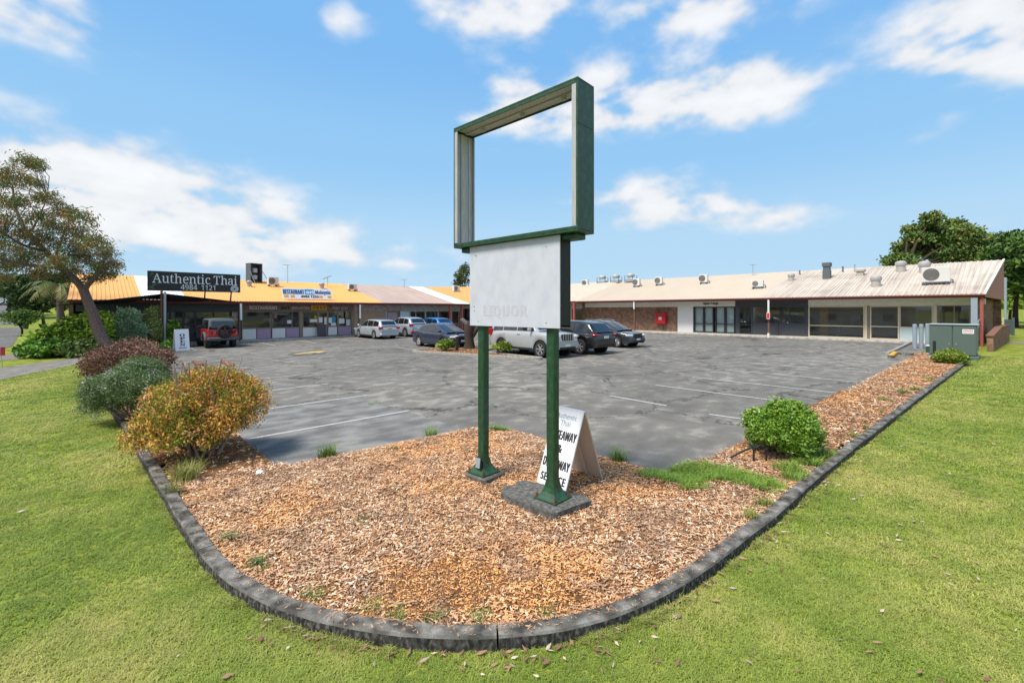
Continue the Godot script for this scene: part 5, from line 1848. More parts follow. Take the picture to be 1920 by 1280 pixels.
func build_left_wing() -> void:
	var t := thing("shop_building", "low restaurant wing with orange, white and mauve painted metal roof", "building", Vector3(14.0, gy(14, -42), -42))
	var x := func(px: float) -> float: return on_z(px, LZ)
	var xe := func(px: float) -> float: return on_z(px, LE)
	var hd := 2.37
	var x0 := -1.2
	var x1 := 28.0
	slab("step", M.band_grey, t, Vector3(4.4, -0.2, LE + 0.02), Vector3(15.0, 0.27, LZ + 0.02), 0.01)
	slab("step", M.pale_kerb, t, Vector3(15.02, -0.2, LE + 0.06), Vector3(28.2, 0.37, LZ + 0.02), 0.01)
	for q in [[5.2, 8.2], [8.25, 9.9], [11.2, 13.4], [13.45, 16.0]]:
		slab("pale_edging", M.pale_kerb, t, Vector3(q[0], -0.1, LE + 0.03), Vector3(q[1], 0.2 + q[0] * 0.006, LE + 0.16), 0.02)
	slab("floor", M.inside_floor, t, Vector3(x0, -0.2, LR + 0.3), Vector3(x1 + 8, 0.26, LZ - 0.06))
	slab("back_wall", M.brick, t, Vector3(x0, -0.2, LR), Vector3(x1 + 8, 5.0, LR + 0.2))
	slab("end_wall", M.brick, t, Vector3(x0, -0.2, LR + 0.21), Vector3(x0 + 0.2, 3.2, LZ))
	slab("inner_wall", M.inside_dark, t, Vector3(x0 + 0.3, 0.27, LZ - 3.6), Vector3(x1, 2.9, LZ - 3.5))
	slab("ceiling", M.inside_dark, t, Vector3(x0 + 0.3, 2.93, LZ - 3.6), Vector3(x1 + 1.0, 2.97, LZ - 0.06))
	slab("soffit", M.soffit, t, Vector3(x0, 2.985, LZ - 0.04), Vector3(x1, 3.02, LE - 0.06))
	slab("fascia", M.fascia_red, t, Vector3(x0, 2.9, LE - 0.055), Vector3(x1, 3.06, LE + 0.06), 0.01)
	var gut := MB.new()
	gut.tube([Vector3(x0, 3.03, LE + 0.12), Vector3(x1, 3.03, LE + 0.12)], [0.05, 0.05], 8)
	obj("gutter", gut, M.fascia_red, t, -t.position)
	var cut := [x0, xe.call(266.0), xe.call(352.0), xe.call(716.0), xe.call(851.0), x1]
	var ms := [M.roof_orange, M.roof_white, M.roof_orange, M.roof_mauve, M.roof_white]
	for i in 5:
		roof_sheets("L", t, cut[i], cut[i + 1], ms[i])
	var k := MB.new()
	k.prism(PackedVector2Array([Vector2(0, 2.95), Vector2(0, 3.05), Vector2(9.0, 5.07), Vector2(9.0, 2.95)]), Transform3D(Basis(Vector3(0, 0, -1), Vector3.UP, Vector3(1, 0, 0)), Vector3(x0 - 0.03, 0, LE)), 0.05)
	obj("gable", k, M.gable_red, t, -t.position)
	# verandah restaurant at the street end: dark slatted front
	fpart("L", t, "low_wall", M.charcoal, x0 + 0.3, x.call(447.0), -0.1, 1.12, -0.1, 0.0)
	k = MB.new()
	for i in 58:
		var xx: float = lerpf(x.call(318.0), x.call(447.0), i / 58.0)
		k.box(Vector3(xx + 0.02, 0.62, LZ + 0.02), Vector3(0.05, 0.96, 0.03))
	obj("slat_screen", k, M.charcoal, t, -t.position)
	var edges := [186.0, 230.0, 275.0, 318.0, 343.0, 366.0, 400.0, 447.0]
	for i in edges.size() - 1:
		win("L", t, x.call(edges[i]), x.call(edges[i + 1]), 1.12, hd, M.frame_dark)
	fpart("L", t, "band", M.charcoal, x0 + 0.3, x.call(447.0), hd + 0.002, 2.95, -0.12, 0.02)
	# restaurant front
	fpart("L", t, "pier", M.frame_dark, x.call(447.2), x.call(452.5), 0.0, hd, -0.12, 0.04)
	var bd := fpart("L", t, "sign_band", M.band_brown, x.call(452.7), x.call(663.0), hd + 0.002, 2.9, -0.12, 0.05)
	var put := func(a: float, b: float, y: float, d: float) -> Transform3D: return Transform3D(Basis(), Vector3((a + b) / 2, y, LZ + d) - t.position)
	words("lettering", "RESTAURANT", M.text_pale, t, put.call(x.call(467.0), x.call(519.0), 2.64, 0.055), x.call(519.0) - x.call(467.0), 0.27, "Droid Sans", true, 0.02)
	words("lettering", "ori", M.ink_black, t, put.call(x.call(525.0), x.call(542.0), 2.65, 0.055), x.call(541.0) - x.call(526.0), 0.28, "Droid Sans", true, 0.02)
	words("lettering", "MALAYSIA", M.text_pale, t, put.call(x.call(547.0), x.call(580.0), 2.63, 0.055), x.call(580.0) - x.call(547.0), 0.2, "Droid Sans", false, 0.02)
	words("lettering", "4984 1233", M.text_pale, t, put.call(x.call(622.0), x.call(651.0), 2.63, 0.055), x.call(651.0) - x.call(622.0), 0.2, "Droid Sans", false, 0.02)
	fpart("L", t, "orange_field", M.text_orange, x.call(583.0), x.call(612.0), 2.47, 2.85, 0.052, 0.062)
	k = MB.new()                                             # four characters in brush strokes
	for i in 4:
		var cx: float = lerpf(x.call(585.0), x.call(610.0), (i + 0.5) / 4.0)
		for s in [[0, 0.1, 0.2, 0.03], [0, 0.0, 0.24, 0.03], [0, -0.1, 0.18, 0.03], [0, 0, 0.03, 0.26], [-0.07 + 0.03 * i, -0.05, 0.03, 0.14], [0.08 - 0.02 * i, 0.05, 0.03, 0.12]]:
			k.box(Vector3(cx + s[0], 2.66 + s[1], LZ + 0.066), Vector3(s[2], s[3], 0.006))
	obj("characters", k, M.rust, t, -t.position)
	var b0 := func(px: float) -> float: return gy(x.call(px), LZ) + 0.1
	var sill := 1.06
	var bays := [[453.0, 507.5, [], [[453.0, 480.0, 0], [480.5, 507.5, 1]]], [508.5, 561.0, [547.0], [[509.0, 535.0, 0], [535.5, 561.0, 1]]], [566.5, 595.0, [], [[566.5, 595.0, 0]]], [633.0, 658.5, [], [[633.0, 658.5, 1]]]]
	for b in bays:
		var bars := []
		for q in b[2]:
			bars.append(x.call(q))
		win("L", t, x.call(b[0]), x.call(b[1]), sill, hd, M.frame_brown, bars)
		for q in b[3]:
			fpart("L", t, "stall_riser", M.panel_white if q[2] == 0 else M.panel_mauve, x.call(q[0] + 1.0), x.call(q[1] - 0.6), b0.call(q[0]) + 0.06, sill - 0.03, -0.06, 0.03, 0.006)
			fpart("L", t, "kick_frame", M.frame_brown, x.call(q[0]), x.call(q[1]), b0.call(q[0]) - 0.1, sill, -0.1, 0.0)
	fpart("L", t, "pier", M.frame_brown, x.call(561.2), x.call(566.2), 0.1, hd, -0.1, 0.08)
	fpart("L", t, "pier", M.frame_brown, x.call(658.7), x.call(663.0), 0.1, hd, -0.1, 0.08)
	for q in [[595.3, 613.5, 1], [613.8, 632.8, 0]]:
		var dw := win("L", t, x.call(q[0]), x.call(q[1]), 1.06, hd, M.frame_brown, [], [], null, 0.07, "door")
		fpart("L", dw, "kick_panel", M.panel_white if q[2] == 0 else M.panel_mauve, x.call(q[0] + 1.5), x.call(q[1] - 1.5), b0.call(q[0]) + 0.08, 1.03, -0.04, 0.02)
		fpart("L", dw, "lower_frame", M.frame_brown, x.call(q[0]), x.call(q[1]), b0.call(q[0]) - 0.1, 1.055, -0.09, -0.045)
	# notices stuck to the glass
	for q in [[537.5, 545.5, 600, 606.5, 0], [580.0, 594.0, 598, 604, 0], [597.0, 604.0, 594.5, 604.5, 0], [607.0, 611.5, 594.5, 608, 0], [615.5, 621.5, 595, 605, 0], [619.5, 629.0, 605, 610.5, 0], [622.0, 628.0, 593, 604, 2], [634.5, 645.0, 597, 606.5, 0], [648.0, 656.0, 598.5, 610, 1], [588.5, 592.5, 592, 596.5, 3]]:
		var a := Vector3(x.call(q[0]), y_on_z(q[0], q[3], LZ), LZ + 0.056)
		var b := Vector3(x.call(q[1]), y_on_z(q[1], q[2], LZ), LZ + 0.062)
		slab("notice", [M.panel_white, M.panel_aqua, M.text_cyan, M.text_orange][q[4]], t, a, b)
	# quieter end: tan wall, pale band, doors and windows
	fpart("L", t, "band", M.band_mauve, x.call(663.2), x.call(752.0), hd + 0.002, 2.95, -0.12, 0.02)
	fpart("L", t, "band", M.band_grey, x.call(752.2), x1, hd + 0.002, 2.95, -0.12, 0.02)
	fpart("L", t, "wall", M.wall_tan, x.call(663.2), x.call(722.0), 0.1, hd, -0.15, 0.0)
	fpart("L", t, "pier", M.frame_alu, x.call(722.2), x.call(725.0), 0.1, hd, -0.1, 0.04)
	fpart("L", t, "door", M.door_pink, x.call(726.5), x.call(744.5), 0.2, hd - 0.14, -0.08, -0.02)
	fpart("L", t, "door_frame", M.frame_brown, x.call(725.2), x.call(749.0), 0.1, hd, -0.16, -0.09)
	win("L", t, x.call(749.2), x.call(768.0), 0.95, hd, M.frame_alu, [], [], M.curtain_teal)
	fpart("L", t, "stall_riser", M.wall_tan, x.call(749.2), x.call(768.0), 0.1, 0.947, -0.1, 0.02)
	win("L", t, x.call(768.3), x.call(797.0), 0.3, hd, M.frame_alu, [x.call(779.0)])
	win("L", t, x.call(797.3), x.call(821.0), 0.3, hd, M.frame_alu)
	win("L", t, x.call(821.3), x.call(846.0), 0.3, hd, M.frame_alu)
	win("L", t, x.call(846.3), x1, 0.3, hd, M.frame_alu, [x.call(860.0)])
	# verandah posts and downpipes
	for q in [449.5, 673.0]:
		var xx: float = xe.call(q)
		slab("verandah_post", M.post_brown, t, Vector3(xx - 0.08, 0, LE - 0.05), Vector3(xx + 0.04, 2.9, LE + 0.05), 0.006)
		k = MB.new()
		k.bar(Vector3(xx + 0.03, 1.75, LE + 0.13), Vector3(xx + 0.03, 2.92, LE + 0.13), 0.075, 10)
		obj("downpipe", k, M.pvc_white, t, -t.position)
	for q in [843.5, 866.0]:
		var xx: float = xe.call(q)
		slab("verandah_post", M.post_red, t, Vector3(xx - 0.1, 0.1, LE - 0.1), Vector3(xx + 0.1, 2.9, LE + 0.1), 0.01)
	# chalk menu board at the door
	var cm := thing("menu_board", "dark chalk menu board standing at the restaurant door", "menu board", Vector3(x.call(600.0), 0.27, LZ + 0.35))
	k = MB.new()
	k.cbox(Vector3(0, 0.5, 0), Vector3(0.62, 0.92, 0.04), 0.01, Basis(Vector3.RIGHT, -0.12))
	obj("slate", k, M.charcoal, cm)
	k = MB.new()
	k.cbox(Vector3(0, 0.5, -0.02), Vector3(0.72, 1.02, 0.03), 0.01, Basis(Vector3.RIGHT, -0.12))
	obj("frame", k, M.brick_cap, cm)
	k = MB.new()
	k.cbox(Vector3(0, 0.4, -0.2), Vector3(0.5, 0.9, 0.02), 0.004, Basis(Vector3.RIGHT, 0.2))
	obj("leg", k, M.brick_cap, cm)
	# corner canopy between the wings
	var c := thing("corner_shop", "corner shop set diagonally between the two shop wings", "building", Vector3(33, gy(33, -36), -36))
	var A := Vector3(28.02, 3.1, -37.0)
	var B := Vector3(36.0, 3.37, -29.62)
	var C := Vector3(44.5, 5.79, -29.62)
	var D := Vector3(44.5, 5.8, -46.0)
	var E := Vector3(28.02, 5.12, -46.0)
	k = MB.new()
	k.tri(A, E, D)
	obj("roof_sheet", k, M.roof_orange, c, -c.position)
	k = MB.new()
	k.tri(A, D, C)
	k.tri(A, C, B)
	obj("roof_sheet", k, M.roof_cream, c, -c.position)
	k = MB.new()
	var ab := (B - A)
	var nn := Vector3(ab.z, 0, -ab.x).normalized()
	if nn.dot(Vector3(-1, 0, 1)) < 0:
		nn = -nn
	k.quad(A + nn * 0.05, B + nn * 0.05, B + nn * 0.05 + Vector3.DOWN * 0.21, A + nn * 0.05 + Vector3.DOWN * 0.2)
	k.quad(A - nn * 0.05 + Vector3.DOWN * 0.02, B - nn * 0.05 + Vector3.DOWN * 0.02, B - nn * 0.05 + Vector3.DOWN * 0.21, A - nn * 0.05 + Vector3.DOWN * 0.2)
	k.quad(A + nn * 0.05 + Vector3.DOWN * 0.2, B + nn * 0.05 + Vector3.DOWN * 0.21, B - nn * 0.05 + Vector3.DOWN * 0.21, A - nn * 0.05 + Vector3.DOWN * 0.2)
	obj("fascia", k, M.fascia_red, c, -c.position)
	for q in [[0.0, 0.12], [0.13, 0.32], [0.33, 0.52], [0.53, 0.72], [0.73, 0.9], [0.91, 1.0]]:
		var p0: Vector3 = Vector3(28.2, 0, -38.6).lerp(Vector3(37.4, 0, -30.0), q[0])
		var p1: Vector3 = Vector3(28.2, 0, -38.6).lerp(Vector3(37.4, 0, -30.0), q[1])
		k = MB.new()
		var mid := (p0 + p1) / 2
		var dirv := (p1 - p0)
		var bs := Basis(dirv.normalized(), Vector3.UP, dirv.normalized().cross(Vector3.UP))
		k.cbox(mid + Vector3.UP * 1.45, Vector3(dirv.length() - 0.1, 2.3, 0.03), 0.0, bs)
		obj("pane", k, M.dark_pane, c, -c.position)
		k = MB.new()
		k.cbox(p0 + Vector3.UP * 1.45, Vector3(0.1, 2.4, 0.1), 0.0, bs)
		obj("mullion", k, M.frame_beige, c, -c.position)
	k = MB.new()
	var q0 := Vector3(28.2, 2.85, -38.6)
	var q1 := Vector3(37.4, 2.85, -30.0)
	var dv := (q1 - q0).normalized()
	k.cbox((q0 + q1) / 2, Vector3((q1 - q0).length(), 0.5, 0.12), 0.0, Basis(dv, Vector3.UP, dv.cross(Vector3.UP)))
	obj("band", k, M.band_grey, c, -c.position)
	slab("side_wall", M.brick, c, Vector3(RX + 0.02, 0.2, -30.4), Vector3(RR, 3.25, -29.64))
	slab("end_wall", M.brick, c, Vector3(RR - 0.2, 0.2, -46.0), Vector3(RR, 5.6, -30.42))
	k = MB.new()
	k.quad(A + Vector3.DOWN * 0.14, B + Vector3.DOWN * 0.2, Vector3(37.5, 3.12, -29.64), Vector3(28.02, 2.98, -38.8))
	obj("soffit", k, M.soffit, c, -c.position)
	slab("verandah_post", M.post_red, c, Vector3(35.6, 0.2, -29.75), Vector3(35.82, 3.15, -29.53), 0.01)
	slab("verandah_post", M.post_red, c, Vector3(34.0, 0.2, -31.2), Vector3(34.2, 3.1, -31.0), 0.01)

func build_left_things() -> void:
	var k := MB.new()
	# big restaurant sign on the verandah roof
	var zs := -36.4
	var xa := on_z(275.5, zs)
	var xb := on_z(450.0, zs)
	var yt := y_on_z(275.5, 507, zs)
	var yb := y_on_z(275.5, 544.5, zs)
	var s := thing("restaurant_sign", "long black restaurant sign with white serif lettering and a phone number", "sign", Vector3((xa + xb) / 2, yb, zs))
	var w := xb - xa
	var h := yt - yb
	k.cbox(Vector3(0, h / 2, 0), Vector3(w, h, 0.08), 0.01)
	obj("board", k, M.sign_black, s)
	words("lettering", "Authentic Thai", M.text_white, s, Transform3D(Basis(), Vector3(0.02, h * 0.655, 0.041)), w * 0.915, h * 0.5, "Droid Serif", false, 0.02)
	words("lettering", "4984", M.text_white, s, Transform3D(Basis(), Vector3(-w * 0.08, h * 0.22, 0.041)), w * 0.175, h * 0.28, "Droid Sans", false, 0.02)
	words("lettering", "1121", M.text_white, s, Transform3D(Basis(), Vector3(w * 0.13, h * 0.22, 0.041)), w * 0.15, h * 0.27, "Droid Sans", false, 0.02)
	k = MB.new()
	for r in [0.07, 0.135, 0.2]:
		k.lathe([Vector2(r, 0.0), Vector2(r, 0.012), Vector2(r + 0.035, 0.012), Vector2(r + 0.035, 0.0)], 24, Transform3D(Basis(Vector3.RIGHT, PI / 2), Vector3(w * 0.43, h * 0.2, 0.041)))
	obj("emblem", k, M.text_white, s)
	for q in [[-0.44, 0.28, 0.5, 0.5], [-0.46, 0.15, 0.42, -0.4], [-0.42, 0.7, 0.35, 0.2], [-0.455, 0.85, 0.3, 0.9]]:
		k = MB.new()
		k.quad(Vector3(-q[2] / 2, 0, 0), Vector3(0, 0.07, 0.002), Vector3(q[2] / 2, 0, 0), Vector3(0, -0.07, 0.002))
		var lf := obj("leaf_print", k, M.leaf_print, s, Vector3(w * q[0], h * q[1], 0.043))
		lf.rotation.z = q[3]
	for xx in [-0.35, 0.1, 0.4]:
		k = MB.new()
		k.bar(Vector3(w * xx, h * 0.3, -0.05), Vector3(w * xx, -0.55, -0.6), 0.03, 6)
		k.bar(Vector3(w * xx, h * 0.1, -0.05), Vector3(w * xx, -0.62, -0.35), 0.03, 6)
		obj("bracket", k, M.duct_grey, s)
	# sail post and sails
	var pz := -35.6
	var pp := Vector3(on_z(308.5, pz), gy(3.6, pz), pz)
	var po := thing("sail_post", "grey steel post holding up the black shade sails", "post", pp)
	k = MB.new()
	k.bar(Vector3(0, -0.2, 0), Vector3(0, 3.55, 0), 0.075, 10)
	obj("shaft", k, M.galvanised, po)
	k = MB.new()
	k.bar(Vector3(-0.16, -0.2, -0.08), Vector3(-0.16, 3.6, -0.08), 0.07, 10)
	obj("timber_prop", k, M.post_brown, po)
	for q in [["black triangular shade sail stretched from the post to the street", Vector3(-2.6, 2.55, -35.2), Vector3(1.4, 3.1, -37.3)], ["black triangular shade sail stretched from the post to the sign", Vector3(7.4, 3.05, -36.85), Vector3(1.6, 3.15, -37.2)]]:
		var so := thing("shade_sail", q[0], "shade sail", pp)
		var a := Vector3(0, 3.45, 0.03)
		var b: Vector3 = q[1] - pp
		var d: Vector3 = q[2] - pp
		k = MB.new()
		var rows := []
		for i in 9:
			var line := PackedVector3Array()
			for j in 9:
				var u := i / 8.0
				var v := j / 8.0
				var p := a.lerp(b.lerp(d, v), u)
				p.y -= 0.28 * sin(PI * u) * (0.5 + 0.5 * cos(PI * (v - 0.5) * 2))
				p += (a + b + d - p * 3.0) / 3.0 * 0.12 * sin(PI * v) * u
				line.append(p)
			rows.append(line)
		k.grid(rows)
		obj("cloth", k, M.shade_cloth, so)
	# rendered screen wall and slatted fence piece
	var g0 := gp(264, 650)
	var g1 := gp(308, 649)
	var sw := thing("screen_wall", "plain grey rendered screen wall beside the shade sail post", "wall", (g0 + g1) / 2, atan2(-(g1.z - g0.z), g1.x - g0.x))
	k = MB.new()
	k.cbox(Vector3(0, 0.75, 0), Vector3(g0.distance_to(g1), 1.72, 0.16), 0.015)
	obj("panel", k, M.band_cream, sw)
	var gf := gp(322, 643)
	var fe := thing("timber_fence", "short dark timber paling fence behind the open board", "fence", gf)
	for i in 6:
		k = MB.new()
		k.cbox(Vector3(-0.35 + i * 0.14, 0.55, 0), Vector3(0.12, 1.25, 0.03), 0.004)
		obj("paling", k, M.timber_dark, fe)
	# sign painted on the roof slope
	var r0 := roof_l(576, 562)
	var rs := thing("roof_sign", "white and blue restaurant sign on short legs on the orange roof", "sign", r0)
	var rw := on_z(622.0, r0.z) - on_z(530.0, r0.z)
	var rh := 0.9
	var tilt := Basis(Vector3.RIGHT, -0.35)
	k = MB.new()
	k.cbox(Vector3(0, rh / 2 + 0.02, 0.1), Vector3(rw, rh, 0.05), 0.008, tilt)
	obj("board", k, M.sign_white, rs)
	var tp := func(u: float, v: float) -> Transform3D: return Transform3D(tilt, Vector3(0, rh / 2 + 0.02, 0.1) + tilt * Vector3(rw * u, rh * v, 0.028))
	words("lettering", "RESTAURANT", M.text_blue, rs, tp.call(-0.285, 0.16), rw * 0.41, rh * 0.42, "Droid Sans", true, 0.01)
	k = MB.new()
	k.cbox(Vector3(0, rh / 2 + 0.02, 0.1) + tilt * Vector3(rw * 0.035, rh * 0.17, 0.03), Vector3(rw * 0.19, rh * 0.5, 0.008), 0.0, tilt)
	obj("cyan_field", k, M.text_cyan, rs)
	words("lettering", "ori", M.text_white, rs, tp.call(0.04, 0.16).translated_local(Vector3(0, 0, 0.006)), rw * 0.15, rh * 0.34, "Droid Sans", true, 0.01)
	words("lettering", "Malaysia", M.text_blue, rs, tp.call(0.31, 0.12), rw * 0.32, rh * 0.45, "Droid Sans", true, 0.01)
	words("lettering", "4984 1233", M.ink_black, rs, tp.call(0.03, -0.26), rw * 0.36, rh * 0.22, "Droid Sans", true, 0.01)
	for u in [-0.43, -0.31, 0.26, 0.44]:
		k = MB.new()
		k.cbox(Vector3(0, rh / 2 + 0.02, 0.1) + tilt * Vector3(rw * u, -rh * 0.26, 0.03), Vector3(rw * 0.08, rh * 0.22, 0.008), 0.0, tilt)
		obj("orange_square", k, M.text_orange, rs)
	# roof plant
	var dp := roof_l(476, 529)
	var du := thing("exhaust_duct", "tall dark metal exhaust duct with an open front and stays on the orange roof", "duct", dp, 0.3)
	for q in [[-0.5, 0], [0.5, 0]]:
		k = MB.new()
		k.cbox(Vector3(q[0], 0.75, 0), Vector3(0.06, 1.7, 0.75), 0.008)
		obj("cheek", k, M.duct_grey, du)
	k = MB.new()
	k.cbox(Vector3(0, 0.75, -0.36), Vector3(0.94, 1.7, 0.05), 0.006)
	obj("back", k, M.duct_grey, du)
	k = MB.new()
	k.cbox(Vector3(0, 1.625, 0), Vector3(1.08, 0.05, 0.8), 0.008)
	obj("top", k, M.duct_grey, du)
	for y in [0.45, 1.05]:
		k = MB.new()
		k.lathe([Vector2(0.28, -0.2), Vector2(0.28, 0.16), Vector2(0.2, 0.2), Vector2(0, 0.2)], 14, Transform3D(Basis(), Vector3(0, y, 0)))
		obj("fan_drum", k, M.galvanised, du)
	for q in [[-0.55, -0.1], [0.55, 1.0]]:
		k = MB.new()
		k.bar(Vector3(q[0], 1.0, 0.3), Vector3(q[0] + (0.25 if q[0] < 0 else 0.5), -0.15, 0.7), 0.03, 6)
		obj("stay", k, M.galvanised, du)
	aircon(roof_l(511, 537), 0.15, 0.85, 0.68, "beige air conditioner beside the tall exhaust duct", "air conditioners on the restaurant roof", LK)
	aircon(roof_l(660, 546), 0.05, 0.8, 0.55, "white air conditioner where the orange roof meets the mauve", "air conditioners on the restaurant roof", LK)
	aircon(roof_l(855, 548), 0.0, 0.85, 0.62, "white air conditioner on the far orange roof beside the sign panel", "air conditioners on the restaurant roof", LK)
	vent(roof_l(467, 537), 0.22, "small pale turbine vent before the exhaust duct")
	vent(roof_l(603, 541), 0.24, "small pale turbine vent above the roof sign")
	antenna(roof_l(539, 531), 1.7, "tall thin whip aerial on the orange roof", false)
	antenna(roof_l(614, 538), 0.95, "bent yagi aerial on the orange roof", true)
	antenna(roof_l(758, 539), 0.9, "crossed aerial on the white roof strip", false)

# ---------------------------------------------------------------- cars
func prof(l: Array, x: float) -> float:
	if x <= l[0][0]:
		return l[0][1]
	for i in l.size() - 1:
		if x <= l[i + 1][0]:
			return lerpf(l[i][1], l[i + 1][1], (x - l[i][0]) / maxf(1e-4, l[i + 1][0] - l[i][0]))
	return l[-1][1]

func curved(l: Array, soft: float, x: float) -> float:       # the profile with its corners eased
	var s := 0.0
	for i in 5:
		s += prof(l, x + soft * (i - 2) / 2.0)
	return s / 5.0

func car(c: Dictionary, at: Vector3, turn: float) -> Node3D:
	var t := thing(c.name, c.label, c.get("category", "car"), Vector3(at.x, gy(at.x, at.z) + 0.012, at.z), turn, c.get("group", ""))
	var L: float = c.L
	var W: float = c.W
	var sh: Array = c.shoulder
	var rf: Array = c.roof
	var axles: Array = c.axles
	var wr: float = c.r
	var ra: float = wr * c.get("arch", 1.16)
	var clear: float = c.get("clear", 0.24)
	var paint: Material = c.paint
	var tumble: float = c.get("tumble", 0.72)
	var boxy: float = c.get("boxy", 0.0)
	var hmax := 0.0
	for q in rf:
		hmax = maxf(hmax, q[1])
	var hw := func(x: float) -> float:
		var u := absf(x) / (L / 2)
		return W / 2 * (1.0 - lerpf(0.13, 0.03, boxy) * pow(u, 6.0) - lerpf(0.02, 0.0, boxy) * u)
	var xs := []
	for i in 25:
		xs.append(lerpf(-L / 2, L / 2, i / 24.0))
	for a in axles:
		for i in 13:
			xs.append(a + ra * 1.02 * cos(PI * i / 12.0))
	for e in [0.02, 0.06, 0.12]:
		xs.append(-L / 2 + e)
		xs.append(L / 2 - e)
	xs.sort()
	var rows := []
	var last := -99.0
	for x in xs:
		if x - last < 0.012:
			continue
		last = x
		var u: float = absf(x) / (L / 2)
		var low: float = clear + 0.1 * smoothstep(0.9, 1.0, u)
		for a in axles:
			var dx: float = absf(x - a)
			if dx < ra:
				low = maxf(low, wr + sqrt(maxf(0.0, ra * ra - dx * dx)))
		var top := curved(sh, 0.05, x)
		low = minf(low, top - 0.06)
		var w: float = hw.call(x)
		if u > 0.97:
			w -= 0.05 * (u - 0.97) / 0.03 * (1.0 - boxy)
		var r := PackedVector3Array()
		var sec := [[0.955, 0.0], [0.995, 0.25], [1.0, 0.5], [0.985, 0.72], [0.955, 0.9], [lerpf(0.9, 0.94, boxy), 1.0], [0.5, 1.0], [0.0, 1.0]]
		for s in sec:
			var y: float = lerpf(low, top, s[1])
			if s[0] < 0.6:
				y += 0.03 * (1.0 - s[0])
			r.append(Vector3(x, y, w * s[0]))
		for j in range(sec.size() - 2, -1, -1):
			r.append(Vector3(x, r[j].y, -r[j].z))
		rows.append(r)
	var k := MB.new()
	k.grid(rows)
	for e in [0, rows.size() - 1]:
		var r: PackedVector3Array = rows[e]
		for j in range(1, r.size() - 1):
			if e == 0:
				k.tri(r[0], r[j + 1], r[j])
			else:
				k.tri(r[0], r[j], r[j + 1])
	var body := obj("body", k, paint, t)
	# cabin
	var wy := func(x: float, y: float) -> float:
		var b := curved(sh, 0.05, x) - 0.03
		return float(hw.call(x)) * lerpf(0.91, tumble, clampf((y - b) / (hmax - b), 0, 1))
	rows = []
	var x0: float = rf[0][0]
	var x1: float = rf[-1][0]
	for i in 27:
		var x := lerpf(x0, x1, i / 26.0)
		var b := curved(sh, 0.05, x) - 0.03
		var top := maxf(b + 0.005, curved(rf, 0.09, x))
		var m := (b + top) / 2
		var e := maxf(b, top - 0.06)
		var r := PackedVector3Array()
		for q in [[wy.call(x, b), b], [wy.call(x, m), m], [wy.call(x, e), e], [float(wy.call(x, top)) * 0.86, top], [float(wy.call(x, top)) * 0.45, top + 0.015], [0.0, top + 0.02]]:
			r.append(Vector3(x, q[1], q[0]))
		for j in range(4, -1, -1):
			r.append(Vector3(x, r[j].y, -r[j].z))
		rows.append(r)
	k = MB.new()
	k.grid(rows)
	obj("cabin", k, c.get("cabin_paint", paint), t)
	# glass
	for e in ["windscreen", "rear_window"]:
		var a: float = rf[-2][0] if e == "windscreen" else rf[0][0]
		var b: float = rf[-1][0] if e == "windscreen" else rf[1][0]
		var g := []
		for i in 8:
			var x := lerpf(a, b, lerpf(0.05 if e == "windscreen" else 0.2, 0.9 if e == "windscreen" else 0.97, i / 7.0))
			var y := curved(rf, 0.09, x)
			var zz: float = maxf(0.05, float(wy.call(x, y)) * 0.86 - 0.03)
			var r := PackedVector3Array()
			for j in 7:
				var v := j / 6.0 * 2.0 - 1.0
				r.append(Vector3(x + (0.012 if e == "windscreen" else -0.012), y + 0.012 + 0.02 * (1.0 - absf(v) * 0.86), zz * v))
			g.append(r)
		k = MB.new()
		k.grid(g)
		obj(e, k, M.car_glass, t)
	var cuts: Array = c.cuts
	for sd in [-1.0, 1.0]:
		for i in cuts.size() - 1:
			var g := []
			for j in 7:
				var x := lerpf(cuts[i] + 0.03, cuts[i + 1] - 0.03, j / 6.0)
				var lo := curved(sh, 0.05, x) + 0.015
				var hi := maxf(lo + 0.01, curved(rf, 0.09, x) - 0.085)
				var r := PackedVector3Array()
				for q in 4:
					var y := lerpf(lo, hi, q / 3.0)
					r.append(Vector3(x, y, sd * (float(wy.call(x, y)) + 0.007)))
				g.append(r)
			k = MB.new()
			k.grid(g)
			obj("side_window", k, M.car_glass, t)
	# underbody, wheel housings, wheels
	k = MB.new()
	k.cbox(Vector3(0, clear + 0.14, 0), Vector3(L * 0.9, 0.24, W * 0.8), 0.05)
	obj("underbody", k, M.car_trim, t)
	for a in axles:
		for sd in [-1.0, 1.0]:
			var z: float = sd * (float(hw.call(a)) - 0.125)
			k = MB.new()
			k.lathe([Vector2(0, 0.0), Vector2(ra * 0.99, 0.0), Vector2(ra * 0.99, 0.2)], 20, Transform3D(Basis(Vector3.RIGHT, PI / 2 * sd), Vector3(a, wr, z - sd * 0.12)))
			obj("wheel_housing", k, M.car_trim, t)
			var wn := Node3D.new()
			wn.name = "wheel"
			t.add_child(wn, true)
			wn.position = Vector3(a, wr, z)
			wn.rotation.x = PI / 2 * sd
			k = MB.new()
			k.lathe([Vector2(wr * 0.6, -0.1), Vector2(wr * 0.93, -0.115), Vector2(wr, -0.08), Vector2(wr, 0.08), Vector2(wr * 0.93, 0.115), Vector2(wr * 0.66, 0.1)], 28)
			obj("tyre", k, M.tyre_rubber, wn)
			k = MB.new()
			k.lathe([Vector2(wr * 0.6, 0.03), Vector2(wr * 0.62, 0.1), Vector2(wr * 0.67, 0.104)], 28)
			var ns: int = c.get("spokes", 6)
			for i in ns:
				var an := TAU * i / ns
				k.cbox(Vector3(cos(an), 0, -sin(an)) * wr * 0.33 + Vector3.UP * 0.075, Vector3(wr * 0.62, 0.03, wr * 0.2), 0.012, Basis(Vector3.UP, an))
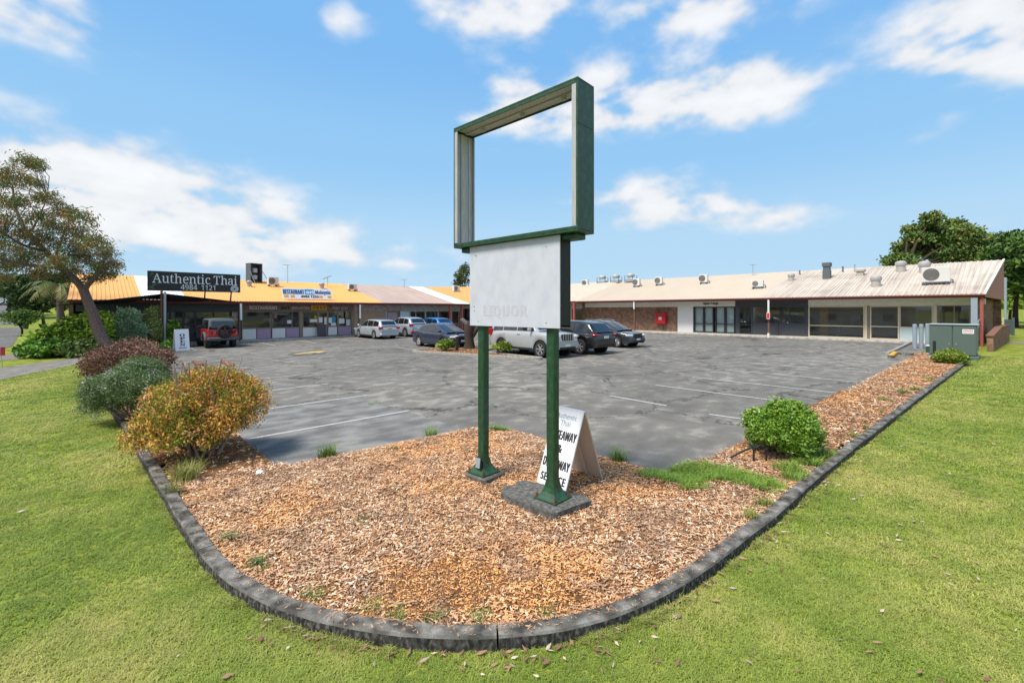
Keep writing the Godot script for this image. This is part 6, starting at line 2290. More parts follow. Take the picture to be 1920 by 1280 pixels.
			k.lathe([Vector2(wr * 0.17, 0.05), Vector2(wr * 0.15, 0.1), Vector2(0, 0.1)], 12)
			obj("rim", k, c.get("rim", M.alloy), wn)
			k = MB.new()
			k.lathe([Vector2(wr * 0.62, 0.035), Vector2(0, 0.03)], 20)
			obj("brake_disc", k, M.car_trim, wn)
	# lamps, grille, plates, mirrors, handles, trims
	var fy: float = c.get("lamp_y", 0.68)
	var ry: float = c.get("tail_y", 0.88)
	for sd in [-1.0, 1.0]:
		k = MB.new()
		k.cbox(Vector3(L / 2 - 0.17, fy, sd * (W / 2 * 0.74)), Vector3(0.36, 0.15, 0.36), 0.05, Basis(Vector3.UP, -sd * 0.42) * Basis(Vector3.BACK, 0.12))
		obj("headlight", k, M.lamp_clear, t)
		k = MB.new()
		k.cbox(Vector3(-L / 2 + 0.12, ry, sd * (W / 2 * 0.79)), Vector3(0.24, c.get("tail_h", 0.16), 0.34), 0.04, Basis(Vector3.UP, sd * 0.35))
		obj("taillight", k, M.lamp_red, t)
		var mx: float = rf[-1][0] - 0.42
		k = MB.new()
		k.cbox(Vector3(mx, curved(sh, 0.05, mx) + 0.1, sd * (W / 2 + 0.06)), Vector3(0.12, 0.14, 0.22), 0.035)
		obj("mirror", k, c.get("mirror", paint), t)
		for i in cuts.size() - 1:
			if i == 0 and cuts.size() > 3:
				continue
			k = MB.new()
			var hx: float = cuts[i] + 0.16
			k.cbox(Vector3(hx, curved(sh, 0.05, hx) - 0.14, sd * float(hw.call(hx)) * 0.985), Vector3(0.2, 0.035, 0.04), 0.01)
			obj("door_handle", k, c.get("handle", paint), t)
		k = MB.new()
		k.cbox(Vector3((axles[0] + axles[1]) / 2, clear + 0.05, sd * (float(hw.call(0.0)) - 0.02)), Vector3(axles[1] - axles[0] - 2 * ra - 0.04, 0.12, 0.05), 0.015)
		obj("sill", k, c.get("sill", M.car_trim), t)
	k = MB.new()
	k.cbox(Vector3(L / 2 - 0.03, fy - 0.02, 0), Vector3(0.1, c.get("grille_h", 0.16), W * 0.42), 0.02)
	var gr := obj("grille", k, M.car_trim, t)
	if c.has("chrome"):
		k = MB.new()
		for i in 5:
			k.cbox(Vector3(L / 2 + 0.015, fy - 0.02, (i - 2) * W * 0.085), Vector3(0.03, c.get("grille_h", 0.16) * 0.9, 0.05), 0.01)
		obj("chrome_bars", k, M.chrome, gr)
	k = MB.new()
	k.cbox(Vector3(L / 2 - 0.05, clear + 0.14, 0), Vector3(0.12, 0.12, W * 0.62), 0.02)
	obj("front_intake", k, M.car_trim, t)
	k = MB.new()
	k.cbox(Vector3(L / 2 + 0.012, clear + 0.26, 0), Vector3(0.02, 0.11, 0.37), 0.003)
	obj("number_plate", k, M.plate_white, t)
	k = MB.new()
	k.cbox(Vector3(-L / 2 - 0.008, c.get("plate_y", 0.75), 0), Vector3(0.02, 0.11, 0.37), 0.003)
	obj("number_plate", k, c.get("plate", M.plate_white), t)
	k = MB.new()
	k.cbox(Vector3(-L / 2 + 0.06, clear + 0.16, 0), Vector3(0.16, 0.2, W * 0.84), 0.04)
	obj("rear_bumper", k, c.get("rear_trim", M.car_trim), t)
	if c.get("rails", false):
		for sd in [-1.0, 1.0]:
			k = MB.new()
			k.tube([Vector3(rf[1][0] + 0.3, hmax - 0.02, sd * W * 0.33), Vector3(rf[1][0] + 0.45, hmax + 0.06, sd * W * 0.33), Vector3(rf[-2][0] - 0.35, hmax + 0.06, sd * W * 0.33), Vector3(rf[-2][0] - 0.15, hmax, sd * W * 0.33)], [0.022, 0.022, 0.022, 0.022], 6)
			obj("roof_rail", k, M.alloy, t)
	return t

func build_cars() -> void:
	var north := -PI / 2        # nose towards +z
	var south := PI / 2
	car({"name": "parked_suv", "label": "large silver off-road wagon parked behind the sign posts", "L": 4.78, "W": 1.885, "r": 0.39, "axles": [-1.36, 1.43], "paint": M.car_silver, "clear": 0.32, "chrome": true, "grille_h": 0.3, "lamp_y": 0.98, "tail_y": 1.12, "tail_h": 0.34, "spokes": 6,
		"shoulder": [[-2.39, 0.6], [-2.37, 1.14], [-1.0, 1.2], [1.0, 1.21], [1.25, 1.2], [2.1, 1.13], [2.3, 1.06], [2.39, 0.72]], "roof": [[-2.36, 1.16], [-2.2, 1.72], [-1.75, 1.84], [0.2, 1.85], [0.5, 1.78], [1.25, 1.22]], "cuts": [-2.1, -1.25, -0.2, 1.0]}, Vector3(16.35, 0, -16.35), north)
	car({"name": "parked_suv", "label": "sleek black four wheel drive seen from behind, next to the silver off-road wagon", "L": 4.8, "W": 1.93, "r": 0.38, "axles": [-1.42, 1.45], "paint": M.car_black, "clear": 0.3, "tail_y": 0.98, "tail_h": 0.1, "plate_y": 0.86,
		"shoulder": [[-2.4, 0.62], [-2.37, 1.06], [-1.2, 1.1], [1.1, 1.06], [2.1, 0.96], [2.36, 0.8], [2.4, 0.6]], "roof": [[-2.3, 1.08], [-1.85, 1.55], [-1.2, 1.65], [0.1, 1.66], [0.45, 1.6], [1.3, 1.07]], "cuts": [-1.9, -1.0, 0.0, 1.05]}, Vector3(18.75, 0, -15.9), south)
	car({"name": "parked_hatchback", "label": "dark grey hatchback with silver roof rails parked nose out by the black four wheel drive", "L": 4.5, "W": 1.82, "r": 0.33, "axles": [-1.35, 1.36], "paint": M.car_grey, "rails": true, "spokes": 10, "lamp_y": 0.7, "grille_h": 0.26, "clear": 0.22,
		"shoulder": [[-2.25, 0.6], [-2.2, 0.97], [-1.2, 1.0], [0.9, 0.97], [1.85, 0.85], [2.15, 0.74], [2.25, 0.5]], "roof": [[-2.1, 0.98], [-1.5, 1.38], [-0.9, 1.48], [0, 1.5], [0.35, 1.44], [1.35, 0.98]], "cuts": [-1.75, -1.0, -0.05, 1.05]}, Vector3(23.0, 0, -16.6), north)
	car({"name": "parked_sedan", "label": "dark navy sedan with its nose at the kerbed island", "L": 4.5, "W": 1.75, "r": 0.32, "axles": [-1.33, 1.33], "paint": M.car_navy, "lamp_y": 0.68, "clear": 0.2, "rim": M.vent_grey,
		"shoulder": [[-2.25, 0.6], [-2.2, 0.99], [-1.5, 1.02], [-0.8, 0.97], [1.0, 0.93], [1.95, 0.8], [2.15, 0.68], [2.25, 0.5]], "roof": [[-1.85, 1.0], [-1.05, 1.36], [-0.5, 1.42], [0.1, 1.43], [0.35, 1.38], [1.6, 0.93]], "cuts": [-1.3, -0.45, 0.95]}, Vector3(15.75, 0, -23.6), north)
	car({"name": "parked_wagon", "label": "silver blue estate car with a yellow number plate parked nose in at the restaurant", "L": 4.76, "W": 1.81, "r": 0.32, "axles": [-1.4, 1.35], "paint": M.car_wagon, "plate": M.plate_yellow, "plate_y": 0.82, "tail_y": 0.86, "rear_trim": M.car_wagon, "clear": 0.2,
		"shoulder": [[-2.38, 0.58], [-2.34, 0.97], [0, 0.96], [1, 0.92], [2.0, 0.78], [2.3, 0.62], [2.38, 0.5]], "roof": [[-2.32, 0.98], [-1.95, 1.4], [-1.4, 1.48], [0, 1.5], [0.3, 1.44], [1.45, 0.92]], "cuts": [-1.95, -1.1, -0.15, 1.05]}, Vector3(16.7, 0, -34.5), south)
	car({"name": "parked_suv", "label": "steel blue compact crossover between the estate car and the bright blue hatchback", "L": 4.33, "W": 1.8, "r": 0.35, "axles": [-1.3, 1.3], "paint": M.car_steel, "tail_y": 1.0, "clear": 0.24, "plate_y": 0.72,
		"shoulder": [[-2.16, 0.6], [-2.12, 1.05], [-1, 1.06], [1, 1.0], [1.85, 0.88], [2.1, 0.74], [2.16, 0.5]], "roof": [[-2.1, 1.06], [-1.65, 1.5], [-1.1, 1.6], [0, 1.61], [0.3, 1.55], [1.3, 1.02]], "cuts": [-1.65, -0.95, -0.05, 0.95]}, Vector3(19.5, 0, -34.6), south)
	car({"name": "parked_hatchback", "label": "bright blue hatchback parked before the dark glazed shopfront", "L": 4.3, "W": 1.8, "r": 0.33, "axles": [-1.28, 1.3], "paint": M.car_blue, "clear": 0.22,
		"shoulder": [[-2.15, 0.6], [-2.1, 0.98], [-1, 1.0], [1, 0.95], [1.85, 0.83], [2.1, 0.7], [2.15, 0.5]], "roof": [[-2.05, 1.0], [-1.55, 1.4], [-1.0, 1.49], [0, 1.5], [0.3, 1.44], [1.3, 0.97]], "cuts": [-1.7, -0.95, -0.05, 0.95]}, Vector3(22.4, 0, -34.9), south)
	var j := car({"name": "parked_offroader", "label": "red boxy off-road car with grey arches and a spare wheel on its tailgate", "L": 4.1, "W": 1.66, "r": 0.41, "axles": [-1.3, 1.5], "paint": M.car_red, "cabin_paint": M.flare_grey, "clear": 0.42, "boxy": 1.0, "tumble": 0.84, "tail_y": 0.98, "tail_h": 0.24, "rim": M.alloy_dark, "spokes": 5, "plate_y": 0.62, "mirror": M.car_trim, "arch": 1.25, "lamp_y": 0.95, "handle": M.car_trim,
		"shoulder": [[-2.05, 0.66], [-2.04, 1.18], [0.4, 1.18], [0.6, 1.15], [1.9, 1.1], [2.0, 1.0], [2.05, 0.7]], "roof": [[-2.04, 1.18], [-1.96, 1.78], [-1.7, 1.84], [0.1, 1.83], [0.3, 1.78], [0.62, 1.18]], "cuts": [-1.85, -1.0, -0.15, 0.42]}, Vector3(5.85, 0, -35.2), south)
	var rw := MB.new()
	rw.cbox(Vector3(-2.03, 1.46, 0), Vector3(0.05, 0.44, 1.16), 0.02, Basis(Vector3.BACK, -0.12))
	obj("tailgate_window", rw, M.car_glass, j)
	var k := MB.new()
	for a in [-1.3, 1.5]:
		for sd in [-1.0, 1.0]:
			k = MB.new()
			var pts := []
			var rr := []
			for i in 9:
				var an := PI * i / 8.0
				pts.append(Vector3(a + cos(an) * 0.54, 0.5 + sin(an) * 0.44, sd * 0.86))
				rr.append(0.085)
			k.tube(pts, rr, 8)
			obj("wheel_arch", k, M.flare_grey, j)
	var sp := Node3D.new()
	sp.name = "spare_wheel"
	j.add_child(sp, true)
	sp.position = Vector3(-2.2, 1.05, 0.1)
	sp.rotation.z = PI / 2
	k = MB.new()
	k.lathe([Vector2(0.25, -0.11), Vector2(0.37, -0.12), Vector2(0.41, -0.08), Vector2(0.41, 0.09), Vector2(0.37, 0.13), Vector2(0.27, 0.11)], 28)
	obj("tyre", k, M.tyre_rubber, sp)
	k = MB.new()
	k.lathe([Vector2(0.25, 0.04), Vector2(0.26, 0.1), Vector2(0.28, 0.11)], 24)
	for i in 5:
		k.cbox(Vector3(cos(TAU * i / 5), 0, -sin(TAU * i / 5)) * 0.14 + Vector3.UP * 0.07, Vector3(0.26, 0.03, 0.09), 0.01, Basis(Vector3.UP, TAU * i / 5))
	obj("rim", k, M.alloy_dark, sp)
	k = MB.new()
	k.cbox(Vector3(-2.14, 0.58, 0), Vector3(0.2, 0.2, 1.62), 0.05)
	obj("bumper", k, M.flare_grey, j)
	for sd in [-1.0, 1.0]:
		k = MB.new()
		k.bar(Vector3(-1.8, 1.9, sd * 0.62), Vector3(0.1, 1.9, sd * 0.62), 0.025, 6)
		obj("roof_rail", k, M.car_trim, j)
	# two cars far down the street
	for q in [[2.0, 592.0, "white hatchback parked far down the street by the grassy verge", 0.03], [27.0, 566.0, "white hatchback parked at the top of the far rise", 0.05]]:
		var x := -10.2 if q[1] > 580 else -19.0
		var z := -78.0 if q[1] > 580 else -190.0
		car({"name": "street_car", "label": q[2], "L": 4.3, "W": 1.78, "r": 0.32, "axles": [-1.28, 1.28], "paint": M.car_white, "clear": 0.2,
			"shoulder": [[-2.15, 0.6], [-2.1, 0.98], [-1, 1.0], [1, 0.95], [1.85, 0.83], [2.1, 0.7], [2.15, 0.5]], "roof": [[-2.05, 1.0], [-1.55, 1.4], [-1.0, 1.49], [0, 1.5], [0.3, 1.44], [1.3, 0.97]], "cuts": [-1.7, -0.95, -0.05, 0.95]}, Vector3(x, 0, z), south)

# ---------------------------------------------------------------- plants
func sprig(sd: int, n: int, rad: float, ll: float, lw: float, droop := 0.0) -> ArrayMesh:      # a small spray of leaves round the origin
	var r := RandomNumberGenerator.new()
	r.seed = sd
	var k := MB.new()
	for i in n:
		var d := Vector3(r.randfn(), r.randfn(), r.randfn()).normalized()
		d.y = lerpf(d.y, -0.8, droop)
		d = d.normalized()
		var o := Vector3(r.randfn(), r.randfn(), r.randfn()) * rad * 0.45
		var side := d.cross(Vector3(r.randfn(), r.randfn(), r.randfn())).normalized()
		var up := side.cross(d)
		var l := ll * r.randf_range(0.65, 1.2)
		var w := lw * r.randf_range(0.7, 1.2)
		var tip := o + d * l + Vector3.DOWN * droop * l * 0.3
		var mid := o + d * l * 0.5
		k.tri(o, mid + side * w + up * w * 0.35, tip)
		k.tri(o, tip, mid - side * w + up * w * 0.35)
	return k.mesh()

func leaves(parent: Node3D, called: String, blobs: Array, sprays: Array, m: Material, palette: Array, sd: int, hollow := 0.55, patch := 2.2) -> void:
	# blobs: [centre, radii, count]; sprays: meshes; palette: the colours of single leaves, mixed at random
	var r := RandomNumberGenerator.new()
	r.seed = sd
	var shape := noise(1.0, 3, sd + 1)
	var xf := []
	var cs := []
	for s in sprays:
		xf.append([])
		cs.append(PackedColorArray())
	for b in blobs:
		var c: Vector3 = b[0]
		var rad: Vector3 = b[1]
		for i in b[2]:
			var d := Vector3(r.randfn(), r.randfn(), r.randfn()).normalized()
			if d.y < -0.55:
				d.y = -d.y
			var q := pow(r.randf_range(hollow * hollow * hollow, 1.0), 1.0 / 3.0)
			q *= 1.0 + 0.45 * shape.get_noise_3dv(d * 2.3 + c)
			var p := c + d * rad * q
			var col: Color = palette[r.randi() % palette.size()]      # any leaf may have any of the plant's colours
			var j := r.randi() % sprays.size()
			var s := r.randf_range(0.75, 1.25)
			xf[j].append(Transform3D(Basis(Vector3.UP, r.randf() * TAU) * Basis(Vector3.RIGHT, r.randf_range(-0.5, 0.5)) * Basis.from_scale(Vector3.ONE * s), p))
			cs[j].append(col * r.randf_range(0.85, 1.15))
	for j in sprays.size():
		copies(called, sprays[j], m, xf[j], cs[j], parent).set_meta("kind", "stuff")

func stems(parent: Node3D, called: String, base: Vector3, tips: Array, r0: float, m: Material, sd: int) -> void:
	var r := RandomNumberGenerator.new()
	r.seed = sd
	var k := MB.new()
	for t in tips:
		var p: Vector3 = t
		var a := base + Vector3(r.randfn(), 0, r.randfn()) * 0.08
		var mid := a.lerp(p, 0.5) + Vector3(r.randfn(), r.randf() * 0.5, r.randfn()) * a.distance_to(p) * 0.09
		k.tube([a, mid, p], [r0, r0 * 0.65, r0 * 0.25], 5)
	obj(called, k, m, parent)

func shrub(called: String, label: String, at: Vector3, rad: Vector3, count: int, sprays: Array, m: Material, palette: Array, sd: int, lobes := 7, bare := 0, patch := 2.2, category := "shrub") -> Node3D:
	var t := thing(called, label, category, at)
	var r := RandomNumberGenerator.new()
	r.seed = sd
	var blobs := [[Vector3(0, rad.y * 0.95, 0), rad * Vector3(0.72, 0.72, 0.72), int(count * 0.28)]]
	blobs.append([Vector3(rad.x * 0.12, rad.y * 1.5, 0), rad * Vector3(0.5, 0.42, 0.5), int(count * 0.14)])
	var tips := []
	for i in lobes:
		var a := TAU * (i + r.randf() * 0.6) / lobes
		var p := Vector3(cos(a) * rad.x * r.randf_range(0.45, 0.72), rad.y * r.randf_range(0.5, 1.25), sin(a) * rad.z * r.randf_range(0.45, 0.72))
		blobs.append([p, rad * r.randf_range(0.3, 0.52), int(count * 0.72 / lobes)])
		tips.append(p)
		tips.append(p + Vector3(r.randfn(), r.randf(), r.randfn()) * rad * 0.25)
	for i in bare:
		var a := r.randf() * TAU
		tips.append(Vector3(cos(a) * rad.x * r.randf_range(0.1, 0.8), rad.y * r.randf_range(1.75, 2.25), sin(a) * rad.z * r.randf_range(0.1, 0.8)))
	stems(t, "stem", Vector3(0, -0.05, 0), tips, 0.022 * (rad.x + 0.3), M.twig, sd + 3)
	leaves(t, "foliage", blobs, sprays, m, palette, sd + 5, 0.5, patch)
	return t

func tree_limbs(parent: Node3D, called: String, lines: Array, m: Material, seg := 10) -> void:
	for l in lines:
		var k := MB.new()
		var c := Curve3D.new()
		var pts: Array = l[0]
		for i in pts.size():
			var tg: Vector3 = (pts[mini(i + 1, pts.size() - 1)] - pts[maxi(i - 1, 0)]) * 0.2
			c.add_point(pts[i], -tg, tg)
		var p := []
		var r := []
		var n := pts.size() * 4
		for i in n + 1:
			p.append(c.sample_baked(c.get_baked_length() * i / n, true))
			r.append(lerpf(l[1], l[2], pow(i / float(n), 0.85)))
		k.tube(p, r, seg)
		obj("trunk" if l == lines[0] else called, k, m, parent)

func far(px: float, py: float, d: float) -> Vector3:         # a point on a pixel's ray, d metres out along the view axis
	return Vector3(0, EYE, 0) + ray(px, py) * d

func build_plants() -> void:
	var small := [sprig(1, 9, 0.1, 0.05, 0.012), sprig(2, 9, 0.1, 0.055, 0.014)]
	var needle := [sprig(3, 16, 0.09, 0.045, 0.006), sprig(4, 16, 0.09, 0.05, 0.007)]
	var glossy := [sprig(5, 12, 0.1, 0.052, 0.016), sprig(6, 12, 0.1, 0.056, 0.018)]
	var big := [sprig(7, 10, 0.28, 0.2, 0.06), sprig(8, 10, 0.28, 0.22, 0.065)]
	var gum := [sprig(9, 15, 0.26, 0.2, 0.024, 0.5), sprig(10, 15, 0.26, 0.18, 0.022, 0.6)]
	var clump := [sprig(11, 14, 0.55, 0.42, 0.13), sprig(12, 14, 0.6, 0.4, 0.14)]
	var mass := [sprig(13, 16, 1.2, 0.9, 0.3), sprig(14, 16, 1.2, 1.0, 0.32)]
	# the three shrubs by the kerb
	shrub("flowering_shrub", "loose orange and green shrub with bare twigs next to the corner bark bed", Vector3(1.3, gy(1.3, -8.95) + 0.07, -8.95), Vector3(1.02, 0.72, 0.95), 5200, small, M.leaf, [Color(0.15, 0.24, 0.035), Color(0.22, 0.28, 0.04), Color(0.4, 0.33, 0.06), Color(0.64, 0.38, 0.07), Color(0.66, 0.32, 0.09), Color(0.66, 0.34, 0.18), Color(0.68, 0.4, 0.08)], 501, 11, 22, 1.3)
	shrub("rosemary_shrub", "dense rounded grey green shrub spilling over the kerb", Vector3(0.62, gy(0.6, -12.9) + 0.07, -12.9), Vector3(0.84, 0.68, 0.86), 6400, needle, M.leaf, [Color(0.13, 0.2, 0.07), Color(0.14, 0.22, 0.07), Color(0.15, 0.22, 0.08), Color(0.17, 0.24, 0.09), Color(0.13, 0.2, 0.07), Color(0.16, 0.23, 0.08), Color(0.14, 0.21, 0.075), Color(0.45, 0.45, 0.38)], 521, 9, 0, 3.5)
	shrub("fringe_shrub", "wide purple brown shrub with drooping sprays beside the tree trunk", Vector3(0.85, gy(0.7, -20.6) + 0.07, -20.6), Vector3(1.2, 0.64, 2.2), 4600, [sprig(15, 10, 0.18, 0.09, 0.02), sprig(16, 10, 0.18, 0.1, 0.022)], M.leaf, [Color(0.17, 0.085, 0.065), Color(0.2, 0.1, 0.075), Color(0.24, 0.125, 0.09), Color(0.3, 0.17, 0.125), Color(0.2, 0.15, 0.08)], 541, 13, 10, 1.6)
	# bed beside the lawn
	shrub("round_shrub", "round glossy bright green shrub in the bed beside the lawn", Vector3(8.1, gy(8, -2.4) + 0.06, -2.4), Vector3(0.6, 0.42, 0.52), 3800, glossy, M.leaf_gloss, [Color(0.1, 0.21, 0.018), Color(0.13, 0.25, 0.02), Color(0.17, 0.3, 0.025), Color(0.25, 0.39, 0.04)], 561, 8, 0, 3.0)
	var ls := gp(1785, 681, 0.07)
	shrub("low_shrub", "low spreading yellow green shrub before the transformer cabinet", Vector3(ls.x, gy(ls.x, ls.z) + 0.06, ls.z), Vector3(0.5, 0.24, 0.5), 900, [sprig(17, 10, 0.14, 0.13, 0.02)], M.leaf, [Color(0.09, 0.16, 0.02), Color(0.17, 0.25, 0.03), Color(0.28, 0.33, 0.06)], 581, 6)
	for q in [[835, 657, "leafy sprout at the end of the kerbed island by the navy sedan"], [863, 649, "leafy sprout growing beside the tree stump"], [944, 662, "thin leafy weed on the island beside the silver off-road wagon"]]:
		var p := gp(q[0], q[1], 0.1)
		shrub("weed", q[2], Vector3(p.x, gy(p.x, p.z) + 0.1, p.z), Vector3(0.4, 0.25, 0.4), 130, [sprig(18, 9, 0.2, 0.16, 0.045)], M.leaf, [Color(0.12, 0.2, 0.02), Color(0.2, 0.28, 0.04), Color(0.28, 0.34, 0.06)], 590 + int(q[0]), 4, 0, 2.0, "weed")
	# planting in front of the restaurant verandah
	for q in [
		[172, 648, 25.6, 1.25, 1.15, "tall lush yellow green shrub behind the leaning tree", big, [Color(0.068, 0.153, 0.017), Color(0.153, 0.272, 0.020), Color(0.289, 0.408, 0.034), Color(0.442, 0.510, 0.051)], 2600],
		[135, 652, 25.0, 1.0, 1.0, "yellow green shrub between the palm and the leaning tree", big, [Color(0.051, 0.119, 0.017), Color(0.136, 0.255, 0.025), Color(0.289, 0.374, 0.034)], 1500],
		[235, 648, 26.6, 0.85, 1.3, "tall grey green shrub beside the rendered screen wall", [sprig(19, 12, 0.25, 0.17, 0.03)], [Color(0.17, 0.25, 0.13), Color(0.21, 0.3, 0.16), Color(0.27, 0.36, 0.2)], 1900],
		[284, 646, 28.4, 0.75, 1.3, "olive shrub growing above the rendered screen wall", [sprig(20, 12, 0.25, 0.17, 0.03)], [Color(0.136, 0.204, 0.060), Color(0.238, 0.289, 0.085), Color(0.374, 0.374, 0.119)], 1700],
		[110, 664, 24.4, 1.4, 0.42, "low spreading green hedge plant beside the concrete driveway", big, [Color(0.051, 0.136, 0.020), Color(0.119, 0.255, 0.034), Color(0.187, 0.340, 0.051)], 1500],
		[160, 664, 24.2, 1.1, 0.4, "low green ground cover at the foot of the leaning tree", big, [Color(0.068, 0.136, 0.034), Color(0.153, 0.238, 0.051), Color(0.238, 0.255, 0.085)], 900],
		[324, 640, 28.8, 0.35, 0.9, "small leafy plant next to the shade sail post", [sprig(21, 10, 0.2, 0.2, 0.05)], [Color(0.102, 0.221, 0.034), Color(0.221, 0.340, 0.068)], 260],
		[316, 655, 27.2, 0.35, 0.24, "small bright green plant by the foot of the open board", [sprig(22, 10, 0.2, 0.16, 0.04)], [Color(0.136, 0.306, 0.034), Color(0.255, 0.476, 0.068)], 220],
		[85, 640, 30.0, 0.8, 0.55, "pale green banana like plant beside the wheelie bin", [sprig(23, 8, 0.35, 0.45, 0.08)], [Color(0.204, 0.374, 0.051), Color(0.374, 0.544, 0.102)], 240],
	]:
		var p := far(q[0], q[1], q[2])
		shrub("garden_shrub", q[5], Vector3(p.x, gy(p.x, p.z), p.z), Vector3(q[3], q[4], q[3]), q[8], q[6], M.leaf, q[7], 600 + int(q[0]), 7, 0, 0.9)
	gum_tree(gum)
	palm()
	# street tree and darker trees along the street
	for q in [
		[38, 647, 44.0, 1.5, 2.6, "small spreading street tree on the grass verge", [Color(0.085, 0.153, 0.034), Color(0.170, 0.255, 0.051)], 340, big],
		[82, 625, 52.0, 3.6, 6.4, "dark rounded evergreen tree beyond the palm", [Color(0.025, 0.051, 0.020), Color(0.051, 0.093, 0.034), Color(0.093, 0.136, 0.051)], 1500, clump],
		[50, 606, 92.0, 5.0, 9.0, "dark tree overhanging the street half way down", [Color(0.034, 0.060, 0.025), Color(0.060, 0.102, 0.034), Color(0.102, 0.136, 0.051)], 900, clump],
		[-12, 600, 96.0, 7.0, 9.0, "leafy green tree across the street", [Color(0.051, 0.102, 0.034), Color(0.102, 0.170, 0.051), Color(0.153, 0.221, 0.068)], 1100, clump],
		[120, 620, 58.0, 3.0, 6.6, "dark pine behind the restaurant gable", [Color(0.034, 0.060, 0.025), Color(0.068, 0.102, 0.043)], 900, clump],
	]:
		plain_tree(far(q[0], q[1], q[2]), q[3], q[4], q[5], q[6], q[7], q[8], 700 + int(absf(q[0])))
	# trees behind the shops
	var bt := thing("fig_tree", "large spreading dark green tree rising behind the streaked roof", "tree", Vector3(59.5, gy(59.5, -7.0), -7.0))
	var base := bt.position
	var lines := [[[Vector3(0, -0.2, 0), Vector3(0.2, 3, 0.1), Vector3(0, 5.5, 0)], 0.75, 0.5]]
	var blobs := []
	var dep := 48.0
	for q in [[1775, 440, 2.6, 1.6, 130], [1740, 430, 1.2, 0.8, 50], [1712, 470, 2.4, 1.2, 120], [1720, 452, 1.7, 0.8, 60], [1760, 470, 3.0, 1.6, 170], [1800, 450, 2.8, 1.8, 170], [1835, 462, 2.6, 1.6, 150], [1860, 485, 2.6, 1.6, 140], [1800, 480, 3.2, 1.8, 190], [1685, 489, 1.8, 0.7, 70], [1898, 488, 1.4, 1.0, 60], [1748, 412, 1.1, 0.7, 45], [1790, 425, 1.3, 0.8, 50], [1705, 432, 0.7, 0.4, 16], [1890, 530, 2.6, 2.4, 170], [1850, 520, 3.0, 2.0, 160], [1700, 510, 2.2, 1.4, 90]]:
		var d := dep + fmod(q[0] * 7.3, 5.0) - 2.5
		var p := far(q[0], q[1], d) - base
		blobs.append([p, Vector3(q[2], q[3], q[2]) * 0.7, int(q[4] * 1.9)])
		lines.append([[Vector3(0, 5.0, 0), Vector3(p.x * 0.45, 5.0 + (p.y - 5.0) * 0.6, p.z * 0.45), p], 0.22, 0.05])
	tree_limbs(bt, "limb", lines, M.bark_dark, 6)
	leaves(bt, "crown", blobs, [sprig(31, 12, 0.4, 0.3, 0.09), sprig(32, 12, 0.4, 0.32, 0.1)], M.leaf, [Color(0.051, 0.102, 0.027), Color(0.085, 0.153, 0.034), Color(0.128, 0.204, 0.051), Color(0.187, 0.255, 0.068), Color(0.289, 0.272, 0.085)], 810, 0.35, 0.5)
	for q in [
		[1905, 640, 44.0, 3.2, 8.2, "dense green tree beyond the end of the shops", [Color(0.034, 0.085, 0.020), Color(0.085, 0.170, 0.034), Color(0.170, 0.289, 0.051)], 1500, clump],
		[1945, 640, 40.0, 3.4, 8.8, "tall leafy tree at the edge of the lawn beyond the shops", [Color(0.043, 0.085, 0.025), Color(0.085, 0.153, 0.034), Color(0.136, 0.221, 0.051)], 1500, clump],
		[1895, 630, 58.0, 3.4, 5.6, "yellow green tree far beyond the grey pole", [Color(0.102, 0.187, 0.025), Color(0.221, 0.340, 0.051), Color(0.374, 0.476, 0.068)], 800, clump],
		[1985, 635, 46.0, 4.2, 9.5, "broad leafy tree across the lawn", [Color(0.051, 0.102, 0.025), Color(0.102, 0.170, 0.034)], 1100, clump],
		[867, 560, 95.0, 1.9, 11.6, "thin gum tree standing far behind the restaurant roof", [Color(0.085, 0.111, 0.051), Color(0.153, 0.170, 0.076)], 150, clump],
	]:
		plain_tree(far(q[0], q[1], q[2]), q[3], q[4], q[5], q[6], q[7], q[8], 830 + int(q[0]))
	# wooded hill at the end of the street
	var hill := MB.new()
	var rows := []
	for i in 24:
		var line := PackedVector3Array()
		var u := i / 23.0
		for j in 40:
			var a := deg_to_rad(lerpf(-75.0, 20.0, j / 39.0))
			var d := lerpf(330.0, 620.0, u)
			var x := sin(a) * d
			var z := -cos(a) * d
			var h := gy(x, z) - 6.0 + 38.0 * smoothstep(0.0, 0.75, u) * (0.72 + 0.28 * sin(j * 0.55 + 1.0) + 0.12 * sin(j * 1.7)) * smoothstep(20.0, -14.0, lerpf(-75.0, 20.0, j / 39.0))
			line.append(Vector3(x, h, z))
		rows.append(line)
	hill.grid(rows)
	struct("hill", hill, M.lawn)
	var r := RandomNumberGenerator.new()
	r.seed = 870
	var xf := [[], []]
	var cs := [PackedColorArray(), PackedColorArray()]
	for i in 5200:
		var u := r.randf()
		var jj := r.randf() * 36.0
		var a := deg_to_rad(lerpf(-75.0, 20.0, jj / 39.0))
		var d := lerpf(330.0, 620.0, u)
		var p0: Vector3 = rows[int(u * 23.0)][int(jj)]
		var p1: Vector3 = rows[mini(int(u * 23.0) + 1, 23)][int(jj)]
		var y := lerpf(p0.y, p1.y, fmod(u * 23.0, 1.0))
		var s := r.randf_range(2.2, 4.5)
		var g := r.randi() % 2
		xf[g].append(Transform3D(Basis(Vector3.UP, r.randf() * TAU) * Basis.from_scale(Vector3(s, s * 1.2, s)), Vector3(sin(a) * d, y + s * 1.2, -cos(a) * d)))
		cs[g].append(Color(0.03, 0.05, 0.025).lerp(Color(0.07, 0.085, 0.045), r.randf()))
	var wood := Node3D.new()
	wood.name = numbered("forest")
	wood.set_meta("kind", "stuff")
	add_child(wood)
	tag(wood, "dark distant forest covering the hill at the end of the street", "forest")
	for g in 2:
		copies("trees", mass[g], M.leaf, xf[g], cs[g], wood).set_meta("kind", "stuff")

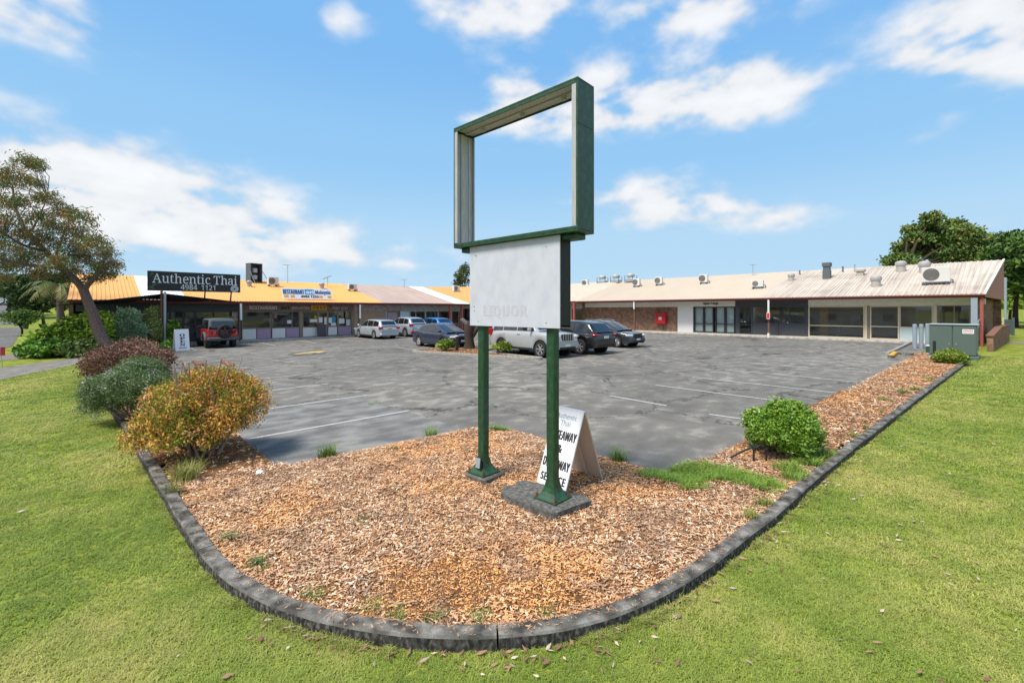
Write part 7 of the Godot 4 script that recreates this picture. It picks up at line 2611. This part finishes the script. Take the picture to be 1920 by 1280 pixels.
func plain_tree(at: Vector3, rad: float, h: float, label: String, palette: Array, n: int, sprays: Array, sd: int) -> void:
	var t := thing("tree", label, "tree", Vector3(at.x, gy(at.x, at.z), at.z))
	var r := RandomNumberGenerator.new()
	r.seed = sd
	var trunk := h * 0.45
	var lines := [[[Vector3(0, -0.3, 0), Vector3(r.randfn() * 0.1, trunk * 0.5, 0), Vector3(r.randfn() * 0.2, trunk, r.randfn() * 0.2)], 0.05 + h * 0.025, 0.03 + h * 0.014]]
	var blobs := [[Vector3(0, h * 0.66, 0), Vector3(rad * 0.7, h * 0.28, rad * 0.7), int(n * 0.3)]]
	for i in 9:
		var a := TAU * (i + r.randf()) / 9.0
		var p := Vector3(cos(a) * rad * r.randf_range(0.35, 0.72), h * r.randf_range(0.42, 0.9), sin(a) * rad * r.randf_range(0.35, 0.72))
		blobs.append([p, Vector3(rad * 0.38, h * 0.13, rad * 0.38), int(n * 0.7 / 9.0)])
		lines.append([[Vector3(0, trunk * 0.8, 0), Vector3(p.x * 0.5, lerpf(trunk, p.y, 0.6), p.z * 0.5), p], 0.02 + h * 0.008, 0.02])
	tree_limbs(t, "limb", lines, M.bark_dark, 6)
	leaves(t, "crown", blobs, sprays, M.leaf, palette, sd + 1, 0.4, 0.45)

func gum_tree(gum: Array) -> void:
	var d0 := 24.2
	var base := gp(204, 669)
	var t := thing("gum_tree", "leaning gum tree with a pinkish trunk and sparse rust and olive leaves", "tree", base)
	var p := func(px: float, py: float, dd := 0.0) -> Vector3: return far(px, py, d0 + dd) - base
	var lines := [
		[[Vector3(0, -0.25, 0), p.call(200, 655), p.call(186, 625), p.call(174, 590), p.call(162, 560), p.call(156, 543)], 0.33, 0.21],
		[[p.call(157, 546), p.call(142, 526), p.call(122, 508), p.call(104, 490), p.call(84, 470), p.call(55, 440, 0.5), p.call(32, 400, 0.8), p.call(22, 345, 0.9)], 0.19, 0.04],
		[[p.call(156, 546), p.call(165, 532), p.call(180, 517, -0.2), p.call(190, 500, -0.4), p.call(200, 470, -0.6)], 0.16, 0.04],
		[[p.call(122, 508), p.call(90, 500, -0.7), p.call(50, 496, -1.2), p.call(0, 484, -1.6), p.call(-50, 470, -2.0)], 0.1, 0.03],
		[[p.call(104, 490), p.call(112, 455, 0.8), p.call(126, 420, 1.2), p.call(135, 398, 1.4)], 0.09, 0.025],
		[[p.call(84, 470), p.call(50, 462, -1.0), p.call(10, 440, -1.6), p.call(-30, 410, -1.8)], 0.09, 0.025],
		[[p.call(55, 440, 0.5), p.call(75, 400, 0.9), p.call(88, 370, 1.0)], 0.06, 0.02],
		[[p.call(32, 400, 0.8), p.call(0, 370, 1.2), p.call(-30, 345, 1.4)], 0.06, 0.02],
		[[p.call(104, 490), p.call(140, 478, -0.6), p.call(170, 465, -1.0)], 0.06, 0.02],
		[[p.call(190, 500, -0.4), p.call(206, 490, -0.6), p.call(216, 492, -0.8)], 0.04, 0.015],
	]
	tree_limbs(t, "limb", lines, M.bark_pink, 10)
	var k := MB.new()
	k.tube([p.call(198, 654) + Vector3(0.2, 0, 0.2), p.call(206, 650) + Vector3(0.26, 0, 0.26)], [0.17, 0.15], 10)
	obj("cut_stub", k, M.cut_wood, t)
	var r := RandomNumberGenerator.new()
	r.seed = 640
	var blobs := []
	var tw := MB.new()
	var spots := [[45, 305, 22], [70, 310, 14], [20, 330, 26], [60, 345, 20], [-5, 345, 30], [88, 375, 22], [30, 385, 28], [-30, 380, 34], [120, 400, 24], [145, 410, 24], [70, 410, 24], [0, 420, 34], [100, 430, 26], [150, 440, 26], [45, 445, 26], [-30, 440, 34], [175, 458, 24], [130, 465, 26], [85, 455, 22], [15, 470, 30], [200, 475, 20], [155, 485, 24], [60, 485, 26], [105, 495, 24], [-20, 490, 30], [213, 497, 14], [185, 500, 20], [140, 510, 20], [30, 500, 24], [75, 515, 18], [205, 515, 14], [175, 522, 12], [120, 522, 12], [0, 520, 18]]
	for s in spots:
		var dd := r.randf_range(-2.2, 2.2)
		var c: Vector3 = p.call(s[0], s[1], dd)
		var rad: float = s[2] * 0.84 * d0 / FPX
		blobs.append([c, Vector3(rad * 1.15, rad * 0.8, rad * 1.3), int(s[2] * 2.1)])
		# twigs from the nearest limb
		var best := Vector3.ZERO
		var bd := 1e9
		for l in lines.slice(1):
			for q in l[0]:
				if (q as Vector3).distance_to(c) < bd and (q as Vector3).y < c.y + 0.6:
					bd = (q as Vector3).distance_to(c)
					best = q
		for i in 5:
			var e := c + Vector3(r.randfn(), r.randfn() * 0.7, r.randfn()) * rad * 0.7
			tw.tube([best, best.lerp(e, 0.5) + Vector3(r.randfn(), r.randfn(), r.randfn()) * 0.12, e], [0.022, 0.016, 0.006], 4, false)
	obj("twigs", tw, M.bark_grey, t).set_meta("kind", "stuff")
	leaves(t, "crown", blobs, gum, M.leaf, [Color(0.16, 0.2, 0.07), Color(0.18, 0.22, 0.075), Color(0.22, 0.23, 0.08), Color(0.27, 0.22, 0.08), Color(0.36, 0.2, 0.07)], 650, 0.2, 0.7)

func palm() -> void:
	var b := far(110, 650, 33.0)
	var base := Vector3(b.x, gy(b.x, b.z), b.z)
	var t := thing("palm_tree", "ragged palm with yellow green fronds and a grey trunk by the restaurant corner", "palm", base)
	var top := far(112, 536, 33.0) - base
	tree_limbs(t, "limb", [[[Vector3(0, -0.2, 0), Vector3(0.05, 2.0, 0), top], 0.24, 0.17]], M.bark_grey, 10)
	var r := RandomNumberGenerator.new()
	r.seed = 660
	for i in 17:
		var a := TAU * i / 17.0 + r.randf() * 0.3
		var up := r.randf_range(-0.1, 0.9)
		var l := r.randf_range(1.7, 2.6)
		var k := MB.new()
		var prev := top
		var dir := Vector3(cos(a), up, sin(a)).normalized()
		for s in 12:
			var nx := prev + dir * l / 12.0
			var side := dir.cross(Vector3.UP).normalized()
			k.bar(prev, nx, 0.018 * (1.0 - s / 14.0), 4)
			for sd in [-1.0, 1.0]:
				for h in 2:
					var o := prev.lerp(nx, h * 0.5)
					var tip: Vector3 = o + (side * sd * 0.42 + dir * 0.25 + Vector3.DOWN * r.randf_range(0.15, 0.5)) * sin(PI * (s + 1.5) / 14.0) * 1.1
					k.tri(o, o + dir * 0.05, tip)
			prev = nx
			dir = (dir + Vector3.DOWN * 0.16).normalized()
		obj("frond", k, [M.palm_green, M.palm_yellow, M.palm_olive][i % 3], t)
	# hanging dead stalks and bare stems beside it
	var k2 := MB.new()
	for i in 9:
		var a := r.randf() * TAU
		k2.tube([top + Vector3(0, -0.2, 0), top + Vector3(cos(a) * 0.4, -0.6, sin(a) * 0.4), top + Vector3(cos(a) * 0.5, -r.randf_range(1.2, 2.4), sin(a) * 0.5)], [0.03, 0.025, 0.012], 5)
	obj("dead_stalks", k2, M.bark_grey, t)

func build_street_things() -> void:
	# wheelie bins, poles and fences at the edges
	var k := MB.new()
	for q in [[91, 641, 34.0, "green wheelie bin with a yellow lid beside the banana plant", M.bin_yellow], [46, 636, 60.0, "orange lidded bin by the small street tree", M.bin_yellow]]:
		var p := far(q[0], q[1], q[2])
		var t := thing("wheelie_bin", q[3], "bin", Vector3(p.x, gy(p.x, p.z), p.z), 0.4)
		k = MB.new()
		k.prism(PackedVector2Array([Vector2(-0.24, 0.06), Vector2(0.24, 0.06), Vector2(0.29, 0.95), Vector2(-0.29, 0.95)]), Transform3D(Basis(), Vector3(0, 0, -0.28)), 0.56)
		obj("body", k, M.bin_green, t)
		k = MB.new()
		k.cbox(Vector3(0, 0.99, 0), Vector3(0.62, 0.09, 0.66), 0.03)
		obj("lid", k, q[4], t)
		for x in [-0.26, 0.26]:
			k = MB.new()
			k.lathe([Vector2(0, -0.03), Vector2(0.1, -0.03), Vector2(0.1, 0.03), Vector2(0, 0.03)], 12, Transform3D(Basis(Vector3.BACK, PI / 2), Vector3(x, 0.1, -0.3)))
			obj("wheel", k, M.tyre_rubber, t)
	var pp := far(1886, 642, 36.5)
	var po := thing("steel_pole", "grey steel pole rising beyond the end of the shops", "pole", Vector3(pp.x, gy(pp.x, pp.z), pp.z))
	k = MB.new()
	k.bar(Vector3(0, -0.2, 0), Vector3(0, 4.4, 0), 0.09, 10)
	obj("shaft", k, M.steel_blue, po)
	var gp0 := far(1882, 640, 33.0)
	var ga := thing("metal_gate", "small grey slatted metal gate and pale post beyond the brick ramp", "gate", Vector3(gp0.x, gy(gp0.x, gp0.z), gp0.z), -0.6)
	k = MB.new()
	k.cbox(Vector3(0, 0.6, 0), Vector3(0.08, 1.4, 0.08), 0.01)
	obj("post", k, M.frame_beige, ga)
	for i in 7:
		k = MB.new()
		k.cbox(Vector3(0.12 + i * 0.1, 0.62, 0), Vector3(0.07, 1.1, 0.025), 0.003)
		obj("slat", k, M.duct_grey, ga)
	k = MB.new()
	k.cbox(Vector3(0.86, 0.62, 0), Vector3(0.12, 1.35, 0.12), 0.01)
	obj("post", k, M.duct_grey, ga)
	var fp := MB.new()
	strip(g2(1884, 641), g2(1960, 646), 1.5, 0.012, fp)
	struct("footpath", fp, M.path_concrete)
	# small real estate flag at the kerb of the driveway
	var fg := gp(1, 690)
	var fl := thing("feather_flag", "small red and white flag board at the edge of the driveway", "flag", Vector3(fg.x, gy(fg.x, fg.z), fg.z), 0.5)
	k = MB.new()
	k.bar(Vector3(0.05, 0, 0), Vector3(-0.03, 0.9, 0), 0.012, 6)
	obj("rod", k, M.galvanised, fl)
	k = MB.new()
	k.cbox(Vector3(-0.02, 0.72, 0), Vector3(0.3, 0.36, 0.01), 0.002)
	obj("cloth", k, M.sign_red, fl)

# houses over the road, seen only as reflections in the shop windows
func build_houses() -> void:
	var rd := MB.new()
	strip(Vector2(-40, 15.0), Vector2(90, 15.0), 9.0, 0.02, rd)
	struct("road", rd, M.road)
	for q in [[-27.0, -18.0, PI / 2, "cream weatherboard house across the side street"], [-27.0, -42.0, PI / 2, "pale brick house across the side street, up the rise"], [-28.0, 4.0, PI / 2, "white corner house across both streets"], [8.0, 30.0, 0.0, "cream house facing the lawn over the road"], [28.0, 31.0, 0.0, "pale house over the road beyond the lawn"], [50.0, 30.0, 0.0, "low brick house over the road past the shops"]]:
		var t := thing("house", q[3], "house", Vector3(q[0], gy(q[0], q[1]), q[1]), q[2])
		var k := MB.new()
		k.cbox(Vector3(0, 1.4, 0), Vector3(14, 2.9, 8), 0.02)
		obj("wall", k, M.band_cream, t)
		k = MB.new()
		var p := [Vector3(-7.6, 2.86, -4.6), Vector3(7.6, 2.86, -4.6), Vector3(7.6, 2.86, 4.6), Vector3(-7.6, 2.86, 4.6), Vector3(-4, 4.9, 0), Vector3(4, 4.9, 0)]
		k.quad(p[3], p[4], p[5], p[2])
		k.quad(p[1], p[5], p[4], p[0])
		k.tri(p[0], p[4], p[3])
		k.tri(p[2], p[5], p[1])
		obj("roof", k, M.brick_cap, t)
		for sd in [-1.0, 1.0]:
			for x in [-4.5, -1.5, 3.5]:
				k = MB.new()
				k.cbox(Vector3(x, 1.5, sd * 4.01), Vector3(1.7, 1.3, 0.08), 0.01)
				var w := obj("window", k, M.frame_alu, t)
				k = MB.new()
				k.cbox(Vector3(x, 1.5, sd * 4.04), Vector3(1.5, 1.1, 0.06), 0.0)
				obj("pane", k, M.dark_pane, w)
			k = MB.new()
			k.cbox(Vector3(1.2, 1.0, sd * 4.01), Vector3(0.9, 2.05, 0.08), 0.01)
			obj("door", k, M.timber, t)

func _ready() -> void:
	var t0 := Time.get_ticks_msec()
	rng.seed = 4
	make_materials()
	set_the_stage()
	build_ground()
	print("ground ", Time.get_ticks_msec() - t0)
	build_right_wing()
	build_left_wing()
	build_left_things()
	build_cars()
	build_plants()
	build_sign()
	build_sandwich_board()
	build_car_park_things()
	build_street_things()
	build_houses()
	print("all ", Time.get_ticks_msec() - t0)
